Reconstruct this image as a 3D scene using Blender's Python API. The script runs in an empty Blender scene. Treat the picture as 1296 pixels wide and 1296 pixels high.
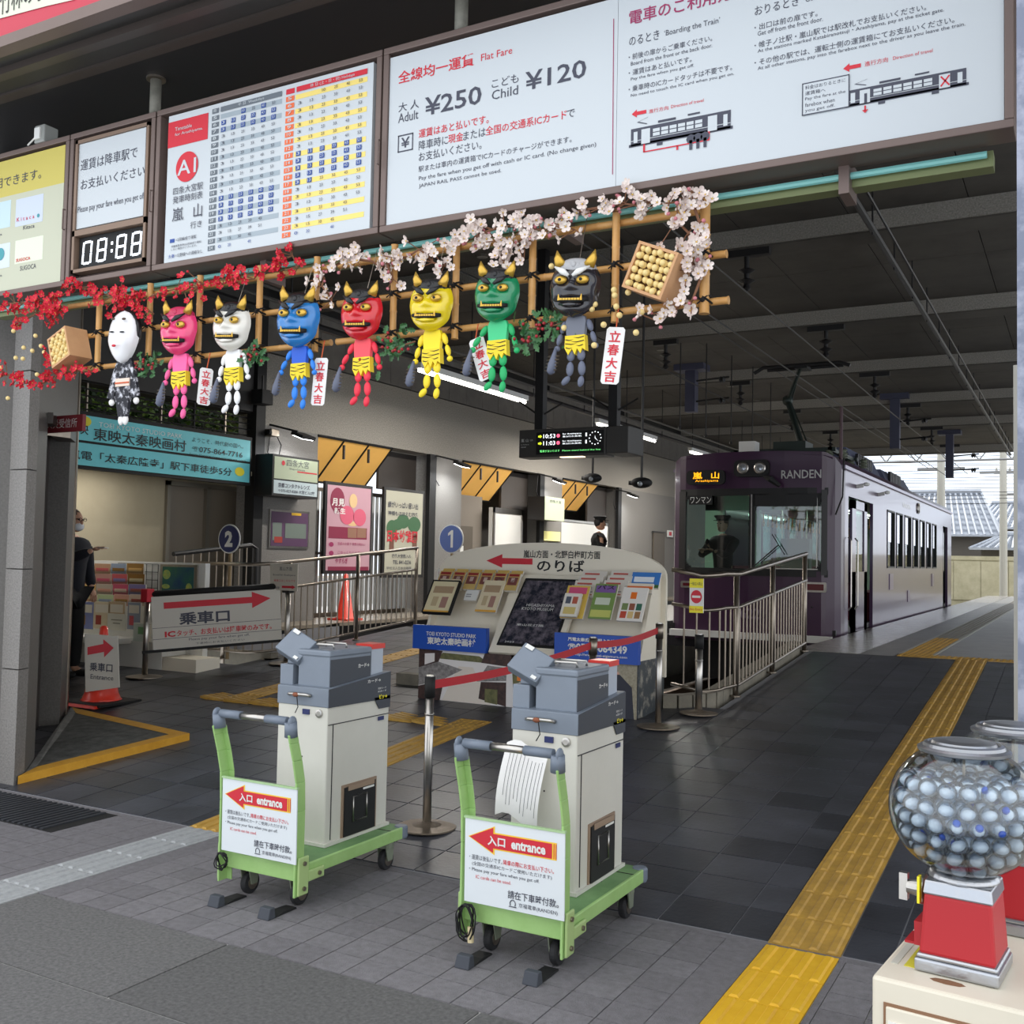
import bpy, math, random
from mathutils import Vector, Matrix
R = random.Random(7)
SC = bpy.context.scene
COL = SC.collection
# ---------------------------------------------------------------- camera
F = 1300.0; H = 1.6; CX = CY = 648.0
ROLL, PITCH, YAW = .02, math.radians(2.5803704), math.radians(28.9994189)
def ray(px, py):
    x, y, z = px - CX, -(py - CY), F
    c, s = math.cos(ROLL), math.sin(ROLL); x, y = x*c - y*s, x*s + y*c
    c, s = math.cos(PITCH), math.sin(PITCH); up, fw = y*c + z*s, z*c - y*s
    c, s = math.cos(YAW), math.sin(YAW)
    return Vector((x*c - fw*s, x*s + fw*c, up))
EYE = Vector((0, 0, H))
def hit(px, py, o, n):
    r = ray(px, py); return EYE + r*((o - EYE).dot(n)/r.dot(n))
def PY(px, py, Y): return hit(px, py, Vector((0, Y, 0)), Vector((0, 1, 0)))
def PX(px, py, X): return hit(px, py, Vector((X, 0, 0)), Vector((1, 0, 0)))
def PZ(px, py, z): return hit(px, py, Vector((0, 0, z)), Vector((0, 0, 1)))
cam_d = bpy.data.cameras.new('camera'); cam = bpy.data.objects.new('camera', cam_d); COL.objects.link(cam)
cam_d.sensor_width = 36; cam_d.lens = 36*F/1296; cam_d.clip_start = .05; cam_d.clip_end = 400
right = (ray(CX+1, CY) - ray(CX, CY)).normalized(); upv = (ray(CX, CY-1) - ray(CX, CY)).normalized(); fwd = ray(CX, CY).normalized()
mw = Matrix.Identity(4)
for i in range(3): mw[i][0] = right[i]; mw[i][1] = upv[i]; mw[i][2] = -fwd[i]; mw[i][3] = EYE[i]
cam.matrix_world = mw; SC.camera = cam
# ---------------------------------------------------------------- light and exposure
SC.view_settings.view_transform = 'Standard'; SC.view_settings.look = 'None'
SC.view_settings.gamma = 1; SC.view_settings.use_curve_mapping = False
SC.view_settings.exposure = .35
SC.cycles.transparent_max_bounces = 32
W = bpy.data.worlds.new('sky'); SC.world = W; W.use_nodes = True
nt = W.node_tree; nt.nodes.clear()
out = nt.nodes.new('ShaderNodeOutputWorld'); bg = nt.nodes.new('ShaderNodeBackground'); bg.inputs[1].default_value = 1.5
tc = nt.nodes.new('ShaderNodeTexCoord'); nz = nt.nodes.new('ShaderNodeTexNoise'); nz.inputs['Scale'].default_value = 2.2; nz.inputs['Detail'].default_value = 6
rp = nt.nodes.new('ShaderNodeValToRGB'); rp.color_ramp.elements[0].position = .38; rp.color_ramp.elements[0].color = (.76, .86, 1.0, 1)
rp.color_ramp.elements[1].position = .58; rp.color_ramp.elements[1].color = (1.0, 1.0, .99, 1)
nt.links.new(tc.outputs['Generated'], nz.inputs['Vector']); nt.links.new(nz.outputs['Fac'], rp.inputs[0]); nt.links.new(rp.outputs[0], bg.inputs[0]); nt.links.new(bg.outputs[0], out.inputs[0])
sd = bpy.data.lights.new('sun', 'SUN'); sd.energy = 2.6; sd.angle = math.radians(3); sd.color = (1, .95, .86)
so = bpy.data.objects.new('sun', sd); COL.objects.link(so)
so.rotation_euler = Vector((-.45, .55, .70)).to_track_quat('Z', 'Y').to_euler(); so.location = (0, 0, 30)
# ---------------------------------------------------------------- materials
def lin(v):
    v /= 255.; return v/12.92 if v <= .04045 else ((v+.055)/1.055)**2.4
def rgb(c): return (lin(c[0]), lin(c[1]), lin(c[2]), 1)
_m = {}
def M(name, c, rough=.6, metal=0, var=.0, scale=8, bump=0., bscale=None, c2=None, emit=0, coat=0, thr=None):
    if name in _m: return _m[name]
    m = bpy.data.materials.new(name); m.use_nodes = True; _m[name] = m
    n = m.node_tree; b = n.nodes['Principled BSDF']; L = n.links.new
    b.inputs['Base Color'].default_value = rgb(c); b.inputs['Roughness'].default_value = rough; b.inputs['Metallic'].default_value = metal
    if coat: b.inputs['Coat Weight'].default_value = coat; b.inputs['Coat Roughness'].default_value = .08
    if emit:
        b.inputs['Emission Color'].default_value = rgb(c); b.inputs['Emission Strength'].default_value = emit
    if var or c2 or bump:
        t = n.nodes.new('ShaderNodeTexCoord')
        z = n.nodes.new('ShaderNodeTexNoise'); z.inputs['Scale'].default_value = scale; z.inputs['Detail'].default_value = 7; z.inputs['Roughness'].default_value = .65
        g = n.nodes.new('ShaderNodeNewGeometry'); L(g.outputs['Position'], z.inputs['Vector'])
        if var or c2:
            r = n.nodes.new('ShaderNodeValToRGB')
            a = rgb(c); bb = rgb(c2) if c2 else tuple(min(1, x*(1+var)) for x in a[:3])+(1,)
            if not c2: a = tuple(x*(1-var) for x in a[:3])+(1,)
            r.color_ramp.elements[0].color = a; r.color_ramp.elements[1].color = bb
            lo, hi = thr or (.3, .7)
            r.color_ramp.elements[0].position = lo; r.color_ramp.elements[1].position = hi
            L(z.outputs['Fac'], r.inputs[0]); L(r.outputs[0], b.inputs['Base Color'])
        if bump:
            z2 = z
            if bscale:
                z2 = n.nodes.new('ShaderNodeTexNoise'); z2.inputs['Scale'].default_value = bscale; z2.inputs['Detail'].default_value = 4
                L(g.outputs['Position'], z2.inputs['Vector'])
            bp = n.nodes.new('ShaderNodeBump'); bp.inputs['Strength'].default_value = bump; bp.inputs['Distance'].default_value = .01
            L(z2.outputs['Fac'], bp.inputs['Height']); L(bp.outputs[0], b.inputs['Normal'])
    return m
def GLASS(name, tint=(235, 245, 245), refl=.12, rough=.02):
    if name in _m: return _m[name]
    m = bpy.data.materials.new(name); m.use_nodes = True; _m[name] = m
    n = m.node_tree; n.nodes.clear(); o = n.nodes.new('ShaderNodeOutputMaterial')
    t = n.nodes.new('ShaderNodeBsdfTransparent'); t.inputs[0].default_value = rgb(tint)
    g = n.nodes.new('ShaderNodeBsdfGlossy'); g.inputs['Roughness'].default_value = rough
    f = n.nodes.new('ShaderNodeFresnel'); f.inputs[0].default_value = 1.45
    a = n.nodes.new('ShaderNodeMath'); a.operation = 'MULTIPLY_ADD'; a.inputs[1].default_value = .8; a.inputs[2].default_value = refl*.3; a.use_clamp = True
    mx = n.nodes.new('ShaderNodeMixShader'); L = n.links.new
    L(f.outputs[0], a.inputs[0]); L(a.outputs[0], mx.inputs[0]); L(t.outputs[0], mx.inputs[1]); L(g.outputs[0], mx.inputs[2]); L(mx.outputs[0], o.inputs[0])
    return m
# ---------------------------------------------------------------- mesh building
ORG = {}
class MB:
    def __init__(s): s.v = []; s.f = []; s.m = []
    def add(s, vs, fs, mi=0):
        b = len(s.v); s.v += [Vector(p) for p in vs]; s.f += [tuple(b+i for i in f) for f in fs]; s.m += [mi]*len(fs); return s
    def box(s, lo, hi, mi=0, M4=None):
        x0, y0, z0 = lo; x1, y1, z1 = hi
        vs = [Vector(p) for p in ((x0,y0,z0),(x1,y0,z0),(x1,y1,z0),(x0,y1,z0),(x0,y0,z1),(x1,y0,z1),(x1,y1,z1),(x0,y1,z1))]
        if M4: vs = [M4 @ p for p in vs]
        return s.add(vs, [(3,2,1,0),(4,5,6,7),(0,1,5,4),(1,2,6,5),(2,3,7,6),(3,0,4,7)], mi)
    def cbox(s, c, d, mi=0, M4=None):
        return s.box([c[i]-d[i]/2 for i in range(3)], [c[i]+d[i]/2 for i in range(3)], mi, M4)
    def hexa(s, b4, t4, mi=0):
        return s.add(list(b4)+list(t4), [(3,2,1,0),(4,5,6,7),(0,1,5,4),(1,2,6,5),(2,3,7,6),(3,0,4,7)], mi)
    def tube(s, pts, r, seg=8, mi=0, cap=True, closed=False):
        pts = [Vector(p) for p in pts]; rs = r if isinstance(r, (list, tuple)) else [r]*len(pts); n = len(pts)
        up = None; base = len(s.v)
        for i, p in enumerate(pts):
            a = pts[i-1] if (i or closed) else p; b = pts[(i+1) % n] if (i < n-1 or closed) else p
            d = (b-a).normalized()
            if up is None: up = Vector((0,0,1)) if abs(d.z) < .9 else Vector((1,0,0))
            x = d.cross(up).normalized(); up = x.cross(d).normalized()
            for k in range(seg):
                t = 2*math.pi*k/seg; s.v.append(p + (x*math.cos(t)+up*math.sin(t))*rs[i])
        for i in range(n if closed else n-1):
            for k in range(seg):
                a = base+i*seg+k; b = base+i*seg+(k+1)%seg; j = ((i+1) % n)
                c2 = base+j*seg+(k+1)%seg; d2 = base+j*seg+k
                s.f.append((a, b, c2, d2)); s.m.append(mi)
        if cap and not closed:
            s.f.append(tuple(base+k for k in range(seg))[::-1]); s.m.append(mi)
            s.f.append(tuple(base+(n-1)*seg+k for k in range(seg))); s.m.append(mi)
        return s
    def lathe(s, c, prof, seg=20, mi=0, ax=None, sx=1, sy=1):
        c = Vector(c); base = len(s.v); ax = ax or (Vector((1,0,0)), Vector((0,1,0)), Vector((0,0,1)))
        for (r, z) in prof:
            for k in range(seg):
                t = 2*math.pi*k/seg; s.v.append(c + ax[0]*(r*math.cos(t)*sx) + ax[1]*(r*math.sin(t)*sy) + ax[2]*z)
        for i in range(len(prof)-1):
            for k in range(seg):
                a = base+i*seg+k; b = base+i*seg+(k+1)%seg; s.f.append((a, b, b+seg, a+seg)); s.m.append(mi)
        if prof[0][0] > 1e-4: s.f.append(tuple(base+k for k in range(seg))[::-1]); s.m.append(mi)
        if prof[-1][0] > 1e-4: s.f.append(tuple(base+(len(prof)-1)*seg+k for k in range(seg))); s.m.append(mi)
        return s
    def ball(s, c, r, seg=10, rings=6, mi=0, ax=None):
        if not isinstance(r, (tuple, list)): r = (r, r, r)
        pr = [(max(1e-5, math.sin(math.pi*i/rings)), -math.cos(math.pi*i/rings)*r[2]) for i in range(rings+1)]
        return s.lathe(c, pr, seg, mi, ax, r[0], r[1])
    def prism(s, fc, uv, n0, n1, mi=0):
        k = len(uv); return s.add([fc.P(u, v, n0) for u, v in uv]+[fc.P(u, v, n1) for u, v in uv],
              [tuple(range(k))[::-1], tuple(range(k, 2*k))]+[(i, (i+1) % k, (i+1) % k+k, i+k) for i in range(k)], mi)
    def flat(s, fc, uv, n, mi=0): return s.add([fc.P(u, v, n) for u, v in uv], [tuple(range(len(uv)))], mi)
    def build(s, name, mat, parent=None, smooth=False, bevel=0, origin=None):
        if origin is None:
            if parent is not None: origin = ORG[parent]
            else:
                lo = [min(p[i] for p in s.v) for i in range(3)]; hi = [max(p[i] for p in s.v) for i in range(3)]
                origin = Vector(((lo[0]+hi[0])/2, (lo[1]+hi[1])/2, lo[2]))
        me = bpy.data.meshes.new(name); me.from_pydata([p-origin for p in s.v], [], s.f)
        mats = mat if isinstance(mat, (list, tuple)) else [mat]
        for q in mats: me.materials.append(q)
        me.polygons.foreach_set('material_index', s.m)
        if smooth: me.polygons.foreach_set('use_smooth', [len(q) <= 4 for q in s.f])
        o = bpy.data.objects.new(name, me); COL.objects.link(o); ORG[o] = Vector(origin)
        if parent is not None: o.parent = parent; o.location = Vector(origin)-ORG[parent]
        else: o.location = origin
        if any(k in name for k in ('lettering', 'print', '_text', 'diagram', 'stripes', 'digits', 'twigs', 'bands', 'seam', 'stain')): o['kind'] = 'stuff'
        if bevel:
            b = o.modifiers.new('bevel', 'BEVEL'); b.width = bevel; b.segments = 2; b.limit_method = 'ANGLE'
        return o
def tag(o, label=None, cat=None, group=None, kind=None):
    if label: o['label'] = label
    if cat: o['category'] = cat
    if group: o['group'] = group
    if kind: o['kind'] = kind
    return o
def thing(name, loc, label=None, cat=None, group=None, kind=None):
    o = bpy.data.objects.new(name, None); COL.objects.link(o); o.location = loc; o.empty_display_size = .05
    ORG[o] = Vector(loc); return tag(o, label, cat, group, kind)
def struct(name, loc=(0, 0, 0)): return thing(name, loc, kind='structure')
def inst(me, name, parent, loc, rot=None, scale=None):
    o = bpy.data.objects.new(name, me); COL.objects.link(o); ORG[o] = Vector(loc)
    o.parent = parent; o.location = Vector(loc)-(ORG[parent] if parent is not None else Vector((0,0,0)))
    if rot: o.rotation_euler = rot
    if scale: o.scale = scale if isinstance(scale, (tuple, list)) else (scale,)*3
    return o
def mesh_of(mb, name, mat):
    me = bpy.data.meshes.new(name); me.from_pydata(mb.v, [], mb.f)
    for q in (mat if isinstance(mat, (list, tuple)) else [mat]): me.materials.append(q)
    me.polygons.foreach_set('material_index', mb.m); return me
def smooth(me): me.polygons.foreach_set('use_smooth', [True]*len(me.polygons)); return me
# a flat face of the place: origin, unit right, unit up, unit normal
class Face:
    def __init__(s, O, U, V):
        s.O = Vector(O); s.U = Vector(U).normalized(); s.V = Vector(V).normalized(); s.N = s.U.cross(s.V)
    def P(s, u, v, n=0): return s.O + s.U*u + s.V*v + s.N*n
    def px(s, x, y):
        p = hit(x, y, s.O, s.N) - s.O; return p.dot(s.U), p.dot(s.V)
    def quad(s, *pts): return [s.px(*p) for p in pts]
    def rect(s, x0, y0, x1, y1):
        a, b = s.px(x0, y0), s.px(x1, y1); return [(a[0], b[1]), (b[0], b[1]), (b[0], a[1]), (a[0], a[1])]
def FY(Y, z=0, x=0): return Face((x, Y, z), (1, 0, 0), (0, 0, 1))          # faces -Y
def FX(X, z=0, y=0): return Face((X, y, z), (0, 1, 0), (0, 0, 1))          # faces +X
# lettering
_tc = {}
_fc = bpy.data.curves.new('type', 'FONT'); _fo = bpy.data.objects.new('type', _fc); COL.objects.link(_fo)
def glyphs(t, bold):
    k = (t, bold)
    if k not in _tc:
        _fc.body = t; _fc.offset = bold; _fc.resolution_u = 2
        ev = _fo.evaluated_get(bpy.context.evaluated_depsgraph_get()); m = ev.to_mesh()
        _tc[k] = ([(v.co.x, v.co.y) for v in m.vertices], [tuple(p.vertices) for p in m.polygons]); ev.to_mesh_clear()
    return _tc[k]
def textuv(mb, fc, t, u0, v0, u1, v1, n=.003, bold=0., mi=0, skew=0):
    vs, fs = glyphs(t, bold)
    if not vs: return
    xs = [a for a, b in vs]; ys = [b for a, b in vs]; x0, x1, y0, y1 = min(xs), max(xs), min(ys), max(ys)
    mb.add([fc.P(u0+(x-x0)/(x1-x0+1e-6)*(u1-u0)+skew*(y-y0), v0+(y-y0)/(y1-y0+1e-6)*(v1-v0), n) for x, y in vs], fs, mi)
def text(mb, fc, t, x0, y0, x1, y1, n=.003, bold=0., mi=0):
    a, b = fc.px(x0, y0), fc.px(x1, y1); textuv(mb, fc, t, a[0], b[1], b[0], a[1], n, bold, mi)
def rz(a): return Matrix.Rotation(a, 4, 'Z')
# ================================================================ THE SETTING
ZP = .62                      # platform height
def ramp_z(y): return max(0., min(ZP, .083*(y-4.4)))
def RG(px, py):               # pixel to the point of the ramp it shows
    r = ray(px, py); t = (-H-.083*4.4)/(r.z-.083*r.y); p = EYE + r*t; return p
m_gran = M('dark granite paving', (80, 79, 79), .75, scale=60, c2=(118, 117, 116), bump=.25)
m_gran2 = M('dark granite paving darker', (74, 73, 73), .75, scale=60, c2=(108, 107, 106), bump=.25)
m_grout = M('pale grout', (176, 174, 170), .9)
m_gt = M('grey ribbed tile', (110, 107, 110), .8, scale=25, c2=(130, 127, 131), bump=.9, bscale=190)
m_gt2 = M('grey ribbed tile lighter', (117, 114, 117), .8, scale=25, c2=(138, 135, 139), bump=.9, bscale=190)
m_dt = M('dark slate tile', (52, 53, 57), .42, scale=2.2, c2=(82, 84, 92), bump=.15, bscale=40)
m_dt2 = M('dark slate tile blacker', (42, 43, 47), .38, scale=2.2, c2=(68, 70, 77), bump=.15, bscale=40)
m_dgrout = M('dark grout', (142, 142, 146), .9)
m_conc = M('concrete', (118, 114, 108), .9, scale=5, c2=(140, 136, 130), bump=.2, bscale=30)
m_black = M('matt black', (14, 14, 15), .7)
m_dark = M('dark grey metal', (32, 31, 32), .5)  # plain dark finish for bars, wires and fittings
m_ss = M('stainless steel', (190, 186, 180), .3, 1, var=.12, scale=12)
m_ssd = M('dull stainless steel', (150, 140, 128), .38, 1, var=.15, scale=14)
m_white = M('white paint', (226, 226, 222), .5)
m_yel = M('yellow tactile rubber', (226, 172, 22), .6, scale=14, c2=(236, 186, 40))
m_yelo = M('worn yellow tactile rubber', (166, 130, 60), .6, scale=9, c2=(202, 158, 68))

floor = struct('floor')
base = MB(); base.box((-14, -1, -.3), (6, 4.41, -.006)); base.build('base_slab', m_grout, floor)
# granite pavers of the forecourt
pm = []
for m in (m_gran, m_gran2):
    b = MB(); b.box((-.595, -.295, -.05), (.595, .295, 0)); pm.append(mesh_of(b, 'paver', m))
for j in range(5):
    y = 2.9-.6*j
    for i in range(7):
        x = -6.05+1.2*i+(.55 if j % 2 else 0)-.0
        inst(pm[R.random() < .4], 'paver', floor, (x-.01+ (.0), y, R.uniform(-.0012, 0)))
# ribbed grey tiles before the ramp
tm = []
for m in (m_gt, m_gt2):
    b = MB(); b.box((-.0798, -.0798, -.04), (.0798, .0798, 0)); tm.append(mesh_of(b, 'tile', m))
n = 0; rest = MB()
for j in range(8):
    y = 3.285+.165*j
    for i in range(-2, 34):
        x = -.9175+.165*2-.165*i
        if -1.17-.08 < x < -.86+.08 or -4.56-.08 < x < -4.26+.08: continue
        hgt = .0825 if j < 7 else -.02
        if j == 7: continue
        if n < 230 and -4.6 < x < -.5: inst(tm[R.random() < .45], 'tile', floor, (x, y, R.uniform(-.001, .0))); n += 1
        else: rest.box((x-.0805, y-.0805, -.04), (x+.0805, y+.0805, -.0005))
rest.build('tile_field', m_gt, floor)['kind'] = 'stuff'
b = MB()
for xa, xb in ((-4.628, -4.562), (-4.258, -4.137), (-1.330, -1.168), (-.862, -.837)): b.box((xa, 3.2, -.04), (xb, 4.36, -.001))
b.build('edge_strip', m_gt, floor)
b = MB(); b.box((-14, 4.36, -.04), (6, 4.41, -.001)); b.build('edge_tile', m_gt, floor)
# tactile tiles: long ribs
def tact(mat, name='tactile_tile', dots=False):
    b = MB(); b.box((-.148, -.148, -.02), (.148, .148, .002))
    if dots:
        for i in range(5):
            for j in range(5): b.lathe((-.12+.06*i, -.12+.06*j, .002), [(.019, 0), (.013, .005)], 8, 0)
    else:
        for i in range(4):
            x = -.1125+.075*i; b.hexa([(x-.02, -.14, .002), (x+.02, -.14, .002), (x+.02, .14, .002), (x-.02, .14, .002)], [(x-.012, -.133, .009), (x+.012, -.133, .009), (x+.012, .133, .009), (x-.012, .133, .009)])
    return mesh_of(b, name, mat)
m_wt = M('worn white tactile', (150, 152, 154), .7, scale=40, c2=(172, 174, 175))
TB, TBo, TDo, TBw = tact(m_yel), tact(m_yelo), tact(m_yelo, dots=True), tact(m_wt)
ts = struct('tactile_strip', (-1.015, 3, 0))
A = math.atan(.083)
for k in range(9): inst(TB, 'tactile_tile', ts, (-1.015, 4.23-.3*k, .0))
for k in range(25): y = 4.55+.3*k; inst(TBo, 'tactile_tile', ts, (-1.015, y, ramp_z(y)+.002), (A, 0, 0))
for k in range(4): inst(TDo, 'tactile_tile', ts, (-1.015-.3*(k-.5)+.15, 12.05, ZP+.004))
ts = struct('tactile_strip', (-4.41, 3, 0))
for k in range(12): inst(TBw, 'tactile_tile', ts, (-4.41, 4.26-.3*k, .0))
for k in range(10): y = 4.55+.3*k; inst(TBo if k < 9 else TDo, 'tactile_tile', ts, (-4.4, y, ramp_z(y)+.002), (A, 0, 0))
for k in range(1, 10): inst(TBo, 'tactile_tile', ts, (-4.4-.3*k, 7.25, ramp_z(7.25)+.002), (A, 0, math.pi/2))
ts = struct('tactile_strip', (-6.75, 8, .3))
for k in range(18): y = 7.25+.3*k; inst(TBo if k else TDo, 'tactile_tile', ts, (-6.9, y, ramp_z(y)+.003), (A if y < 11.8 else 0, 0, 0))
# the ramp, dark slate tiles .33 x .30
ramp = struct('ramp', (-4, 4.4, 0))
b = MB()
def slab(b, x0, x1, y0, y1, d=-.006, th=.3):
    b.hexa([(x0, y0, ramp_z(y0)+d-th), (x1, y0, ramp_z(y0)+d-th), (x1, y1, ramp_z(y1)+d-th), (x0, y1, ramp_z(y1)+d-th)],
           [(x0, y0, ramp_z(y0)+d), (x1, y0, ramp_z(y0)+d), (x1, y1, ramp_z(y1)+d), (x0, y1, ramp_z(y1)+d)])
slab(b, -14, 6, 4.4, 8.5); slab(b, -2.72, 6, 8.5, 11.87); slab(b, -8.16, -5.95, 8.5, 11.87); slab(b, -14, -9.4, 8.5, 11.87)
b.build('base_slab', m_dgrout, ramp)
dm = []
for m in (m_dt, m_dt2):
    b = MB(); b.box((-.161, -.146, -.04), (.161, .146, 0)); dm.append(mesh_of(b, 'tile', m))
n = 0; rest = MB()
cells = []
for j in range(25):
    y0 = 4.425+.3*j
    for i in range(-8, 30):
        x0 = -1.335-.33*i; xc = x0-.165; yc = y0+.15
        if yc > 11.85: continue
        x0_, x1_ = xc-.165, xc+.165
        if (x0_ < -.87 and x1_ > -1.16) or (yc < 7.4 and x0_ < -4.26 and x1_ > -4.54): continue
        if yc > 8.5 and not (xc > -2.75 or -8.2 < xc < -5.95): continue
        cells.append((xc, yc))
side_cells = [(xa, xb, 4.425+.3*j) for j in range(25) for xa, xb in ((-1.335, -1.167), (-.863, -.675), (-4.635, -4.552), (-4.248, -3.975)) if not (xa < -3 and j > 9)]
cells.sort(key=lambda c: (not (-7.6 < c[0] < .1), c[1]))
for (xc, yc) in cells:
    if n < 295: inst(dm[R.random() < .35], 'tile', ramp, (xc, yc, ramp_z(yc)+R.uniform(-.0015, .0)), (A, 0, 0)); n += 1
    else:
        rest.hexa([(xc+a, yc+c, ramp_z(yc+c)-.03) for a, c in ((-.1625, -.1475), (.1625, -.1475), (.1625, .1475), (-.1625, .1475))],
                  [(xc+a, yc+c, ramp_z(yc+c)) for a, c in ((-.1625, -.1475), (.1625, -.1475), (.1625, .1475), (-.1625, .1475))], R.random() < .35)
for xa, xb, y0 in side_cells: rest.hexa([(xa+.003, y0+.003, ramp_z(y0)-.03), (xb-.003, y0+.003, ramp_z(y0)-.03), (xb-.003, y0+.297, ramp_z(y0+.3)-.03), (xa+.003, y0+.297, ramp_z(y0+.3)-.03)], [(xa+.003, y0+.003, ramp_z(y0+.003)), (xb-.003, y0+.003, ramp_z(y0+.003)), (xb-.003, y0+.297, ramp_z(y0+.297)), (xa+.003, y0+.297, ramp_z(y0+.297))], R.random() < .35)
rest.m = [int(q) for q in rest.m]
rest.build('tile_field', [m_dt, m_dt2], ramp)['kind'] = 'stuff'
# drain grate by the pillar
g = thing('drain_grate', (-6, 4.2, 0), 'dark slotted drain grating in the paving at the foot of the granite pillar', 'grate')
b = MB(); b.box((-7.5, 3.9, -.02), (-5.1, 4.36, .002)); b.build('frame', m_black, g)
sl = MB(); sl.box((-.012, -.22, 0), (.012, .22, .01)); sl = mesh_of(sl, 'slat', M('grate iron', (62, 64, 70), .5, .4))
for k in range(46): inst(sl, 'slat', g, (-7.45+.05*k, 4.13, .0))
# platforms
m_plat = M('platform paving', (112, 110, 108), .42, scale=3, c2=(136, 134, 130), bump=.3, bscale=60)
m_plate = M('platform edge paving', (130, 128, 124), .22, scale=6, c2=(160, 156, 150), bump=.7, bscale=22)
plat = struct('platform', (-1, 12, ZP))
b = MB(); b.box((-2.88, 11.87, -.5), (6, 40, ZP-.02)); b.build('platform_slab', m_conc, plat)
b = MB()
for k in range(70):
    y = 11.88+.4*k
    b.box((-2.88, y, ZP-.02), (-2.16, y+.39, ZP+.002))
b.build('edge_paving', m_plate, plat)['kind'] = 'stuff'
b = MB()
for k in range(47):
    y = 11.88+.6*k
    for x0, x1 in ((-2.15, -1.79), (-1.42, -.5), (-.49, .4), (.41, 1.3), (1.31, 2.6)):
        b.box((x0, y, ZP-.02), (x1-.006, y+.592, ZP))
b.build('paving', m_plat, plat)['kind'] = 'stuff'
m_tg = M('grey tactile paving', (128, 124, 112), .5)
tg = tact(m_tg, dots=True)
for k in range(90):
    inst(TDo if k < 10 else tg, 'tactile_tile', plat, (-1.6, 12.35+.3*k, ZP+.004))
b = MB(); b.box((-1.79, 12.2, ZP-.02), (-1.76, 40, ZP+.006)); b.box((-1.44, 12.2, ZP-.02), (-1.41, 40, ZP+.006)); b.build('strip_border', M('pale strip', (170, 168, 160), .5), plat)
p1 = struct('platform', (-7, 12, ZP))
b = MB(); b.box((-8.16, 8.9, -.5), (-5.95, 11.87, .2)); b.box((-8.16, 11.87, -.5), (-5.95, 36, ZP)); b.build('platform_slab', m_plat, p1)
p2 = struct('platform', (-9.7, 12, ZP))
b = MB(); b.box((-12.5, 10.6, -.5), (-9.45, 36, ZP-.05)); b.box((-12.5, 10.6, ZP-.05), (-9.40, 36, ZP), 1); b.build('platform_slab', [m_dark, M('polished edge stone', (150, 140, 125), .25)], p2)
pit = struct('track_bed', (-4.4, 9, -.3))
m_bal = M('ballast', (46, 42, 38), .95, scale=30, c2=(82, 76, 70), bump=1, bscale=45)
b = MB(); b.box((-5.95, 8.9, -.45), (-2.88, 90, -.3)); b.box((-9.4, 9.0, -.45), (-8.16, 90, -.1)); b.build('ballast', m_bal, pit)
b = MB()
for x in (-4.93, -3.47): b.box((x-.03, 9.8, -.3), (x+.03, 60, -.17))
b.build('rail', M('rail steel', (120, 100, 84), .4, .8), pit)
# pit curb with concrete wall
m_curb = M('weathered concrete curb', (112, 108, 98), .9, scale=6, c2=(138, 132, 118), bump=.2, bscale=30)
curb = struct('pit_curb', (-3, 8.8, .3))
pts = [(-5.95, 8.5)] + [(-3.3, 8.5)] + [(-3.3+.45*math.sin(t), 8.95-.45*math.cos(t)) for t in [math.pi/2*k/6 for k in range(1, 7)]] + [(-2.85, 11.9)]
b = MB()
for (a, c) in zip(pts, pts[1:]):
    d = Vector((c[0]-a[0], c[1]-a[1], 0)).normalized(); nn = Vector((-d.y, d.x, 0))*.14
    A0, C0 = Vector((a[0], a[1], -.45)), Vector((c[0], c[1], -.45))
    up = lambda q: Vector((0, 0, ramp_z(q[1])+.45+.10))
    b.hexa([A0-nn*.5, C0-nn*.5, C0+nn*.5, A0+nn*.5], [A0-nn*.5+up(a), C0-nn*.5+up(c), C0+nn*.5+up(c), A0+nn*.5+up(a)])
b.box((-9.4, 9.0, -.2), (-8.1, 9.12, .46)); b.box((-8.2, 9.0, -.2), (-8.1, 12, .4))
b.build('curb_wall', m_curb, curb)

# ---------------------------------------------------------------- ceiling and front canopy
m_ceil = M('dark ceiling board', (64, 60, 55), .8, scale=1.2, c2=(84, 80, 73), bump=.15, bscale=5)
m_beam = M('pebble-faced concrete', (116, 112, 105), .95, scale=55, c2=(168, 163, 154), bump=.8, bscale=70)
ceil = struct('ceiling', (-4, 18, 5.4))
b = MB()
ys = [4.6, 7.25]+[11.4+4.2*k for k in range(6)]
for y0, y1 in zip([5.0, 7.3, 11.4, 15.6, 19.8, 24.0, 28.2], [7.3, 11.4, 15.6, 19.8, 24.0, 28.2, 35.0]):
    for k in range(12):
        x0 = -10.6+1.2*k
        b.box((x0+.005, y0+.005, 5.42), (x0+1.195, (y0+y1)/2-.005, 5.6)); b.box((x0+.005, (y0+y1)/2+.005, 5.42), (x0+1.195, y1-.005, 5.6))
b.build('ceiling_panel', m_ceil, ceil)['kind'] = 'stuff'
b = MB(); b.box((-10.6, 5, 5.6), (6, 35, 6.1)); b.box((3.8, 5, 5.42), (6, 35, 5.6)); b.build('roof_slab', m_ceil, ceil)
for y in (7.3, 11.4, 15.6, 19.8, 24.0, 28.2, 34.8):
    b = MB(); b.box((-10.3, y+.03, 5.2), (5, y+.45, 5.45), 1); b.box((-10.3, y, 5.22), (5, y+.03, 5.42)); b.build('beam', [m_beam, m_ceil], ceil)  # pebbled front slab; underside in ceiling colour, its shade put into the colour
b = MB()
for k in range(10):
    for x in (-.3, .9, -6.6): b.lathe((x, 8.9+2.1*k, 5.4), [(.07, -.01), (.09, .02)], 10)
b.build('downlight', M('dull ceiling lamp', (90, 86, 78), .4), ceil)
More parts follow.
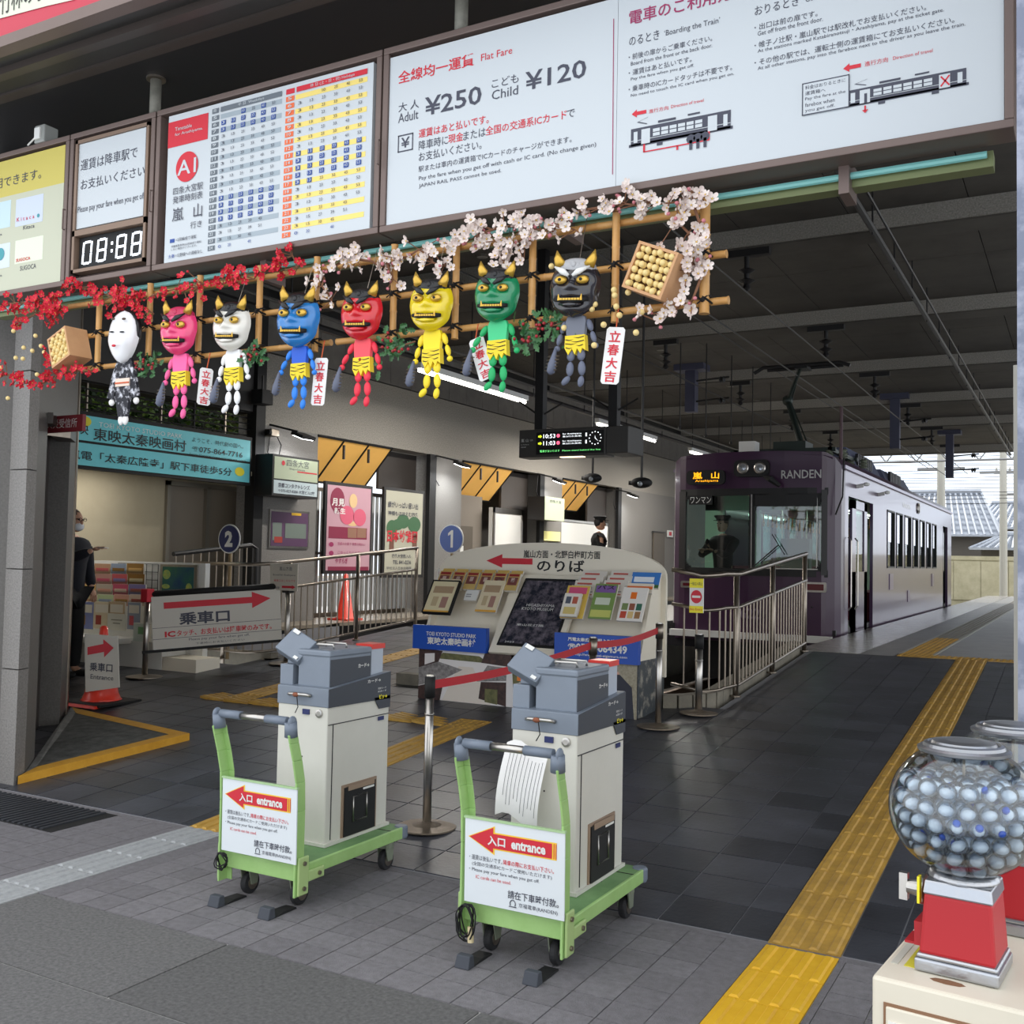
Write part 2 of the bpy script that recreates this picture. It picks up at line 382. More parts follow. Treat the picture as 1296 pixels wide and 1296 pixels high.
# canopy over the boards
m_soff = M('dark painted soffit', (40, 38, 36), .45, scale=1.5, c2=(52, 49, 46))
can = struct('canopy', (-4, 3.5, 4.35))
zs = 4.33
b = MB(); b.box((-12, 3.64, zs), (4, 3.80, zs+.5)); b.box((-12, 3.60, zs-.02), (4, 3.66, zs+.05), 1)
b.box((-12, 3.79, zs-.015), (4, 3.86, zs+.02), 1)
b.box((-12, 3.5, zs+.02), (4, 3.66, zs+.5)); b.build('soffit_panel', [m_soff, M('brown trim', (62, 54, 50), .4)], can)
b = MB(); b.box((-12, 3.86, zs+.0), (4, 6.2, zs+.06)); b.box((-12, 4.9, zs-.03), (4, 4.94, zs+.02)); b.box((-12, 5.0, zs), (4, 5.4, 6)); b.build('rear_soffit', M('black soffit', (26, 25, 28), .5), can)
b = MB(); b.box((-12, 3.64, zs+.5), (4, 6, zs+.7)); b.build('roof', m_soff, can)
# ---------------------------------------------------------------- walls
m_wall = M('grey aggregate wall', (108, 106, 103), .9, scale=70, c2=(144, 141, 137), bump=.5, bscale=80)
m_blk = M('grey block wall', (100, 97, 93), .9, scale=4, c2=(116, 113, 108))
m_beige = M('beige wall', (158, 148, 124), .85, scale=2, c2=(168, 158, 134))
wl = struct('wall_left', (-10.2, 18, .6))
cols = [(10.75, 12.0), (15.15, 16.1), (19.4, 20.3), (23.6, 36)]
for y0, y1 in cols:
    b = MB(); b.box((-10.4, y0, .5), (-10, y1, 3.4)); b.build('column', m_wall, wl)
b = MB(); b.box((-10.4, 10.75, 3.4), (-10, 36, 4.42)); b.build('lintel', m_beam, wl)
n = 0
blk = MB(); blk.box((-.12, -.295, -.39), (0, .295, .39)); blk = mesh_of(blk, 'block', m_blk)
for k in range(41): inst(blk, 'block', wl, (-10, 11.1+.6*k, 4.83))
b = MB(); b.box((-10.4, 5.2, 3.55), (-10.1, 36, 5.6)); b.box((-10.06, 5.2, 3.55), (-10, 10.75, 5.6), 1); b.build('wall_backing', [m_black, M('dark upper wall', (66, 64, 62), .85, scale=3, c2=(74, 72, 70))], wl)
b = MB(); b.box((-10.9, 4.9, .1), (-10.62, 9.66, 2.7)); b.box((-10.9, 9.66, .1), (-10.62, 11.9, 1.0)); b.box((-10.9, 9.66, 2.52), (-10.62, 11.9, 2.7)); b.box((-10.9, 4.9, 2.66), (-9.98, 10.7, 2.72)); b.build('plaster', m_beige, wl)
b = MB(); b.box((-10.1, 10.6, .3), (-9.93, 10.78, 5.4)); b.box((-10.05, 15.0, .6), (-9.97, 15.2, 3.4)); b.box((-10.05, 19.2, .6), (-9.97, 19.4, 3.4)); b.box((-10.05, 23.4, .6), (-9.97, 23.6, 3.4)); b.build('black_post', m_black, wl)
# recesses behind the bays, so that the openings have depth
b = MB()
b.box((-11.6, 16.0, .5), (-11.5, 36, 3.6)); b.box((-11.6, 15.9, .5), (-10.4, 16.0, 3.6))
b.box((-11.6, 16.0, 3.4), (-10.2, 28, 3.5))
b.build('recess_wall', M('recess wall', (128, 124, 118), .85), wl)
win = struct('window_1', (-10.6, 10.4, 1.6))
fx = FX(-10.0)
b = MB()
for y0, y1, z0, z1 in ((9.66, 9.72, 1.0, 2.54), (10.36, 10.43, 1.0, 2.5), (11.12, 11.18, 1.0, 2.5), (9.66, 11.2, 2.48, 2.54), (9.66, 11.2, 1.0, 1.05)): b.box((-10.68, y0, z0), (-10.57, y1, z1))
b.build('frame', M('aluminium', (130, 124, 112), .4, .6), win)
b = MB(); b.box((-10.65, 9.72, 1.05), (-10.63, 10.38, 2.48)); b.box((-10.63, 10.43, 1.05), (-10.61, 11.12, 2.48)); b.build('pane', M('frosted pane', (122, 112, 98), .35), win)
# open bay: gate bars and what stands behind them
gt = thing('slatted_gate', (-10.5, 13.6, .6), 'pale vertical bar gate closing the first wall bay behind the big posters', 'gate')
b = MB(); b.box((-10.55, 12, .62), (-10.5, 15.1, .68)); b.box((-10.55, 12, 2.6), (-10.5, 15.1, 2.66)); b.box((-10.55, 12, 1.6), (-10.5, 15.1, 1.64)); b.build('frame', m_ssd, gt)
sl = MB(); sl.box((-.015, -.03, 0), (.015, .03, 1.95)); sl = mesh_of(sl, 'slat', M('pale bar', (188, 190, 190), .4, .2))
for k in range(26): inst(sl, 'slat', gt, (-10.52, 12.06+.12*k, .66))
b = MB(); b.box((-30, 5, .45), (-12.5, 60, .55)); s = b.build('street', M('street asphalt', (120, 120, 120), .9)); s['kind'] = 'structure'
# foliage above the billboard
m_leaf = M('hedge leaf', (74, 108, 40), .6, scale=3, c2=(120, 150, 60)); bk = struct('hedge_backdrop', (-11.9, 8, 0)); b = MB(); b.box((-12.1, 4, .4), (-11.85, 13.2, 5.0)); b.build('wall_panel', M('dark hedge backdrop', (52, 56, 44), .9), bk)  # added dark backdrop behind the hedge, keeps sky from showing between leaves
m_leaf2 = M('hedge leaf dark', (40, 66, 26), .6)
b = MB()
for k in range(5200):
    c = Vector((R.uniform(-11.6, -11.0), R.uniform(6, 12.6), R.uniform(2.9, 4.2))); a = R.uniform(0, 6.3); e = R.uniform(-.7, .7); s = R.uniform(.03, .06)
    u = Vector((math.cos(a)*math.cos(e), math.sin(a)*math.cos(e), math.sin(e)))*s; v = u.cross(Vector((R.uniform(-1, 1), R.uniform(-1, 1), R.uniform(-1, 1)))).normalized()*s*.6
    b.add([c-u, c+v, c+u, c-v], [(0, 1, 2, 3)], R.random() < .4)
b.m = [int(q) for q in b.m]
h = tag(b.build('hedge', [m_leaf, m_leaf2]), 'green hedge seen through the railing above the blue billboard', 'hedge', kind='stuff')
h = struct('hedge_planter', (-11.3, 8, 0)); b = MB(); b.box((-11.7, 5, .4), (-11.0, 11.8, 2.92)); b.build('planter_wall', m_conc, h)
rl = thing('grille', (-10.05, 9, 3.16), 'dark horizontal bar grille above the blue billboard', 'railing')
for k in range(5):
    b = MB(); b.tube([(-10.05, 7.0, 3.22+.08*k), (-10.05, 10.7, 3.22+.08*k)], .01, 6); b.build('bar', m_dark, rl)
for k in range(7):
    b = MB(); b.tube([(-10.07, 7.4+.55*k, 3.1), (-10.07, 7.4+.55*k, 3.58)], .018, 6); b.build('upright', m_ssd if k % 2 else m_black, rl)
# left granite pillar and angled doorway
m_pil = M('polished grey granite', (104, 101, 98), .5, scale=80, c2=(146, 142, 138), bump=.2)
pl = struct('pillar', (-7, 4.7, 0))
zz = [0, .78, 1.46, 2.14, 2.82, 3.5, 4.3]
for z0, z1 in zip(zz, zz[1:]):
    b = MB(); b.hexa([(-9, 4.5, z0+.004), (-6.28, 4.5, z0+.004), (-6.34, 4.62, z0+.004), (-9, 4.9, z0+.004)], [(-9, 4.5, z1-.004), (-6.28, 4.5, z1-.004), (-6.34, 4.62, z1-.004), (-9, 4.9, z1-.004)])
    b.build('stone_panel', m_pil, pl)
Aw = Vector((-6.34, 4.62, 0)); _b = RG(84, 903); Bw = Vector((_b.x, _b.y, 0)); dw = (Bw-Aw).normalized()
fd = Face(Aw, dw, (0, 0, 1))                     # faces the hall
LW = (Bw-Aw).length
m_jamb = M('grey flecked door jamb', (84, 81, 78), .5, scale=70, c2=(104, 101, 97))
dr = struct('door_1', (-7, 5.4, 0))
b = MB()
b.prism(fd, [(0, 0), (.42, 0), (.42, 4.3), (0, 4.3)], -.3, 0); b.prism(fd, [(LW-.45, 0), (LW, 0), (LW, 4.3), (LW-.45, 4.3)], -.3, .0)
b.prism(fd, [(.42, 2.56), (LW-.45, 2.56), (LW-.45, 4.3), (.42, 4.3)], -.3, 0); b.build('door_surround', m_jamb, dr)
b = MB(); b.prism(fd, [(LW-.06, 0), (LW+.02, 0), (LW+.02, 4.3), (LW-.06, 4.3)], -.3, .012); b.build('steel_edge', m_ssd, dr)
b = MB(); b.prism(fd, [(.42, 0.05), (LW-.45, 0.05), (LW-.45, 2.56), (.42, 2.56)], -.22, -.16)
b.prism(fd, [(.38, 2.52), (LW-.41, 2.52), (LW-.41, 2.6), (.38, 2.6)], -.1, .04); b.build('door_leaf', M('dark brown door', (70, 64, 60), .4), dr)
b = MB(); b.prism(fd, [(.62, 1.05), (.86, 1.05), (.86, 1.5), (.62, 1.5)], -.16, -.06); b.build('mail_box', m_ss, dr)
b = MB(); b.prism(fd, [(.66, 1.6), (.74, 1.6), (.74, 1.95), (.66, 1.95)], -.16, -.1); b.prism(fd, [(.6, 2.38), (.95, 2.38), (.95, 2.46), (.6, 2.46)], -.16, -.08); b.build('door_fittings', m_ss, dr)
b = MB(); b.box((-12, Bw.y, 0), (Bw.x-.4, Bw.y+.15, 4.3)); s = b.build('trim_1', m_jamb); s['kind'] = 'structure'
# yellow edged concrete step
st = struct('step', (-6.6, 5.2, 0))
P0, P1, P2 = Vector((-6.28, 4.53, 0)), Vector((-6.12, 5.9, 0)), Vector((Bw.x+.04, Bw.y+.02, 0))
cen = (P0+P1+P2)/3
def stepv(p, k=1, dz=.05): q = cen+(p-cen)*k; return (q.x, q.y, ramp_z(q.y)+dz)
b = MB(); tri = [P0, P1, P2]
b.add([stepv(p, .8) for p in tri]+[(P0.x-.1, P0.y+.08, .05)], [(0, 1, 2)])
k = len(b.v)
b.add([stepv(P0, .8)] + [stepv(P1, .8), stepv(P2, .8), stepv(P2, 1, .06), (-6.36, 4.64, .06)], [(0, 1, 2), (0, 2, 3, 4)])
b.build('concrete_top', M('trowelled concrete', (96, 96, 94), .85, scale=12, c2=(140, 140, 136), bump=.3), st)
b = MB()
b.add([stepv(P0, 1, .055), stepv(P1, 1, .055), stepv(P2, 1, .055), stepv(P0, .78, .052), stepv(P1, .78, .052), stepv(P2, .78, .052), stepv(P0, 1, -.03), stepv(P1, 1, -.03), stepv(P2, 1, -.03)],
      [(0, 1, 4, 3), (1, 2, 5, 4), (6, 7, 1, 0), (7, 8, 2, 1)])
b.build('yellow_edge', M('worn yellow paint', (196, 140, 30), .7, scale=10, c2=(214, 160, 50)), st)
# right post in the foreground
m_post = M('peeling blue grey paint', (112, 118, 136), .6, scale=9, c2=(150, 154, 170), thr=(.45, .6), bump=.3)
po = struct('post', (.3, 3, 0))
b = MB(); b.box((-.145, 3.0, 0), (.25, 3.45, 4.6)); b.build('steel_post', m_post, po)
b = MB(); b.box((-.178, 3.46, .2), (-.10, 3.75, 2.22)); b.build('cable_duct', M('cream duct', (176, 172, 160), .5), po)
for z, c in ((2.0, (40, 70, 160)),):
    b = MB(); b.box((-.148, 3.1, z), (-.144, 3.3, z+.09)); b.build('sticker', M('blue sticker', c, .5), po)
# ---------------------------------------------------------------- outside, beyond the platform end
b = MB(); b.box((-60, 35, -.5), (40, 120, -.32)); b.build('ground', M('gravel ground', (150, 140, 120), .95, scale=3, c2=(170, 160, 140)))['kind'] = 'structure'
m_fw = M('stained concrete fence', (168, 162, 132), .9, scale=1.6, c2=(206, 200, 172), bump=.2, bscale=12)
fw = thing('boundary_wall', (-3, 45, .3), 'stained beige concrete wall beyond the platform end', 'wall')
b = MB(); b.box((-14, 45.05, -.3), (6, 45.2, 2.0)); b.box((-14, 45.0, 1.9), (6, 45.25, 2.06)); b.build('wall_body', m_fw, fw)
pn = MB(); pn.box((-.49, -.03, 0), (.49, .05, 1.55)); pn = mesh_of(pn, 'panel', m_fw)
for k in range(16): inst(pn, 'panel', fw, (-11+k*1.0, 45.03, .3))
m_tile = M('blue grey roof tile', (150, 156, 166), .4, scale=1, c2=(176, 182, 192)); m_hw = M('house wall', (92, 88, 84), .8, scale=2)
def house(x0, x1, y, ze, zr, lab, group=None, dep=6, gable=False):
    h = thing('house', ((x0+x1)/2, y, 0), lab, 'house')
    b = MB(); b.box((x0+.4, y+.5, 0), (x1-.4, y+dep-.5, ze)); b.build('wall', m_hw, h)
    b = MB(); ym = y+dep/2
    b.add([(x0, y, ze), (x1, y, ze), (x1-1, ym, zr), (x0+1, ym, zr), (x0, y+dep, ze), (x1, y+dep, ze)], [(0, 1, 2, 3), (5, 4, 3, 2), (1, 5, 2), (4, 0, 3), (0, 4, 5, 1)])
    b.build('roof', m_tile, h)
    rr = MB(); n = int((x1-x0)/.3)
    for k in range(n+1):
        t = k/n; rr.tube([(x0+(x1-x0)*t, y, ze+.05), (x0+1+(x1-x0-2)*t, ym, zr+.05)], .06, 5)
    for k in range(8):
        t = k/8; rr.box((x0+t, y+(ym-y)*t-.05, ze+(zr-ze)*t-.02), (x1-t, y+(ym-y)*t+.03, ze+(zr-ze)*t+.07))
    o = rr.build('roof_tiles', m_tile, h); o['kind'] = 'stuff'
    b = MB(); b.tube([(x0+1, ym, zr+.1), (x1-1, ym, zr+.1)], .14, 8); b.build('ridge', m_tile, h)
    return h
house(-10.5, -3.1, 50, 3.0, 5.1, 'nearest low house with pale tiled roof, right behind the end of the tram')
house(-5.2, .6, 58, 3.6, 5.0, 'second tiled-roof house, farther back behind the concrete wall')
house(-4.0, -.8, 46, 2.35, 2.9, 'small tiled lean-to roof just above the concrete wall', dep=3)
def upole(x, y, r, h, lab):
    p = thing('utility_pole', (x, y, 0), lab, 'pole')
    b = MB(); b.tube([(x, y, -.3), (x, y, h)], [r, r*.85], 12); b.build('shaft', M('pale concrete pole', (190, 188, 178), .8), p)
    b = MB(); b.box((x-1.1, y-.06, h-2.0), (x+1.1, y+.02, h-1.9)); b.box((x-.8, y-.06, h-2.9), (x+.8, y+.02, h-2.8)); b.build('crossarm', M('galvanised', (150, 150, 150), .5, .5), p)
    for q in (-1, -.5, .5, 1):
        b = MB(); b.lathe((x+q, y-.03, h-1.9), [(.03, 0), (.06, .05), (.03, .1), (.06, .14), (.02, .2)], 8); b.build('insulator', M('porcelain', (200, 200, 196), .3), p)
    return p
upole(-4.42, 40, .15, 8, 'thick pale utility pole beside the rear of the tram')
upole(-2.5, 42, .14, 8, 'pale utility pole right of the tram, in front of the concrete wall')
upole(-2.05, 47, .1, 7.5, 'thinner utility pole rightmost beyond the platform')
g = thing('catenary_gantry', (-3, 38, 0), 'steel cross truss with wires spanning the track beyond the roof', 'gantry')
b = MB(); b.tube([(-9, 38, 5.25), (2, 38, 5.25)], .04, 6); b.tube([(-9, 38, 5.9), (2, 38, 5.9)], .04, 6)
for k in range(11): b.tube([(-9+k, 38, 5.25), (-8.5+k, 38, 5.9)], .025, 5); b.tube([(-8.5+k, 38, 5.9), (-8+k, 38, 5.25)], .025, 5)
b.build('truss', M('galvanised', (150, 150, 150), .5, .5), g)
b = MB(); b.tube([(-8.8, 38, -.3), (-8.8, 38, 6)], .1); b.tube([(1.8, 38, -.3), (1.8, 38, 6)], .1); b.build('leg', M('galvanised', (150, 150, 150), .5, .5), g)
for i in range(14):
    z = 3.9+.17*i+R.uniform(-.05, .05); y = 39+i*.4
    b = MB(); b.tube([(-14+t*2, y+t*.25, z+.004*(t-5)**2+.04*math.sin(t+i)) for t in range(10)], .011, 4)
    tag(b.build('overhead_wire', m_dark), 'thin overhead wire crossing the bright sky behind the tram', 'wire', 'wires crossing the sky')
# ---------------------------------------------------------------- people
def skin(vs, es, rs, sub=1):
    me = bpy.data.meshes.new('skin'); me.from_pydata(vs, es, []); o = bpy.data.objects.new('skin', me); COL.objects.link(o)
    o.modifiers.new('s', 'SKIN'); sk = me.skin_vertices[0].data
    for i, r in enumerate(rs): sk[i].radius = (r, r) if not isinstance(r, tuple) else r; sk[i].use_root = (i == 0)
    m = o.modifiers.new('u', 'SUBSURF'); m.levels = sub; m.render_levels = sub
    ev = o.evaluated_get(bpy.context.evaluated_depsgraph_get()); t = ev.to_mesh()
    r = ([v.co.copy() for v in t.vertices], [tuple(p.vertices) for p in t.polygons]); ev.to_mesh_clear(); bpy.data.objects.remove(o)
    return r
m_skin = M('skin', (196, 150, 124), .6); m_hairg = M('grey brown hair', (86, 66, 56), .8); m_navy = M('navy cloth', (20, 22, 32), .9); m_bkc = M('black uniform', (12, 12, 14), .85)
def person(pos, ang, h, label, larm, rarm, coat, trous, hair, cap=None, sit=False, glasses=False, mask=False):
    s = h/1.75; T = Matrix.Translation(pos) @ rz(ang) @ Matrix.Scale(s, 4)
    t = thing('person', pos, label, 'person')
    hip = .92 if not sit else .62
    sh = hip+.50
    def chain(V, E, Rr, start, pts, rad):
        p = start
        for q, r in zip(pts, rad): V.append(q); Rr.append(r); E.append((p, len(V)-1)); p = len(V)-1
        return p
    def hand(V, E, Rr, w, d, side):
        # palm, four unequal bent fingers and a thumb
        d = Vector(d).normalized(); sd = d.cross(Vector((0, 0, 1))).normalized(); dn = Vector((0, 0, -1))
        wv = Vector(V[w]); V.append(tuple(wv+d*.05)); Rr.append(.030); E.append((w, len(V)-1)); pm = len(V)-1
        return pm, d, sd
    legs = [((0, .09*k, hip-.05), (.02 if not sit else .38, .1*k, .48 if not sit else hip-.04), (0 if not sit else .36, .1*k, .08), (.14 if not sit else .5, .11*k, .04)) for k in (1, -1)]
    V = [(0, 0, hip), (0, 0, hip+.2), (0, 0, hip+.4), (0, 0, sh+.03), (.01, 0, sh+.12)]; E = [(0, 1), (1, 2), (2, 3), (3, 4)]; Rr = [.12, .11, .12, .06, .05]
    ends = []
    for k, arm in ((1, larm), (-1, rarm)):
        ends.append(chain(V, E, Rr, 3, [(0, .19*k, sh-.02)]+list(arm), [.05, .04, .028]))
    for L in legs: chain(V, E, Rr, 0, L, [.085, .06, .042, .035])
    vs, fs = skin(V, E, Rr)
    b = MB(); b.add([T @ p for p in vs], fs)
    # head with brow, nose, chin, ears
    hc = Vector((.03, 0, sh+.25))
    for (c, r) in ((hc, (.098, .078, .118)), (hc+Vector((.03, 0, -.06)), (.065, .058, .06)), (hc+Vector((.098, 0, -.015)), (.02, .014, .03)), (hc+Vector((0, .08, -.01)), (.018, .01, .03)), (hc+Vector((0, -.08, -.01)), (.018, .01, .03))):
        m = MB(); m.ball(c, r, 14, 9); b.add([T @ p for p in m.v], m.f)
    # hands: palm, fingers, thumb
    for e, arm in zip(ends, (larm, rarm)):
        wv = Vector(V[e]); d = (wv-Vector(arm[-2])).normalized(); sd = d.cross(Vector((0, 0, 1)))
        sd = sd.normalized() if sd.length > .1 else Vector((0, 1, 0)); dn = sd.cross(d).normalized()*-1
        m = MB(); m.ball(wv+d*.05, (.045, .038, .02), 10, 6, ax=(d, sd, dn))
        for q, ln in zip((-1.4, -.5, .5, 1.4), (.065, .08, .075, .055)):
            p0 = wv+d*.08+sd*.02*q; p1 = p0+d*ln*.5+dn*.008; p2 = p1+d*ln*.35+dn*.025; m.tube([p0, p1, p2], [.010, .009, .007], 6)
        p0 = wv+d*.03+sd*.035; m.tube([p0, p0+d*.03+sd*.025, p0+d*.055+sd*.02+dn*.01], [.012, .010, .008], 6)
        b.add([T @ p for p in m.v], m.f)
    b.build('body', m_skin, t, smooth=True)
    # coat and trousers
    V = [(0, 0, hip-.12), (0, 0, hip+.2), (0, 0, hip+.4), (0, 0, sh+.03), (.01, 0, sh+.085)]; E = [(0, 1), (1, 2), (2, 3), (3, 4)]; Rr = [.165, .16, .185, .135, .075]
    for k, arm in ((1, larm), (-1, rarm)): chain(V, E, Rr, 3, [(0, .2*k, sh-.02)]+[arm[0], tuple(Vector(arm[0]).lerp(Vector(arm[1]), .9))], [.10, .068, .052])
    vs, fs = skin(V, E, Rr); b = MB(); b.add([T @ p for p in vs], fs); b.build('coat', coat, t, smooth=True)
    V = [(0, 0, hip+.02)]; E = []; Rr = [.15]
    for L in legs: chain(V, E, Rr, 0, L[:3], [.11, .08, .065])
    vs, fs = skin(V, E, Rr); b = MB(); b.add([T @ p for p in vs], fs); b.build('trousers', trous, t, smooth=True)
    for L in legs:
        b = MB(); c = Vector(L[3]); b.ball(c+Vector((-.04, 0, 0)), (.14, .05, .045), 10, 6); b.v = [T @ p for p in b.v]; b.build('shoe', m_black, t, smooth=True)
    b = MB(); b.ball(hc+Vector((-.018, 0, .025)), (.1, .085, .11), 14, 8); b.v = [T @ p for p in b.v]; b.build('hair', hair, t, smooth=True)
    b = MB()
    for k in (1, -1): b.ball(hc+Vector((.093, .03*k, .015)), (.008, .013, .008), 6, 4)
    b.v = [T @ p for p in b.v]; b.build('eyes', m_black, t)
    b = MB(); b.ball(hc+Vector((.092, 0, -.075)), (.008, .022, .006), 8, 4); b.v = [T @ p for p in b.v]; b.build('mouth', M('lip', (150, 84, 78), .5), t)
    if cap:
        b = MB(); b.lathe(hc+Vector((0, 0, .06)), [(.095, 0), (.1, .03), (.135, .07), (.12, .085), (.001, .09)], 20); b.cbox(hc+Vector((.12, 0, .06)), (.07, .12, .008)); b.v = [T @ p for p in b.v]; b.build('cap', cap, t)
    if glasses:
        b = MB()
        for k in (1, -1):
            b.tube([hc+Vector((.115, .032*k+.024*math.cos(a), .015+.018*math.sin(a))) for a in [2*math.pi*i/10 for i in range(10)]], .003, 5, closed=True)
            b.tube([hc+Vector((.115, .055*k, .02)), hc+Vector((.0, .085*k, .02))], .003, 5)
        b.v = [T @ p for p in b.v]; b.build('glasses', m_black, t)
    if mask:
        b = MB(); b.ball(hc+Vector((.055, 0, -.06)), (.062, .062, .05), 12, 8); b.v = [T @ p for p in b.v]; b.build('face_mask', M('white mask', (225, 228, 232), .8), t, smooth=True)
    return t
# ================================================================ THE TRAM
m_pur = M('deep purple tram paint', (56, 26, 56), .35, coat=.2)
m_purs = M('purple side paint with painted sheen', (84, 62, 92), .28, .35, coat=.4, bump=.08, bscale=2.5)  # glossy paint; its lilac lightness holds reflected platform light in the colour
m_rub = M('black window rubber', (12, 12, 13), .5)
m_gls = GLASS('tram glass', (205, 230, 222), .3)
m_green = M('pale green cab lining', (150, 182, 160), .6)
tr = thing('tram', (-4.2, 22, -.12), 'purple single-car tram standing at the platform with its driver aboard', 'tram')
XR, XL, XC, Y0, Y1 = -2.95, -5.45, -4.2, 14.65, 28.95
def zroof(x):
    d = abs(x-XC); return 3.22-.03*d*d if d < 1.0 else 3.19-.25*(1-math.sqrt(max(0, 1-((d-1.0)/.25)**2)))
fp = [(-5.45, 15.15), (-5.44, 14.95), (-5.38, 14.82), (-5.28, 14.74), (-5.18, 14.705), (-4.7, 14.66), (-4.2, 14.645), (-3.7, 14.66), (-3.18, 14.705), (-3.12, 14.74), (-3.02, 14.82), (-2.96, 14.95), (-2.95, 15.15)]
def fy(x):
    for (a, b), (c, d) in zip(fp, fp[1:]):
        if a <= x <= c: return b+(d-b)*(x-a)/(c-a+1e-9)
    return 14.65
zs_ = [.46, .62, 1.0, 1.40, 1.50, 2.60, 2.70, 2.85, None]
b = MB()
for (xa, ya), (xb, yb) in zip(fp, fp[1:]):
    for i in range(len(zs_)-1):
        z0, z1 = zs_[i], zs_[i+1]
        ta, tb = (z1, z1) if z1 else (max(2.86, zroof(xa)), max(2.86, zroof(xb)))
        if -5.2 < (xa+xb)/2 < -3.15 and 1.5 <= z0 and (z1 or 9) <= 2.6: continue
        if i in (3, 5) and False: continue
        dy = .0 if z1 and z1 <= 2.7 else .0
        b.add([(xa, ya, z0), (xb, yb, z0), (xb, yb, tb), (xa, ya, ta)], [(0, 1, 2, 3)])
# window corner returns
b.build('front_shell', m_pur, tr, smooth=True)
b = MB()                         # rubber surround and pillars of the windscreen
def fbar(x0, x1, z0, z1, off=-.02, th=.05, n=8, mi=0):
    for k in range(n):
        a, c = x0+(x1-x0)*k/n, x0+(x1-x0)*(k+1)/n
        b.hexa([(a, fy(a)+off, z0), (c, fy(c)+off, z0), (c, fy(c)+off+th, z0), (a, fy(a)+off+th, z0)], [(a, fy(a)+off, z1), (c, fy(c)+off, z1), (c, fy(c)+off+th, z1), (a, fy(a)+off+th, z1)], mi)
fbar(-5.26, -3.10, 1.42, 1.52); fbar(-5.26, -3.10, 2.58, 2.68); fbar(-5.28, -5.17, 1.45, 2.65, n=2); fbar(-3.18, -3.11, 1.45, 2.65, n=2); fbar(-4.19, -4.11, 1.5, 2.6, n=1); fbar(-4.13, -3.2, 2.42, 2.6)
for (cx, cz, sx, sz) in ((-5.17, 1.52, 1, 1), (-3.19, 1.52, -1, 1), (-5.17, 2.58, 1, -1), (-3.19, 2.58, -1, -1)):
    for k in range(4):
        w = .10*(1-math.sin(math.pi/2*(k+.5)/4)); z = cz+sz*.025*k
        b.cbox((cx+sx*w/2, fy(cx)+.0, z+sz*.0125), (w+.005, .05, .026))
b.build('windscreen_rubber', m_rub, tr)
b = MB(); 
for x0, x1 in ((-5.17, -4.19), (-4.11, -3.19)):
    for k in range(4):
        a, c = x0+(x1-x0)*k/4, x0+(x1-x0)*(k+1)/4; b.add([(a, fy(a)+.02, 1.5), (c, fy(c)+.02, 1.5), (c, fy(c)+.02, 2.6), (a, fy(a)+.02, 2.6)], [(0, 1, 2, 3)])
wsc = b.build('windscreen', m_gls, tr)
b = MB(); b.cbox((-4.155, 14.63, 2.05), (.014, .02, 1.08)); b.cbox((-3.24, 14.69, 2.05), (.014, .02, 1.0)); b.cbox((-3.65, 14.65, 1.53), (.86, .02, .014)); b.build('bright_trim', m_ss, tr)
# sides with openings
holes = [(15.4, 17.42, .58, 2.6)]
wpx = [(1122.7, 1132), (1134.3, 1142), (1144.7, 1152.8), (1155, 1161.6), (1164, 1170), (1172.5, 1177.8), (1180, 1185)]
wy = [(PX(a, 700, XR).y, PX(c, 700, XR).y) for a, c in wpx]
holes += [(a, c, 1.56, 2.58) for a, c in wy] + [(27.1, 28.1, .58, 2.6)]
def side(x, sgn, nm, mat):
    b = MB(); y = 15.15
    for (a, c, z0, z1) in holes+[(Y1, Y1, 0, 0)]:
        b.box((min(x, x-sgn*.05), y, .46), (max(x, x-sgn*.05), a, 3.0)) if a > y else None
        if c > a: b.box((min(x, x-sgn*.05), a, .46), (max(x, x-sgn*.05), c, z0)); b.box((min(x, x-sgn*.05), a, z1), (max(x, x-sgn*.05), c, 3.0))
        y = c
    b.build(nm, mat, tr)
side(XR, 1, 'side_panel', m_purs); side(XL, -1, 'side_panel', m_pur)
m_dgl = M('dark tram window', (30, 26, 34), .08, coat=1)
for (a, c) in wy:
    b = MB()
    b.box((XR-.045, a, 1.56), (XR-.03, c, 2.58)); w = b.build('window', m_gls, tr)
    f = MB(); t = .03
    f.box((XR-.03, a, 1.56), (XR+.01, a+t, 2.58)); f.box((XR-.03, c-t, 1.56), (XR+.01, c, 2.58)); f.box((XR-.03, a, 1.56), (XR+.01, c, 1.56+t)); f.box((XR-.03, a, 2.58-t), (XR+.01, c, 2.58)); f.build('window_frame', m_rub, w)
    f = MB(); f.box((XR-.03, a+t, 2.02), (XR-.012, a+(c-a)*.62, 2.55)); f.build('sash', M('reflecting sash', (190, 184, 204), .12, .7), w)
    b = MB(); b.box((XL+.03, a, 1.56), (XL+.045, c, 2.58)); b.build('window', m_gls, tr)
for y0, y1 in ((15.85, 17.08), (27.15, 27.6)):
    b = MB(); b.box((XR-.07, y0, .6), (XR-.03, y0+.3, 2.58)); b.box((XR-.07, y1-.25, .6), (XR-.03, y1, 2.58)); b.box((XR-.07, y0, .6), (XR-.03, y1, 1.5)); b.box((XR-.07, y0, 2.45), (XR-.03, y1, 2.58)); d = b.build('door', m_purs, tr)
    b = MB(); b.box((XR-.06, y0+.3, 1.5), (XR-.045, y1-.25, 2.45)); b.build('door_glass', m_gls, d)
b = MB(); b.tube([(XR+.02, 15.3, .95), (XR+.06, 15.3, 1.0), (XR+.06, 15.3, 1.95), (XR+.02, 15.3, 2.0)], .013, 6); b.tube([(XR+.02, 15.8, .95), (XR+.06, 15.8, 1.0), (XR+.06, 15.8, 1.95), (XR+.02, 15.8, 2.0)], .013, 6); b.build('handrail', m_ss, tr)
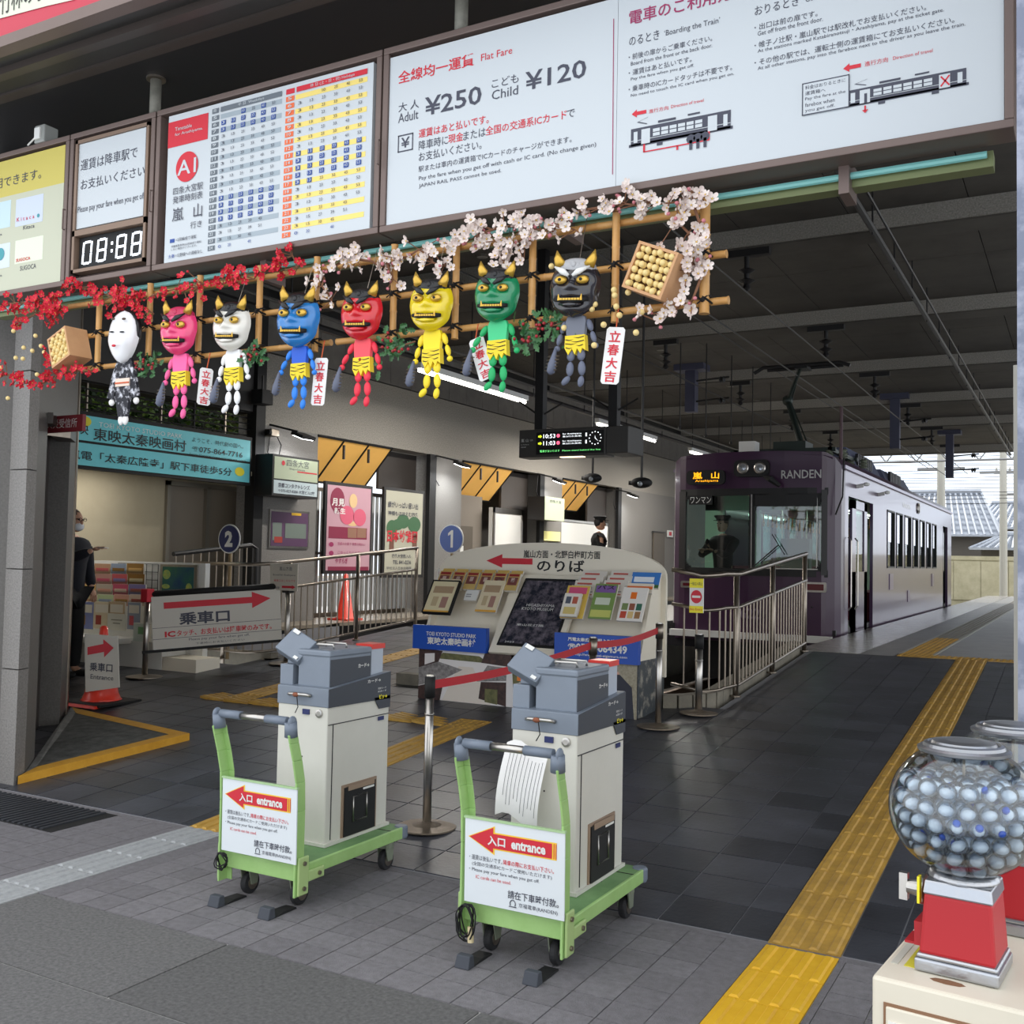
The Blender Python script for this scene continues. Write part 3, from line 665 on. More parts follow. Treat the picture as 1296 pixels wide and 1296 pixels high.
b = MB(); b.box((XR-.02, 15.4, .56), (XR+.03, 16.0, .6)); b.box((XR-.02, 16.2, .56), (XR+.03, 17.3, .6)); b.build('door_sill', m_ss, tr)
for y, z, w, h in ((19.05, 1.32, .4, .28), (24.9, 1.3, .35, .28), (21.2, 1.02, .3, .22)):
    b = MB(); b.box((XR, y, z-h/2), (XR+.012, y+w, z+h/2)); b.build('side_hatch', M('hatch', (120, 104, 128), .3, .4), tr)
b = MB()
for y in (16.0, 17.9): b.tube([(XR, y, 2.78), (XR+.1, y, 2.8)], .03, 8); b.ball((XR+.13, y+.08, 2.82), (.05, .09, .03), 8, 6)
b.build('side_lamp', m_white, tr)
fs_ = FX(XR)
b = MB(); textuv(b, fs_, 'RANDEN', 20.6, 2.72, 21.6, 2.80, .004); b.build('side_lettering', m_ss, tr)
b = MB(); b.tube([fs_.P(22.6+.1*math.cos(t), 2.80+.1*math.sin(t), .01) for t in [2*math.pi*k/16 for k in range(16)]], .012, 5, closed=True); b.tube([fs_.P(22.75+.1*math.cos(t), 2.80+.1*math.sin(t), .01) for t in [2*math.pi*k/16 for k in range(16)]], .012, 5, closed=True); b.build('side_emblem', m_ss, tr)
b = MB(); b.box((XL-.03, 14.8, .34), (XR+.01, Y1, .5)); b.build('skirt', M('dark skirt', (24, 20, 28), .6), tr)
# roof
b = MB(); xs = [XL+(XR-XL)*k/24 for k in range(25)]
ysr = [(14.68, -.10), (14.8, -.03), (15.0, 0), (15.4, 0), (Y1, 0)]
for (ya, da), (yb, db) in zip(ysr, ysr[1:]):
    for xa, xb in zip(xs, xs[1:]):
        ga = lambda x, y, d: (x, max(y, fy(x)-.01), zroof(x)+d*.5)
        b.add([ga(xa, ya, da), ga(xb, ya, da), ga(xb, yb, db), ga(xa, yb, db)], [(0, 1, 2, 3)])
b.add([(x, Y1, zroof(x)) for x in xs]+[(XR, Y1, .4), (XL, Y1, .4)], [tuple(range(27))[::-1]])
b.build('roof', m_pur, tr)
b = MB(); b.box((XR-.02, 15.0, 2.97), (XR+.035, Y1, 3.02)); b.box((XL-.035, 15.0, 2.97), (XL+.02, Y1, 3.02)); b.build('gutter', M('lilac grey gutter', (150, 140, 160), .3, .4), tr)
for y0, y1, h, c in ((17.6, 20.4, .38, 0), (21.0, 24.4, .3, 1)):
    b = MB(); b.hexa([(XC-.9, y0, 3.15), (XC+.95, y0, 3.12), (XC+.95, y1, 3.12), (XC-.9, y1, 3.15)], [(XC-.7, y0+.15, 3.2+h), (XC+.75, y0+.15, 3.2+h), (XC+.75, y1-.15, 3.2+h), (XC-.7, y1-.15, 3.2+h)]); ac = b.build('roof_unit', M('blue grey roof unit', (92, 98, 122), .4), tr)
    b = MB()
    for k in range(10): b.cbox((XC+.87, y0+.5+.14*k, 3.3+h*.25), (.05, .07, .2))
    b.build('louvre', m_dark, ac)
# interior
b = MB(); b.box((XL+.05, 14.8, .6), (XR-.05, Y1, .68)); b.build('floor', m_dark, tr)
b = MB(); b.box((XL+.08, 15.4, 2.72), (XR-.08, Y1-.1, 2.78)); b.build('inner_ceiling', M('cream inner ceiling', (205, 205, 190), .6), tr)
b = MB()
b.box((-4.62, 16.3, .68), (-4.5, 16.4, 2.75)); b.box((-3.55, 16.3, .68), (-3.4, 16.4, 2.75)); b.box((-5.4, 16.3, .68), (-5.1, 16.4, 2.75)); b.box((-5.4, 16.3, 2.45), (-3.0, 16.4, 2.75)); b.box((-5.4, 16.3, .68), (-4.62, 16.4, 1.3))
b.box((-4.45, 16.3, 1.0), (-3.6, 16.36, 1.15)); b.build('cab_partition', m_green, tr)
b = MB(); b.box((-5.38, 14.85, .68), (-4.3, 15.1, 1.46)); b.box((-4.0, 14.85, .68), (-3.1, 15.05, 1.42)); b.build('driving_desk', m_dark, tr)
b = MB(); b.box((-3.98, 15.6, 1.0), (-3.55, 15.75, 1.98)); b.build('fare_box', M('grey green fare box', (110, 130, 124), .5), tr)
b = MB(); b.box((-5.36, 17.6, .68), (-4.95, 26.8, 1.15)); b.box((-5.4, 17.6, 1.15), (-5.28, 26.8, 1.55)); b.box((-3.45, 17.8, .68), (-3.04, 26.8, 1.15)); b.build('bench_seat', M('wine seat cloth', (90, 30, 44), .9), tr)
b = MB()
for y in (17.5, 19.5, 21.5, 23.5, 25.5):
    for x in (-4.95, -3.45): b.tube([(x, y, .68), (x, y, 2.7)], .016, 6)
for x in (-4.95, -3.45): b.tube([(x, 17.4, 2.5), (x, 27, 2.5)], .014, 6)
b.build('grab_pole', m_ss, tr)
b = MB()
for k in range(30):
    for x in (-4.95, -3.45):
        y = 17.6+.3*k; b.box((x-.008, y-.012, 2.35), (x+.008, y+.012, 2.5)); b.tube([(x, y+.045*math.cos(t), 2.31+.045*math.sin(t)) for t in [2*math.pi*q/8 for q in range(8)]], .008, 4, closed=True)
b.build('hanging_straps', M('strap orange', (190, 130, 70), .6), tr)['kind'] = 'stuff'
b = MB(); b.box((XL+.3, Y1-.12, .7), (-4.6, Y1-.08, 2.7)); b.box((-3.8, Y1-.12, .7), (XR-.3, Y1-.08, 2.7)); b.build('rear_wall', m_green, tr)
b = MB(); b.box((-4.3, 17, 2.69), (-4.1, 26, 2.71)); b.build('ceiling_light_strip', M('tram tube light', (235, 255, 245), .5, emit=4), tr)
# front fittings
ff = FY(14.62)
def fplate(name, x0, y0, x1, y1, th, mat, par, Y=None, r=.03, seg=4):
    f = ff if Y is None else FY(Y)
    (u0, v1), (u1, v0) = f.px(x0, y0), f.px(x1, y1); pts = []
    for cx, cz, a0 in ((u1-r, v0+r, -90), (u1-r, v1-r, 0), (u0+r, v1-r, 90), (u0+r, v0+r, 180)):
        for k in range(seg+1): t = math.radians(a0+90*k/seg); pts.append((cx+r*math.cos(t), cz+r*math.sin(t)))
    b = MB(); b.prism(f, pts, -.03, th, 0); return b.build(name, mat, par)
hp = fplate('headlight_housing', 930, 583, 974, 603, .05, m_rub, tr, r=.07)
for px in (941.5, 963):
    c = ff.P(*ff.px(px, 592.5), .05); b = MB(); b.lathe(c, [(.075, -.02), (.085, .01), (.07, .02)], 16, ax=(Vector((1, 0, 0)), Vector((0, 0, 1)), Vector((0, -1, 0)))); b.build('lamp_ring', m_ss, hp)
    b = MB(); b.lathe(c, [(.066, .008), (.04, .025), (.001, .03)], 16, ax=(Vector((1, 0, 0)), Vector((0, 0, 1)), Vector((0, -1, 0)))); b.build('lens', M('clear lens', (160, 165, 170), .1, .5), hp)
ds = fplate('destination_display', 870, 596, 918, 613, .035, m_rub, tr, r=.06)
m_amber = M('amber LED', (255, 170, 20), .5, emit=1.4)
b = MB(); text(b, ff, '嵐   山', 878, 598, 911, 606, .038, .01); text(b, ff, 'Arashiyama', 881, 607.5, 910, 610.5, .038); b.build('led_lettering', m_amber, ds)
b = MB(); text(b, ff, 'RANDEN', 989.5, 595.5, 1040, 605, .03, .012); b.build('front_lettering', m_ss, tr)
pl_ = fplate('one_man_plate', 872, 627.5, 901, 638.5, .0, m_rub, tr, r=.01); b = MB(); text(b, ff, 'ワンマン', 874, 629, 900, 637, .006); b.build('plate_lettering', m_white, pl_)
for (x0, y0, x1, y1) in ((1019, 736.5, 1046, 750), (862, 735, 880, 744)):
    q = fplate('marker_lamp', x0, y0, x1, y1, .02, m_ss, tr, r=.02, Y=14.68 if x0 < 900 else 14.70); fplate('red_lens', x0+3, y0+2.5, x1-3, y1-2.5, .03, M('red lens', (90, 24, 34), .2), q, Y=14.68 if x0 < 900 else 14.70, r=.01)
b = MB(); text(b, ff, '622', 937, 769, 962, 784, .002, .03); b.build('fleet_number', M('silver number', (120, 104, 126), .4, .5), tr)
b = MB(); b.box((-5.35, 14.54, .51), (-3.02, 14.7, .60)); b.build('white_step', m_white, tr)
b = MB(); b.box((-5.0, 14.75, -.1), (-3.4, 15.2, .45)); b.build('coupler_block', m_black, tr)
b = MB(); p = [PY(968, 603, 14.5), PY(975, 606, 14.45), PY(987, 615, 14.5)]; b.tube(p, [.03, .05, .03], 8); b.build('wiper_motor', m_black, tr)
for (x0, y0, x1, y1) in ((948, 722, 985, 690), (960, 722, 905, 722)):
    b = MB(); b.tube([PY(x0, y0, 14.6), PY(x1, y1, 14.58)], .009, 5); b.tube([PY(x1-8, y1-14 if y1 < 700 else y1-1, 14.58), PY(x1+8, y1+12 if y1 < 700 else y1+1, 14.58)], .007, 5); b.build('wiper', m_black, tr)
b = MB(); b.cbox((XC+.9, 14.67, 1.0), (.02, .02, .02)); b.tube([(-3.0, 14.75, 2.3), (-2.9, 14.72, 2.55), (-2.9, 14.8, 3.1)], .012, 6); b.build('rain_pipe', m_black, tr)
# pantograph
pg = MB(); bx, by = -3.95, 16.6
pg.box((-4.8, 15.7, 3.3), (-3.2, 15.76, 3.36)); pg.box((-4.8, 17.4, 3.3), (-3.2, 17.46, 3.36)); pg.box((-4.75, 15.7, 3.3), (-4.69, 17.4, 3.36)); pg.box((-3.31, 15.7, 3.3), (-3.25, 17.4, 3.36))
pg.cbox((-3.95, 16.2, 3.42), (.5, .5, .16))
p0, p1, p2 = PY(1014, 562, 16.3), PY(997, 507, 16.9), PY(1014, 462, 16.3)
pg.tube([p0, p1], .05, 8); pg.tube([p1, p2], .035, 8); pg.tube([p0+Vector((.1, 0, 0)), p1+Vector((.06, 0, -.05))], .012, 6); pg.tube([p1+Vector((.05, .05, 0)), p2], .012, 6); pg.ball(p1, .09, 10, 6)
pg.build('pantograph_arm', M('dark green steel', (48, 58, 54), .5, .3), tr)
b = MB(); b.tube([p2+Vector((-.75, 0, -.08)), p2+Vector((-.6, 0, .0)), p2+Vector((.6, 0, .0)), p2+Vector((.75, 0, -.06))], .03, 8); b.tube([p2+Vector((-.6, .25, .0)), p2+Vector((.6, .25, .0))], .03, 8); b.cbox(p2+Vector((0, .12, -.03)), (.2, .3, .05)); b.build('pantograph_head', m_dark, tr)
for x in (-4.75, -4.5, -3.3, -3.1):
    for y in (15.75, 17.4):
        b = MB(); b.lathe((x, y, 3.18), [(.04, 0), (.08, .03), (.04, .05), (.08, .08), (.04, .1), (.07, .13), (.03, .15)], 10); b.build('roof_insulator', M('glazed insulator', (120, 126, 110), .3), tr)
b = MB(); b.cbox((-4.45, 15.5, 3.33), (.25, .25, .25)); b.build('junction_box', m_white, tr)
b = MB(); b.tube([(-2.98, 15.0, 3.1), (-2.98, 15.0, 3.85)], .025, 6); b.build('radio_mast', M('mast brown', (70, 40, 50), .5), tr)
person((-4.84, 15.5, .84), -math.pi/2-.3, 1.72, 'uniformed tram driver in a cap seated at the left of the cab window', [(.25, .24, .88), (.42, .12, .95)], [(.25, -.24, .88), (.42, -.1, .95)], m_bkc, m_bkc, m_hairg, cap=m_bkc, sit=True)
person((-7.9, 17.6, ZP), math.pi/2-.9, 1.74, 'station attendant in black uniform and peaked cap standing behind the leaflet kiosk', [(.02, .24, 1.18), (.14, .2, .95)], [(.02, -.24, 1.18), (.14, -.2, .95)], m_bkc, m_bkc, M('black hair', (16, 14, 14), .6), cap=m_bkc)
# ================================================================ HANGING SIGNBOARDS
YB = 4.0
m_brn = M('brown aluminium frame', (112, 96, 90), .45, .3, var=.06, scale=3)
m_brn2 = M('lighter brown inner frame', (132, 110, 94), .45, .3)
m_sheet = M('white sign sheet', (198, 204, 208), .55)
m_ink = M('dark grey ink', (66, 68, 82), .6); m_red = M('red ink', (206, 40, 56), .6); m_blue = M('blue ink', (40, 74, 150), .6)
m_maroon = M('maroon ink', (156, 44, 92), .6); m_black_i = M('black ink', (24, 24, 26), .6)
fb = FY(YB)
def quadz(pts, fc=None): return [(fc or fb).px(*p) for p in pts]
ZB0, ZB1 = 3.17, 4.085
def board(x0, x1, label, sheets, fw=.032, cat='signboard'):
    t = thing('hanging_signboard', ((x0+x1)/2, YB, ZB0), label, cat)
    b = MB()
    b.box((x0, YB-.012, ZB0), (x1, YB+.14, ZB0+fw)); b.box((x0, YB-.012, ZB1-fw), (x1, YB+.14, ZB1)); b.box((x0, YB-.012, ZB0+fw), (x0+fw, YB+.14, ZB1-fw)); b.box((x1-fw, YB-.012, ZB0+fw), (x1, YB+.14, ZB1-fw))
    b.box((x0+.01, YB+.06, ZB0+.01), (x1-.01, YB+.13, ZB1-.01))
    b.build('frame', m_brn, t, bevel=.004)
    b = MB(); b.tube([(x0+.004, YB-.03, 3.5), (x0+.004, YB-.045, 3.5), (x0+.004, YB-.045, 3.62), (x0+.004, YB-.03, 3.62)], .005, 5); b.build('latch', m_brn, t)
    for (u0, v0, u1, v1, m) in sheets:
        b = MB(); b.box((u0, YB-.001, v0), (u1, YB+.07, v1)); b.build('sheet', m, t)
    return t
ub = lambda x, y: fb.px(x, y)
# fare board (big, right)
xa = ub(484, 200)[0]; xb = ub(1284, 100)[0]
t4 = board(xa, xb, 'large white fare and boarding instruction board, rightmost of the hanging row', [(xa+.034, ZB0+.034, ub(781, 120)[0]-.001, ZB1-.05, m_sheet), (ub(781, 120)[0]+.001, ZB0+.034, xb-.034, ZB1-.05, m_sheet)])
RI, BI, DI = MB(), MB(), MB()
def tl(mb, fc, s, x0, y0, x1, y1, n=.003, bold=0):      # y0, y1: top and bottom of the line at its left end
    a, c, d = fc.px(x0, y0), fc.px(x0, y1), fc.px(x1, y0); textuv(mb, fc, s, a[0], c[1], d[0], a[1], n, bold)
def tb(mb, s, x0, y0, x1, y1, bold=0): tl(mb, fb, s, x0, y0, x1, y1, .003, bold)
# helper: slanted rows follow the perspective since boxes are given as top-left and bottom-right pixels
Z2 = lambda x, y: (480+x/3.086, y/3.086)
def t2(mb, s, x0, y0, x1, y1, bold=0): a, c = Z2(x0, y0), Z2(x1, y1); tb(mb, s, a[0], a[1], c[0], c[1], bold)
t2(RI, '全線均一運賃', 76, 282, 371, 330, .012); t2(RI, 'Flat Fare', 399, 213, 520, 240)
t2(BI, '大 人', 77, 405, 156, 440); t2(BI, 'Adult', 76, 446, 154, 482); t2(BI, '¥250', 180, 383, 400, 455, .012)
t2(BI, 'こども', 441, 312, 545, 346); t2(BI, 'Child', 441, 356, 543, 392); t2(BI, '¥120', 572, 284, 809, 356, .012)
t2(RI, '運賃はあと払いです。', 156, 507, 428, 541, .006)
t2(BI, '降車時に', 156, 552, 270, 588); t2(RI, '現金', 271, 527, 329, 562, .006); t2(BI, 'または', 330, 516, 416, 550); t2(RI, '全国の交通系ICカード', 417, 496, 732, 531, .006); t2(BI, 'で', 733, 432, 765, 462)
t2(BI, 'お支払いください。', 156, 597, 400, 632); t2(BI, '駅または車内の運賃箱でICカードのチャージができます。', 155, 650, 750, 674)
t2(BI, 'Pay the fare when you get off with cash or IC card. (No change given)', 156, 690, 846, 710); t2(BI, 'JAPAN RAIL PASS cannot be used.', 156, 720, 476, 738)
u0, v0 = ub(*Z2(73, 598)); u1, v1 = ub(*Z2(134, 518))
for w in ((u0, v0, u1, v0+.006), (u0, v1-.006, u1, v1), (u0, v0, u0+.006, v1), (u1-.006, v0, u1, v1)): BI.flat(fb, [(w[0], w[1]), (w[2], w[1]), (w[2], w[3]), (w[0], w[3])], .003)
t2(BI, '¥', 87, 540, 120, 580, .01)
Z3 = lambda x, y: (780+x/2.512, y/2.512)
MI = MB()
def t3(mb, s, x0, y0, x1, y1, bold=0): a, c = Z3(x0, y0), Z3(x1, y1); tb(mb, s, a[0], a[1], c[0], c[1], bold)
t3(MI, '電車のご利用方法', 42, 36, 420, 82, .012)
MI.flat(fb, [ub(776.5, 24), ub(777.5, 24), ub(776, 221), ub(775, 221)], .003)
t3(BI, 'のるとき', 42, 118, 137, 148); t3(BI, '‘Boarding the Train’', 153, 98, 330, 121)
t3(BI, 'おりるとき', 441, 22, 580, 51); t3(BI, '‘Getting off the Train’', 597, -8, 790, 14)
for s, e, y, w, we in (('・前後の扉からご乗車ください。', 'Board from the front or the back door.', 176, 305, 305), ('・運賃はあと払いです。', 'Pay the fare when you get off.', 226, 240, 247), ('・乗車時のICカードタッチは不要です。', 'No need to touch the IC card when you get on.', 278, 368, 374)):
    t3(BI, s, 40, y-2, w, y+17); t3(BI, e, 47, y+22, we, y+34)
for s, e, y, w, we in (('・出口は前の扉です。', 'Get off from the front door.', 79, 640, 657), ('・帷子ノ辻駅・嵐山駅では駅改札でお支払いください。', 'At the stations marked Katabiranotsuji・Arashiyama, pay at the ticket gate.', 136, 985, 1042), ('・その他の駅では、運転士側の運賃箱にてお支払いください。', 'At all other stations, pay into the farebox next to the driver as you leave the train.', 191, 1075, 1110)):
    t3(BI, s, 440, y, w, y+20); t3(BI, e, 450, y+22, we, y+36)
t3(RI, '進行方向', 104, 349, 166, 362); t3(RI, 'Direction of travel', 175, 335, 278, 345)
t3(RI, '進行方向', 790, 197, 864, 213); t3(RI, 'Direction of travel', 880, 181, 1006, 192)
def arrowL(mb, fc, x0, y0, x1, y1, n=.003, mi=0, head=.35):   # left-pointing arrow in a pixel box
    (a, d), (c, b_) = fc.px(x0, y0), fc.px(x1, y1); h = d-b_; m = (d+b_)/2; k = a+(c-a)*head
    mb.flat(fc, [(a, m), (k, b_), (k, m-h*.22), (c, m-h*.22), (c, m+h*.22), (k, m+h*.22), (k, d)], n, mi)
arrowL(RI, fb, *Z3(50, 352), *Z3(96, 368)); arrowL(RI, fb, *Z3(722, 206), *Z3(778, 222))
WI = MB()
def tramdiag(L, Rr_, cross):
    (u0, v1), (u1, v0) = ub(*L), ub(*Rr_); w = u1-u0; h = v1-v0; q = lambda a, c, e, g, mb=DI, n=.003: mb.flat(fb, [(u0+a*w, v0+c*h), (u0+e*w, v0+c*h), (u0+e*w, v0+g*h), (u0+a*w, v0+g*h)], n)
    q(.0, .18, 1, .78); q(-.02, .15, 1.02, .25); q(.28, .82, .46, .9); q(.58, .86, .70, .92); q(.27, .05, .33, .15); q(.72, .05, .78, .15)
    q(.03, .28, .07, .66, WI, .004); q(.93, .28, .97, .66, WI, .004); q(.11, .2, .2, .7, WI, .004); q(.78, .2, .87, .7, WI, .004)
    for k in range(6):
        for j in (0, 1): q(.23+.085*k, .40+.14*j, .30+.085*k, .51+.14*j, WI, .004)
    q(.0, .34, 1, .36, WI, .0045)
    DI.flat(fb, [(u0+.06*w, v0+.98*h), (u0+.16*w, v0+.86*h), (u0+.17*w, v0+.88*h), (u0+.08*w, v0+.99*h)], .003); DI.flat(fb, [(u0+.08*w, v0+.99*h), (u0+.06*w, v0+.98*h), (u0+.17*w, v0+1.08*h), (u0+.18*w, v0+1.1*h)], .003)
    if cross:
        for s in (-1, 1): RI.flat(fb, [(u0+.79*w, v0+(.45+s*.16)*h), (u0+.80*w, v0+(.45+s*.2)*h), (u0+.87*w, v0+(.45-s*.16)*h), (u0+.86*w, v0+(.45-s*.2)*h)], .005)
        RI.flat(fb, [(u0+.15*w, v0+.1*h), (u0+.165*w, v0+.1*h), (u0+.165*w, v0-.08*h), (u0+.15*w, v0-.08*h)], .004); RI.flat(fb, [(u0+.13*w, v0-.06*h), (u0+.158*w, v0-.18*h), (u0+.185*w, v0-.06*h)], .004)
        DI.flat(fb, [(u0+.15*w, v0+.2*h), (u0+.175*w, v0+.2*h), (u0+.175*w, v0+.55*h), (u0+.15*w, v0+.55*h)], .005)
    else:
        for a, c, e, g in ((.13, -.08, .15, .18), (.13, -.1, .78, -.06), (.78, -.1, .80, .2), (.47, -.22, .49, -.08)): RI.flat(fb, [(u0+a*w, v0+c*h), (u0+e*w, v0+c*h), (u0+e*w, v0+g*h), (u0+a*w, v0+g*h)], .004)
        for k in range(3):
            a = .6+.07*k; q(a, -.3, a+.03, .02, DI, .005); DI.flat(fb, [(u0+(a+.015)*w+.02*math.cos(t), v0+.06*h+.02*math.sin(t)) for t in [2*math.pi*i/8 for i in range(8)]], .005)
tramdiag(Z3(48, 392), Z3(364, 425), False); tramdiag(Z3(735, 272), Z3(1113, 285), True)
u0, v1 = ub(*Z3(592, 268)); u1, v0 = ub(*Z3(742, 342))
WI.flat(fb, [(u0, v0), (u1, v0), (u1, v1), (u0, v1)], .005)
for w in ((u0, v0, u1, v0+.004), (u0, v1-.004, u1, v1), (u0, v0, u0+.004, v1), (u1-.004, v0, u1, v1)): BI.flat(fb, [(w[0], w[1]), (w[2], w[1]), (w[2], w[3]), (w[0], w[3])], .006)
for k, s in enumerate(('料金はおりるときに', '運賃箱へ', 'Pay the fare at the', 'farebox when', 'you get off.')): textuv(BI, fb, s, u0+.012, v0+(v1-v0)*(.07+.18*(4-k)), u0+(.165 if k != 1 else .09)-(.04 if k > 2 else 0), v0+(v1-v0)*(.19+.18*(4-k)), .006)
RI.build('red_lettering', m_red, t4); BI.build('dark_lettering', m_ink, t4); MI.build('maroon_lettering', m_maroon, t4); DI.build('tram_diagrams', m_ink, t4); WI.build('diagram_windows', m_sheet, t4)
# timetable board
Z1 = lambda x, y: (x/2.592, y/2.592)
xa = ub(197, 250)[0]; xb = ub(482, 200)[0]
s0, s1 = ub(211, 240)[0], ub(470, 200)[0]
t3b = board(xa, xb, 'white timetable board with a red A1 disc, second from the right of the hanging row', [(s0, ub(210.5, 333)[1], s1, ub(211.4, 148.5)[1], m_sheet)])
zt, zb_ = ub(211.4, 148.5)[1], ub(210.5, 333)[1]; w = s1-s0; h = zt-zb_
RI, BI, GI, BLU, OR, YE, WI, LB = (MB() for _ in range(8))
def q(mb, a, c, e, g, n=.003): mb.flat(fb, [(s0+a*w, zt-g*h), (s0+e*w, zt-g*h), (s0+e*w, zt-c*h), (s0+a*w, zt-c*h)], n)
def tq(mb, s, a, c, e, g, bold=0, n=.006): textuv(mb, fb, s, s0+a*w, zt-g*h, s0+e*w, zt-c*h, n, bold)
q(RI, .0, .045, .215, .22); tq(WI, 'Timetable', .04, .09, .13, .115); tq(WI, 'for Arashiyama.', .04, .13, .19, .155)
RI.flat(fb, [(s0+.11*w+.085*math.cos(t), zt-.375*h+.085*math.sin(t)) for t in [2*math.pi*k/32 for k in range(32)]], .0045); tq(WI, 'A1', .06, .325, .16, .425, .012)
tq(BI, '四条大宮駅', .04, .50, .2, .55); tq(BI, '発車時刻表', .04, .56, .2, .61); tq(BI, '嵐', .04, .64, .1, .73); tq(BI, '山', .155, .64, .2, .73); tq(BI, '行き', .14, .755, .2, .80)
q(BLU, .03, .845, .055, .87); tq(BI, '=2両編成で運転', .065, .845, .175, .87); tq(BI, '停電等緊急時は2両編成で運転', .04, .89, .2, .905); tq(BI, 'しない場合がございます。', .04, .91, .18, .925); tq(BLU, '太秦', .025, .95, .06, .975); tq(BI, '=北野線への連絡なし', .065, .95, .21, .975)
q(GI, .28, .03, .585, .063, .0045); tq(WI, '平 日  Weekdays', .37, .035, .5, .06); q(GI, .235, .03, .27, .063); tq(WI, '時', .245, .035, .26, .058)
q(RI, .655, .03, .975, .063, .0045); tq(WI, '休 日 (土・日・祝) Holidays', .72, .035, .92, .06); q(RI, .605, .03, .645, .063)
rows = 20; rh = .905/rows
wk = {5: '........44', 6: '0 .. 18 24 33 42 48', 7: '4 13 23 33 43 53'}
for i in range(rows):
    hr = 5+i; y = .078+i*rh; q(GI, .235, y, .272, y+rh*.7); tq(WI, str(hr), .244, y+.006, .263, y+.026, .01); q(OR, .605, y, .645, y+rh*.7); tq(WI, str(hr), .616, y+.006, .635, y+.026, .01)
    if i % 2 == 0: q(LB, .28, y+.0, .585, y+rh*.7, .002)
    q(YE, .65, y, .975, y+rh*.7, .002) if i % 2 == 0 else None
    mins = ['3', '13', '23', '33', '43', '53']
    if i >= 16: mins = {16: ['3', '13', '23', '33', '43'], 17: ['3', '15', '27', '39', '51'], 18: ['3', '15', '30', '45', ''], 19: ['0', '20', '', '40', '']}[i]
    if i == 0: mins = ['', '', '10', '25', '40', '53']
    for j, m in enumerate(mins):
        if not m: continue
        a = .29+.05*j; hl = i in (1, 2, 12, 13, 14, 15)
        if hl or (i == 0 and j in (1, 2, 4)): q(BLU, a-.004, y, a+.018, y+.03, .0045); tq(WI, m, a, y+.005, a+.014, y+.024, 0)
        else: tq(BI if i < 19 else BLU, m, a, y+.005, a+.015, y+.024, 0)
        a = .665+.055*j; hl = i in (8, 9, 10, 11) or (i == 12 and j < 2)
        if hl: q(BLU, a-.004, y, a+.018, y+.03, .0045); tq(WI, m, a, y+.005, a+.014, y+.024, 0)
        else: tq(BI if i < 19 else BLU, m, a, y+.005, a+.015, y+.024, 0)
RI.build('red_print', m_red, t3b); BI.build('dark_lettering', m_ink, t3b); GI.build('grey_print', M('grey ink', (104, 112, 120), .6), t3b); BLU.build('blue_print', m_blue, t3b); OR.build('orange_print', M('orange ink', (232, 110, 64), .6), t3b)
YE.build('yellow_bands', M('pale yellow ink', (238, 214, 120), .6), t3b); LB.build('grey_bands', M('pale grey ink', (158, 170, 178), .6), t3b); WI.build('white_lettering', m_sheet, t3b)
# narrow board with clock
xa = ub(88, 260)[0]; xb = ub(197, 250)[0]
s0, s1 = ub(98, 240)[0], ub(183, 220)[0]
t2b = board(xa, xb-.012, 'narrow white notice board with a digital clock below, between the timetable and the yellow board', [(s0, ub(98, 290)[1], s1, ub(98, 184)[1], m_sheet)])
b = MB(); i0, i1 = xa+.05, xb-.06
for bx_ in ((i0, 3.235, i1, 3.255), (i0, 4.015, i1, 4.035), (i0, 3.235, i0+.02, 4.035), (i1-.02, 3.235, i1, 4.035), (i0, 3.455, i1, 3.49)): b.box((bx_[0], YB-.012, bx_[1]), (bx_[2], YB+.05, bx_[3]))
b.build('inner_frame', m_brn2, t2b)
BI = MB(); tb(BI, '運賃は降車駅で', 103, 203, 174, 217); tb(BI, 'お支払いください', 103, 228, 183, 241); tb(BI, 'Please pay your fare when you get off.', 99, 262, 183.5, 272)
BI.build('dark_lettering', m_ink, t2b)
c0, c1 = ub(97, 310)[0], ub(180, 310)[0]
b = MB(); b.box((c0, YB+.02, 3.26), (c1, YB+.05, 3.45)); dc = b.build('clock_display', m_black, t2b)
m_seg = M('white clock segment', (240, 246, 255), .4, emit=1.2)
def seg7(mb, fc, u, v, w, h, which, sk=.12, t=.2, n=.004):
    S = {'a': (t, 1-t*.5, 1-t, 1), 'd': (t, 0, 1-t, t*.5), 'g': (t, .5-t*.25, 1-t, .5+t*.25), 'f': (0, .5, t*.9, 1-t*.2), 'b': (1-t*.9, .5, 1, 1-t*.2), 'e': (0, t*.2, t*.9, .47), 'c': (1-t*.9, t*.2, 1, .47)}
    for k in which:
        a, c, e, g = S[k]; mb.flat(fc, [(u+a*w+sk*c*w, v+c*h), (u+e*w+sk*c*w, v+c*h), (u+e*w+sk*g*w, v+g*h), (u+a*w+sk*g*w, v+g*h)], n)
fk = FY(YB+.02); b = MB()
cw = (c1-c0)
for k, wh in enumerate(('abcdef', 'abcdefg', 'abcdefg', 'abcdefg')): seg7(b, fk, c0+cw*(.05+.225*k+(.07 if k > 1 else 0)), 3.285, cw*.15, .14, wh)
for z in (3.33, 3.375): b.flat(fk, [(c0+cw*.5, z), (c0+cw*.53, z), (c0+cw*.53, z+.018), (c0+cw*.5, z+.018)], .004)
b.build('clock_digits', m_seg, dc)
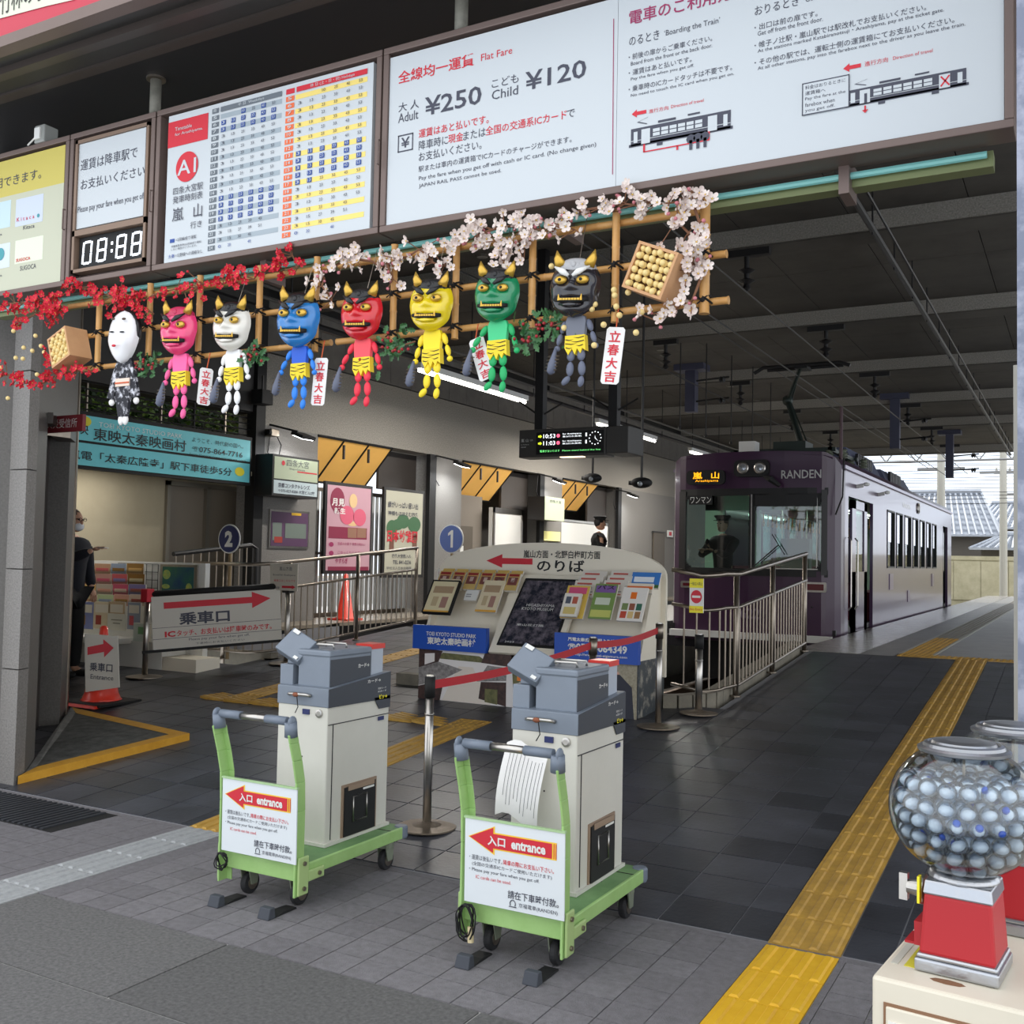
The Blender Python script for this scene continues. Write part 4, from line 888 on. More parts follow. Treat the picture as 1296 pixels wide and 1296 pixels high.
# yellow IC card board, leftmost
xa = ub(-60, 300)[0]; xb = ub(88, 260)[0]
m_cream = M('cream sheet', (192, 194, 172), .55); m_ylw = M('yellow sheet', (200, 186, 92), .55)
zs1, zsy, zs0 = ub(80, 184)[1], ub(78, 232)[1], ub(79, 360)[1]
t1b = board(xa, xb-.01, 'yellow-topped IC card notice board, leftmost of the hanging row', [(xa+.05, zs0, ub(80, 260)[0], zsy, m_cream), (xa+.05, zsy, ub(80, 260)[0], zs1, m_ylw)])
BI = MB(); tb(BI, 'ご利用できます。', -25, 232, 52, 245); tb(BI, 'Kitaca', 30, 286, 44, 291); tb(BI, 'SUGOCA', 26, 337, 46, 343); tb(BI, 'Suica', -12, 298, 3, 301); tb(BI, 'PiTaPa', -14, 350, 3, 353)
BI.build('dark_lettering', m_ink, t1b)
for (x0, y0, x1, y1, c) in ((21, 253, 54, 280, (196, 206, 224)), (20, 305, 54, 328, (220, 226, 204)), (-20, 261, 13, 287, (190, 214, 222)), (-22, 314, 12, 338, (206, 216, 222))):
    b = MB(); b.prism(fb, fb.rect(x0, y0, x1, y1), 0, .002); cd = b.build('card_picture', M('card %d' % c[0], c, .4), t1b)
b = MB(); tl(b, fb, 'SUGOCA', 21, 328, 39, 332, .004, .02); tl(b, fb, 'K i t a c a', 22, 276, 44, 281, .004); b.build('card_lettering', m_red, t1b)
b = MB(); b.flat(fb, [(ub(49, 273)[0]+.012*math.cos(t), ub(49, 273)[1]+.012*math.sin(t)) for t in [2*math.pi*k/12 for k in range(12)]], .004); b.flat(fb, [(ub(1, 322)[0]+.04*math.cos(t), ub(1, 322)[1]+.04*math.sin(t)) for t in [2*math.pi*k/16 for k in range(16)]], .004); b.build('card_emblem', M('emblem green', (60, 150, 160), .5), t1b)
# pipes carrying the boards, with flanges
for px_, py_, lab in ((197, 118, 'grey flanged pipe above the gap between clock board and timetable'), (584, 18, 'grey flanged pipe above the fare board')):
    p = PY(px_, py_, YB+.07); t = thing('hanger_pipe', (p.x, YB+.07, ZB1), lab, 'pipe')
    b = MB(); b.tube([(p.x, YB+.07, ZB1), (p.x, YB+.07, zs)], .032, 12); b.build('pipe', M('weathered grey pipe', (128, 126, 116), .6, .3, var=.2, scale=20), t, smooth=True)
    b = MB(); b.lathe((p.x, YB+.07, zs-.012), [(.055, 0), (.055, .012)], 14); b.lathe((p.x, YB+.07, ZB1), [(.05, 0), (.034, .02)], 14); b.build('flange', m_ssd, t)
p = PY(62, 170, YB+.05); t = thing('clear_sensor_box', (p.x, YB+.05, ZB1), 'small clear plastic sensor box with a cable on top of the yellow board', 'sensor')
b = MB(); b.box((p.x-.045, YB-.02, ZB1), (p.x+.05, YB+.08, ZB1+.11)); b.build('case', M('hazy plastic', (150, 152, 148), .25), t, bevel=.008)
b = MB(); b.box((p.x-.03, YB-.03, ZB1+.02), (p.x+.02, YB-.02, ZB1+.09)); b.tube([(p.x-.03, YB-.025, ZB1+.03), (p.x-.1, YB-.02, ZB1-.0)], .005, 5); b.build('circuit', m_white, t)
# upper banner on the fascia
ft = FY(3.62); zb0 = 4.35
t = thing('fascia_banner', (-5, 3.62, zb0), 'red and cream banner sign on the outer fascia above the boards', 'banner')
b = MB(); b.box((-9, 3.46, zb0), (2, 3.5, zb0+.8)); b.build('red_panel', M('crimson banner', (186, 44, 66), .5), t)
b = MB(); b.box((-9, 3.42, zb0-.02), (2, 3.5, zb0+.04)); b.build('rail', m_brn, t)
f5 = FY(3.46)
b = MB(); b.flat(f5, [f5.px(-40, 30), f5.px(0, 24), f5.px(60, 8), f5.px(95, 0), f5.px(95, -60), f5.px(-40, -60)], .004); b.build('cream_field', M('cream banner', (206, 208, 188), .5), t)
b = MB(); tl(b, f5, '竹林の小径', 2, -12, 75, 20, .007); b.build('lettering', m_black_i, t)
# tube fixtures hanging below the boards
for x0, x1, lab in ((-1.45, -.28, 'long greenish fluorescent batten under the right end of the fare board'), (-3.2, -1.5, 'fluorescent batten behind the white plum blossom'), (-6.2, -3.3, 'fluorescent batten behind the red blossom')):
    t = thing('tube_batten', ((x0+x1)/2, 4.2, 3.1), lab, 'light fixture')
    b = MB(); b.box((x0, 4.16, 3.10), (x1, 4.24, 3.16)); b.build('batten_body', M('olive reflector', (126, 134, 92), .4, .3), t)
    b = MB(); b.tube([(x0+.02, 4.14, 3.14), (x1-.02, 4.14, 3.14)], .014, 8); b.build('tube', M('unlit aqua tube', (136, 206, 200), .3), t)
    for x in ((x0+.02, x1-.55)[-1:]): b = MB(); b.box((x, 4.1, 3.06), (x+.04, 4.26, 3.2)); b.build('bracket', m_brn, t)
# ================================================================ BAMBOO LATTICE
YL = 4.05
m_bam = M('bamboo', (188, 136, 74), .45, scale=9, c2=(208, 160, 96)); m_rope = M('black hemp rope', (24, 22, 22), .9)
lat = thing('bamboo_lattice', (-3, YL, 2.6), 'bamboo lattice tied with black cord, hanging below the signboards', 'lattice')
def bamboo(p0, p1, r):
    p0, p1 = Vector(p0), Vector(p1); L = (p1-p0).length; n = max(2, int(L/.16)); pts = []; rr = []
    for k in range(n+1):
        c = p0.lerp(p1, k/n)
        for d, q in ((-.006, r), (0, r*1.14), (.006, r)):
            if (k == 0 and d < 0) or (k == n and d > 0): continue
            pts.append(c+(p1-p0).normalized()*d); rr.append(q)
    b = MB(); b.tube(pts, rr, 10); return b.build('bamboo_pole', m_bam, lat, smooth=True)
lp = lambda x, y, dy=0: PY(x, y, YL+dy)
VP_ = [(126, 388, 469), (191, 356, 450), (254, 346, 459), (330, 333, 437), (402, 321, 445), (500, 305, 436), (578, 314, 429), (675, 283, 420), (780, 283, 408), (893, 240, 397)]
for x, ya, yb in VP_:
    t_, b_ = lp(x, ya), lp(x, yb); bamboo((t_.x, YL, 3.12), (t_.x, YL, b_.z), .017 if x < 893 else .021)
za = (lp(916, 319).z+lp(340, 393).z+lp(110, 424).z)/3; zb2 = (lp(919, 380).z+lp(340, 437).z+lp(97, 467).z)/3
xL, xR_ = lp(80, 440).x, lp(917, 320).x
for z, dx in ((za, 0), (zb2, .01), (3.07, -.1)):
    bamboo((xL, YL+.032, z), ((xL+xR_)/2-.02, YL+.032, z), .015); bamboo(((xL+xR_)/2+.02, YL+.032, z), (xR_+dx, YL+.032, z), .016)
for x, ya, yb in VP_:
    c = lp(x, ya).x
    for z in (za, zb2):
        b = MB()
        for k in range(3): b.tube([(c+.021*math.cos(a)+.006*k-.006, YL+.016+.036*math.sin(a), z+(.017 if k % 2 else -.017)*math.cos(a*1)+.004*k) for a in [2*math.pi*i/10 for i in range(10)]], .005, 4, closed=True)
        b.ball((c, YL-.022, z), .011, 6, 4); b.tube([(c, YL-.025, z), (c-.022, YL-.03, z-.018)], .003, 4); b.tube([(c, YL-.025, z), (c+.022, YL-.03, z+.012)], .003, 4)
        b.build('cord_binding', m_rope, lat)
# ================================================================ BLOSSOM GARLANDS
def flower(mat, cmat, r):
    b = MB()
    for k in range(5):
        a = 2*math.pi*k/5; d = Vector((math.cos(a), 0, math.sin(a))); q = Vector((-math.sin(a), 0, math.cos(a)))
        pt = lambda x, y, z: d*r*x+q*r*y+Vector((0, -r*z, 0))
        b.add([pt(.12, 0, 0), pt(.42, .34, .22), pt(.78, .36, .38), pt(.98, .14, .46), pt(.98, -.14, .46), pt(.78, -.36, .38), pt(.42, -.34, .22), pt(.6, 0, .12)], [(0, 1, 7), (1, 2, 7), (2, 3, 7), (3, 4, 7), (4, 5, 7), (5, 6, 7), (6, 0, 7)])
    b.ball((0, -r*.12, 0), r*.15, 6, 4, 1); b.ball((0, r*.12, 0), r*.2, 5, 3, 0)
    return mesh_of(b, 'blossom', [mat, cmat])
m_rb = M('red silk blossom', (190, 16, 40), .6, scale=30, c2=(220, 40, 62)); m_wb = M('white silk blossom', (214, 192, 186), .7, scale=30, c2=(232, 224, 216)); m_gc = M('gold stamen', (214, 176, 80), .6)
m_twig = M('twig', (128, 88, 64), .8)
fr_, fw_ = flower(m_rb, m_gc, .024), flower(m_wb, m_gc, .027)
bud = MB(); bud.ball((0, 0, 0), .009, 7, 5); budr = smooth(mesh_of(bud, 'bud', m_rb)); budp = smooth(mesh_of(bud, 'bud', M('pink bud', (196, 120, 128), .6)))
global_n = {}
def garland(label, paths, fl, bd, nf, spread, cat='blossom garland'):
    t = thing('plum_garland', PY(*paths[0][0], YL-.03), label, cat); per = nf
    for path in paths:
        P = [PY(x, y, YL-.045) for x, y in path]; b = MB(); pts = []
        for a, c in zip(P, P[1:]):
            k = max(2, int((c-a).length/.05))
            for i in range(k): pts.append(a.lerp(c, i/k)+Vector((R.uniform(-.01, .01), R.uniform(-.02, .02), R.uniform(-.012, .012))))
        b.tube(pts, [.007-.004*i/len(pts) for i in range(len(pts))], 5); br = b.build('branch', m_twig, t)
        tot = int(per*sum((c-a).length for a, c in zip(P, P[1:])))
        tw = MB()
        global_n[label] = global_n.get(label, 0)+tot
        for i in range(tot):
            a = R.choice(pts); o = a+Vector((R.gauss(0, spread), -abs(R.gauss(0, .02))-.005, R.gauss(0, spread))); tw.tube([a, o], .0025, 4, cap=False)
            me = fl if R.random() < .8 else bd
            inst(me, 'blossom' if me is fl else 'bud', t, o, (R.uniform(-.7, .7), R.uniform(0, 6), R.uniform(-.8, .9)), R.uniform(.75, 1.12))
        tw.build('twigs', m_twig, t)
    return t
garland('red plum blossom garland along the left half of the bamboo lattice', [[(0, 385), (60, 380), (110, 365), (160, 385), (205, 370), (260, 360), (320, 350), (385, 335)], [(20, 415), (55, 385), (85, 395), (60, 410)], [(150, 365), (190, 395), (180, 410)], [(330, 345), (372, 325), (378, 355)], [(0, 470), (45, 488), (90, 470), (125, 472)], [(60, 450), (80, 480)]], fr_, budr, 75, .03)
garland('white plum blossom garland along the right half of the bamboo lattice', [[(405, 352), (445, 325), (490, 335), (530, 318), (560, 335), (600, 290), (650, 310), (690, 270)], [(690, 300), (730, 265), (790, 262), (850, 255), (905, 245)], [(600, 300), (650, 285), (700, 290), (740, 290)], [(490, 330), (495, 350), (492, 370)], [(410, 350), (415, 380), (425, 385)], [(640, 320), (650, 335), (680, 330)], [(880, 260), (890, 300), (870, 330), (868, 360)], [(880, 320), (885, 350), (878, 380), (830, 410), (800, 395)], [(885, 300), (860, 285), (840, 295)]], fw_, budp, 75, .034)
# ================================================================ HOLLY, BEAN BOXES, TAGS
m_holly = M('holly leaf', (36, 84, 46), .45, scale=20, c2=(70, 118, 66)); m_berry = M('red berry', (150, 24, 34), .35)
lf = MB(); pr = [(0, 0), (.1, .35), (.3, .2), (.42, .45), (.6, .22), (.72, .4), (.85, .15), (1, 0)]
for s in (1, -1): lf.add([(x*.05, .0, 0) for x, y in pr]+[(x*.05, -abs(y)*.012, s*y*.035) for x, y in pr], [(i, i+1, i+9, i+8) for i in range(7)])
lf = mesh_of(lf, 'leaf', m_holly); be = MB(); be.ball((0, 0, 0), .008, 8, 5); be = smooth(mesh_of(be, 'berry', m_berry))
for (x, y, w, h, lab) in ((190, 462, 26, 14, 'holly sprig with red berries between the white-faced doll and the pink demon'), (322, 450, 24, 14, 'holly sprig hanging between the white demon and the blue demon'), (500, 440, 30, 22, 'bushy holly sprig between the red demon and the yellow demon'), (690, 415, 34, 18, 'holly sprig with berries between the green demon and the black demon'), (672, 432, 12, 10, 'small lower holly sprig beneath the one beside the green demon')):
    c = PY(x, y, YL-.05); t = thing('holly_sprig', c, lab, 'holly'); k = 1/255
    b = MB(); b.tube([c+Vector((-w*k, 0, .01)), c, c+Vector((w*k, 0, .02))], .004, 5); b.build('stem', m_twig, t)
    for i in range(int(w*1.1)): inst(lf, 'leaf', t, c+Vector((R.gauss(0, w*k*.5), R.uniform(-.03, .01), R.gauss(0, h*k*.55))), (R.uniform(-.7, .7), R.uniform(0, 6.3), R.uniform(-.8, .8)), R.uniform(.8, 1.2))
    for i in range(int(w*.4)): inst(be, 'berry', t, c+Vector((R.gauss(0, w*k*.5), -.035, R.gauss(0, h*k*.4))))
m_mdf = M('hinoki wood box', (206, 160, 116), .7, scale=6, c2=(190, 142, 100)); m_bean = M('roasted soybean', (232, 206, 140), .5)
def beanbox(x, y, s, roll, tiltz, lab, blab, nb):
    c = PY(x, y, YL-.05); t = thing('bean_box', c, lab, 'wooden box')
    T = Matrix.Translation(c) @ rz(tiltz) @ Matrix.Rotation(roll, 4, 'Y')
    w = .012; d = s*.75
    for lo, hi in (((-s/2, -d/2, -s/2), (-s/2+w, d/2, s/2)), ((s/2-w, -d/2, -s/2), (s/2, d/2, s/2)), ((-s/2+w, -d/2, -s/2), (s/2-w, d/2, -s/2+w)), ((-s/2+w, -d/2, s/2-w), (s/2-w, d/2, s/2))):
        b = MB(); b.box(lo, hi, 0, T); b.build('side_board', m_mdf, t)
    b = MB(); b.box((-s/2+w, d/2-w, -s/2+w), (s/2-w, d/2, s/2-w), 0, T); b.build('bottom_board', m_mdf, t)
    bm_ = MB(); bm_.ball((0, 0, 0), .0145, 10, 7); bm_ = smooth(mesh_of(bm_, 'soybean', m_bean)); n = 6
    for i in range(n):
        for j in range(n):
            for lay in (0, 1):
                if lay and (i+j) % 2: continue
                q = T @ Vector((-s/2+w+.012+(s-2*w-.024)*i/(n-1)+R.uniform(-.003, .003), -d/2+.018-.012*lay, -s/2+w+.012+(s-2*w-.024)*j/(n-1)+R.uniform(-.003, .003)))
                o = bpy.data.objects.new('soybean', bm_); COL.objects.link(o); o.location = q; ORG[o] = q; tag(o, blab, 'soybean', blab[:40])
    return t
beanbox(833, 347, .2, math.radians(24), -.12, 'open cedar box of soybeans tilted at the right end of the lattice', 'soybean packed in the right-hand cedar box', 0)
beanbox(88, 442, .19, math.radians(-20), -.1, 'open cedar box of soybeans tilted at the left end of the lattice', 'soybean packed in the left-hand cedar box', 0)
bm_ = MB(); bm_.ball((0, 0, 0), .0135, 10, 7); bm_ = smooth(mesh_of(bm_, 'soybean', m_bean))
for (x, y) in ((17, 419), (45, 425), (30, 440), (41, 444), (52, 438), (20, 453), (29, 454), (56, 446), (1, 465), (47, 474), (10, 504), (777, 367), (778, 374), (795, 370), (780, 388), (784, 399), (812, 395), (753, 385), (749, 391), (764, 411), (805, 421), (752, 437), (714, 415), (747, 336), (698, 337)):
    q = PY(x, y, YL-.08); o = bpy.data.objects.new('soybean', bm_); COL.objects.link(o); o.location = q; ORG[o] = q
    lab = 'loose soybean strung in the air left of the left cedar box' if x < 100 else 'loose soybean strung in the air around the black demon doll'
    tag(o, lab, 'soybean', 'strung beans left' if x < 100 else 'strung beans right')
m_tagw = M('white card tag', (232, 230, 228), .5)
def papertag(x, y, h, roll, lab, yaw=0, w=.085):
    c = PY(x, y, YL-.04); t = thing('greeting_tag', c, lab, 'paper tag')
    U = Vector((math.cos(roll)*math.cos(yaw), math.sin(yaw), math.sin(roll))); V = Vector((-math.sin(roll), 0, math.cos(roll))); f = Face(c, U, V)
    pts = [(-w/2+.01, -h), (w/2-.01, -h), (w/2, -h+.01), (w/2, -.01), (w/2-.01, 0), (-w/2+.01, 0), (-w/2, -.01), (-w/2, -h+.01)]
    b = MB(); b.prism(f, pts, -.003, 0); b.build('card', m_tagw, t)
    b = MB()
    for k, ch in enumerate('立春大吉'): textuv(b, f, ch, -w*.32, -h*(.05+.235*(k+.9)), w*.32, -h*(.05+.235*k+.015), .002, .02)
    b.build('lettering', m_red, t)
    b = MB(); b.tube([c, (c.x, YL-.02, zb2)], .003, 5); b.build('cord', M('orange cord', (200, 90, 50), .7), t)
papertag(780, 414, .245, -.12, 'white tag with four red characters below the right bamboo posts'); papertag(602, 428, .205, .33, 'white tag behind the green demon doll, slanting', w=.08)
papertag(407, 453, .24, -.08, 'white tag with red characters between the blue and red demons'); papertag(262, 466, .2, -.1, 'narrow white tag turned edge-on beside the white demon', yaw=.9, w=.07)
# ================================================================ DEMON DOLLS
m_gold = M('gold paint', (206, 166, 70), .3, .6); m_tig = M('tiger cloth yellow', (236, 206, 36), .6); m_hair = M('black lacquer hair', (14, 14, 18), .35)
def facemesh(T, col, okame=False):
    b = MB(); nu, nv = 26, 30; V = []
    g = lambda x, z, cx, cz, sx, sz, a: a*math.exp(-((x-cx)/sx)**2-((z-cz)/sz)**2)
    for j in range(nv+1):
        z = 1-2*j/nv
        wj = .80*math.sqrt(max(0, 1-abs(z)**2.6)) if z > 0 else (.80*math.sqrt(max(0, 1-abs(z)**2.2))*(1-.18*(-z))+(.0 if okame else .06*math.exp(-((z+.6)/.25)**2)))
        for i in range(nu+1):
            a = -1+2*i/nu; x = a*wj; d = .62*math.sqrt(max(0, 1-a*a))*math.sqrt(max(0, 1-z*z*.9))
            if okame: d += g(x, z, 0, -.05, .12, .16, .1)+g(abs(x), z, .38, -.2, .28, .28, .12)+g(x, z, 0, -.42, .12, .06, .06)
            else:
                d += g(x, z, 0, -.02, .15, .17, .34)+g(abs(x), z, .18, -.08, .1, .08, .12)          # nose, nostrils
                d += g(abs(x), z, .32, .42, .26, .12, .2)-g(abs(x), z, .33, .18, .19, .10, .12)      # brow, eye socket
                d += g(abs(x), z, .5, -.1, .2, .2, .14)+g(x, z, 0, -.3, .5, .08, .12)-g(x, z, 0, -.52, .34, .10, .26)+g(x, z, 0, -.78, .3, .14, .24)
            V.append(T @ Vector((x, -d, z)))
    F = [(j*(nu+1)+i, (j+1)*(nu+1)+i, (j+1)*(nu+1)+i+1, j*(nu+1)+i+1) for j in range(nv) for i in range(nu)]
    b.add(V, F); return b
def doll(x, y0, y1, yb, c_face, c_body, c_limb, lab, label_cat='demon doll', hair=m_hair, browm=None, okame=False, club=True, shift=(0, 0), bodyx=None, pose=(0, 0)):
    ct = PY(x, (y0+y1)/2, YL-.09); kx = .88 if okame else 1.14; hh = abs(PY(x, y0, YL-.09).z-PY(x, y1, YL-.09).z)/2*1.13; bot = PY(x, yb, YL-.06).z
    t = thing('okame_doll' if okame else 'demon_doll', (ct.x, ct.y, bot), lab, label_cat)
    T = Matrix.Translation(ct) @ rz(.12) @ Matrix.Rotation(.06, 4, 'Y') @ Matrix.Diagonal((hh*kx, hh*.66, hh, 1))
    mf = M('mask '+str(c_face), c_face, .22, coat=.6); facemesh(T, mf, okame).build('mask', mf, t, smooth=True)
    def E(name, c, r, mat, seg=12, ri=8): b = MB(); b.ball(c, r, seg, ri); b.v = [T @ p for p in b.v]; return b.build(name, mat, t, smooth=True)
    if okame:
        b = MB()
        b.ball((0, .02, .25), (.86, .45, .82), 16, 10); b.v = [T @ p for p in b.v]; b.build('hair', m_hair, t, smooth=True)
        for s in (1, -1): E('eye', (.28*s, -.66, .12), (.14, .04, .03), m_black, 10, 6); E('brow', (.3*s, -.62, .62), (.12, .05, .05), m_hairg, 8, 5)
        E('mouth', (0, -.80, -.42), (.12, .06, .05), m_red, 10, 6)
        K = M('kimono print', (26, 26, 36), .7, scale=22, c2=(206, 206, 214), thr=(.50, .60))
        zt_ = ct.z-hh; L = zt_-bot; f = Face((ct.x, YL-.08, zt_), (1, 0, 0), (0, 0, 1)); w = .15
        b = MB(); b.prism(f, [(-.05, .03), (.05, .03), (.085, -.05), (.12, -.19), (.07, -.2), (.055, -.14), (.05, -L*.55), (.035, -L*.85), (-.035, -L*.85), (-.06, -L*.55), (-.06, -.14), (-.08, -.2), (-.13, -.19), (-.09, -.05)], -.01, .01); b.build('kimono', K, t)
        b = MB(); b.prism(f, [(-.058, -.13), (.055, -.13), (.055, -.085), (-.058, -.085)], .01, .016); b.build('sash_belt', M('cream obi', (226, 206, 190), .6), t)
        b = MB(); b.prism(f, [(-.058, -.115), (.055, -.115), (.055, -.107), (-.058, -.107)], .016, .019); b.build('sash_cord', M('orange cord', (200, 90, 50), .7), t)
        for s in (-1, 1): b = MB(); b.ball(f.P(.1*s, -.215, 0), (.022, .012, .02), 8, 6); b.build('hand', m_tagw, t, smooth=True); b = MB(); b.ball(f.P(.018*s, -L*.9, 0), (.022, .012, .03), 8, 6); b.build('foot', m_tagw, t, smooth=True)
        return t
    # hair cap, horns, eyes, brows, mouth, teeth
    b = MB(); b.ball((0, -.05, .62), (.66, .52, .42), 14, 8); b.v = [T @ p for p in b.v]; b.build('hair', hair, t, smooth=True)
    b = MB()
    for k in range(9): b.ball((-.5+.125*k, -.50+.05*abs(k-4), .74-.02*abs(k-4)), (.09, .1, .12), 8, 5)
    b.v = [T @ p for p in b.v]; b.build('fringe', hair, t, smooth=True)
    for s in (1, -1):
        b = MB(); b.tube([(.42*s, -.3, .72), (.55*s, -.34, 1.0), (.60*s, -.30, 1.28)], [.2, .13, .01], 10); b.v = [T @ p for p in b.v]; b.build('horn', m_gold, t, smooth=True)
        e = E('eye', (.34*s, -.66, .20), (.20, .16, .145), m_gold)
        b = MB(); b.ball((.33*s-.02, -.81, .19), (.055, .03, .055), 8, 6); b.v = [T @ p for p in b.v]; b.build('pupil', m_black, e, smooth=True)
        b = MB(); b.tube([(.06*s, -.90, .30), (.24*s, -.90, .44), (.54*s, -.70, .64)], [.05, .11, .03], 8); b.v = [T @ p for p in b.v]; b.build('brow', browm or m_hair, t, smooth=True)
    b = MB(); b.tube([(-.52, -.50, -.44), (-.3, -.62, -.46), (0, -.66, -.5), (.3, -.62, -.46), (.52, -.50, -.44)], [.07, .1, .1, .1, .07], 8); b.v = [T @ p for p in b.v]; mo = b.build('mouth', m_black, t, smooth=True)
    b = MB()
    for k in range(7): b.cbox((-.27+.09*k, -.75, -.47), (.075, .08, .07))
    for s in (1, -1): b.tube([(.34*s, -.72, -.5), (.36*s, -.76, -.3)], [.05, .01], 6)
    b.v = [T @ p for p in b.v]; b.build('teeth', m_gold, mo)
    b = MB(); b.tube([(-.34, -.66, -.62), (0, -.80, -.66), (.34, -.66, -.62)], [.04, .07, .04], 8); b.v = [T @ p for p in b.v]; b.build('lower_lip', mf, t, smooth=True)
    # paper body: torso, tiger loincloth, jointed limbs
    zt_ = ct.z-hh+.01; L = zt_-bot; cx = ct.x if bodyx is None else PY(bodyx, yb, YL-.06).x; f = Face((cx, YL-.07, zt_), (1, 0, 0), (0, 0, 1)); mb_ = M('body '+str(c_body), c_body, .5); ml = M('limb '+str(c_limb), c_limb, .5); k = L/.40; w = .058*k
    b = MB(); b.prism(f, [(-w*.9, 0), (w*.9, 0), (w*1.1, -.03*k), (w*.95, -.13*k), (-w*.95, -.13*k), (-w*1.1, -.03*k)], -.012, .012); b.build('torso', mb_, t, bevel=.003)
    b = MB(); zg = [(-w*1.05, -.11*k), (w*1.05, -.11*k), (w*1.15, -.20*k), (w*.8, -.185*k), (w*.6, -.215*k), (w*.25, -.185*k), (0, -.22*k), (-w*.3, -.185*k), (-w*.7, -.22*k), (-w*1.1, -.18*k)]; b.prism(f, zg, -.016, .016); lc = b.build('loincloth', m_tig, t)
    b = MB()
    for j, (sg_, a0, a1) in enumerate(((1, 1, -.2), (-1, 1, .1), (1, 1, -.5), (-1, 1, -.3), (1, .9, .1), (-1, .95, .2))):
        zz_ = -.118*k-.0115*k*j; m_ = (a0+a1)/2
        b.flat(f, [(sg_*w*a0, zz_), (sg_*w*m_, zz_-.0065*k), (sg_*w*a1, zz_-.004*k), (sg_*w*m_, zz_-.0115*k), (sg_*w*a0, zz_-.0055*k)][::-sg_], .0175)
    b.build('stripes', m_black, lc)
    def limb(nm, u, v, ln, wd, ang):
        c = f.P(u, v, 0); d = Vector((math.sin(ang), 0, -math.cos(ang))); s = d.cross(Vector((0, -1, 0)))
        b = MB(); b.ball(c+d*ln/2, (wd, .012, ln/2), 10, 6, ax=(s, Vector((0, 1, 0)), d)); b.build(nm, ml, t, smooth=True); return u+math.sin(ang)*ln, v-math.cos(ang)*ln
    for s in (-1, 1):
        p = limb('upper_arm', s*w*1.2, -.02*k, .075*k, .019*k, s*(.35+.25*(pose[0] if s < 0 else 0))); p = limb('forearm', p[0], p[1], .07*k, .017*k, s*(.3+.3*(pose[0] if s < 0 else 0))); q_ = limb('hand', p[0], p[1], .035*k, .019*k, s*.2)
        hand_p = q_ if s < 0 else hand_p
        p = limb('thigh', s*w*.5, -.185*k, .07*k, .026*k, s*.08); p = limb('shin', p[0], p[1], .085*k, .024*k, s*.05); limb('foot', p[0], p[1], .065*k, .02*k, -.5+.3*s)
    b = MB(); b.tube([(ct.x, YL-.06, ct.z+hh*.9), (ct.x, YL+.02, 3.12)], .002, 4); b.build('thread', m_ssd, t)
    if club:
        u, v = hand_p; b = MB(); c0_ = f.P(u, v+.02*k, .01); d = Vector((-.22, 0, -1)).normalized(); b.tube([c0_, c0_+d*.05*k, c0_+d*.10*k, c0_+d*.14*k, c0_+d*.155*k], [.007*k, .016*k, .026*k, .024*k, .008*k], 8); cl = b.build('club', M('slate club', (92, 98, 116), .5), t, smooth=True)
        b = MB()
        for i in range(5):
            for s in (-1, 1): o = c0_+d*(.05+.02*i)*k; b.tube([o+Vector((s*.016*k, -.004, 0)), o+Vector((s*.040*k, -.004, .0))], [.007*k, .001], 4)
        b.build('spikes', m_ssd, cl)
    return t
WB = M('grey white brow', (170, 170, 172), .5)
doll(158, 398, 456, 540, (232, 232, 234), None, None, 'white-faced smiling okame doll in a dark patterned kimono, leftmost figure on the lattice', 'doll', okame=True)
doll(227, 393, 446, 530, (232, 62, 118), (250, 96, 160), (240, 96, 156), 'pink demon mask doll with tiger loincloth, second figure from the left', hair=M('pink hair', (190, 40, 84), .4), pose=(.3, 0))
doll(294, 387, 441, 525, (226, 222, 212), (240, 240, 240), (236, 236, 236), 'white demon mask doll with gold horns, third figure from the left')
doll(378, 376, 436, 518, (36, 120, 190), (24, 88, 200), (40, 128, 226), 'blue demon mask doll, fourth figure from the left', pose=(1, 0))
doll(458, 370, 427, 515, (206, 26, 40), (240, 76, 88), (232, 46, 70), 'red demon mask doll, fifth figure from the left', pose=(1, 0))
doll(546, 358, 416, 505, (226, 200, 26), (244, 218, 30), (242, 214, 40), 'yellow demon mask doll, third figure from the right')
doll(629, 345, 404, 497, (18, 130, 84), (62, 196, 130), (24, 168, 96), 'green demon mask doll, second demon from the right', pose=(1.3, 0))
doll(728, 333, 398, 490, (34, 32, 38), (106, 110, 122), (96, 102, 120), 'black demon mask doll with white brows and grey body, rightmost figure', hair=WB, browm=m_white)
# ================================================================ LAMPS, OVERHEAD LINE, HANGING SIGN
def area(loc, sx, sy, e, col=(1, 1, 1), rot=(0, 0, 0)):
    l = bpy.data.lights.new('lamp_light', 'AREA'); l.shape = 'RECTANGLE'; l.size = sx; l.size_y = sy; l.energy = e; l.color = col
    o = bpy.data.objects.new('lamp_light', l); COL.objects.link(o); o.location = loc; o.rotation_euler = rot; return o
m_tube = M('lit fluorescent tube', (255, 250, 240), .5, emit=9)
m_conduit = M('grey conduit', (96, 94, 90), .5, .4)
XT = -8.0
for i, (ya, yb) in enumerate(((11.7, 13.15), (13.2, 14.8), (17.7, 19.2), (19.3, 20.7), (23.0, 25.5))):
    lab = ['nearest lit fluorescent tube left, partly behind the yellow demon doll', 'lit fluorescent tube running behind the green demon doll', 'lit fluorescent tube just right of the hanging departure sign', 'lit fluorescent tube next nearer the tram roof', 'farthest lit fluorescent tube over the left platform'][i]
    t = thing('tube_light', (XT, (ya+yb)/2, 4.1), lab, 'light')
    b = MB(); b.tube([(XT, ya, 4.17), (XT, yb, 4.17)], .024, 8); b.build('tube', m_tube, t)
    b = MB(); b.box((XT-.05, ya-.03, 4.2), (XT+.05, yb+.03, 4.28)); b.build('batten', m_white, t)
    area((XT, (ya+yb)/2, 4.12), .12, yb-ya, 60 if i < 2 else 110, (1, .95, .88))
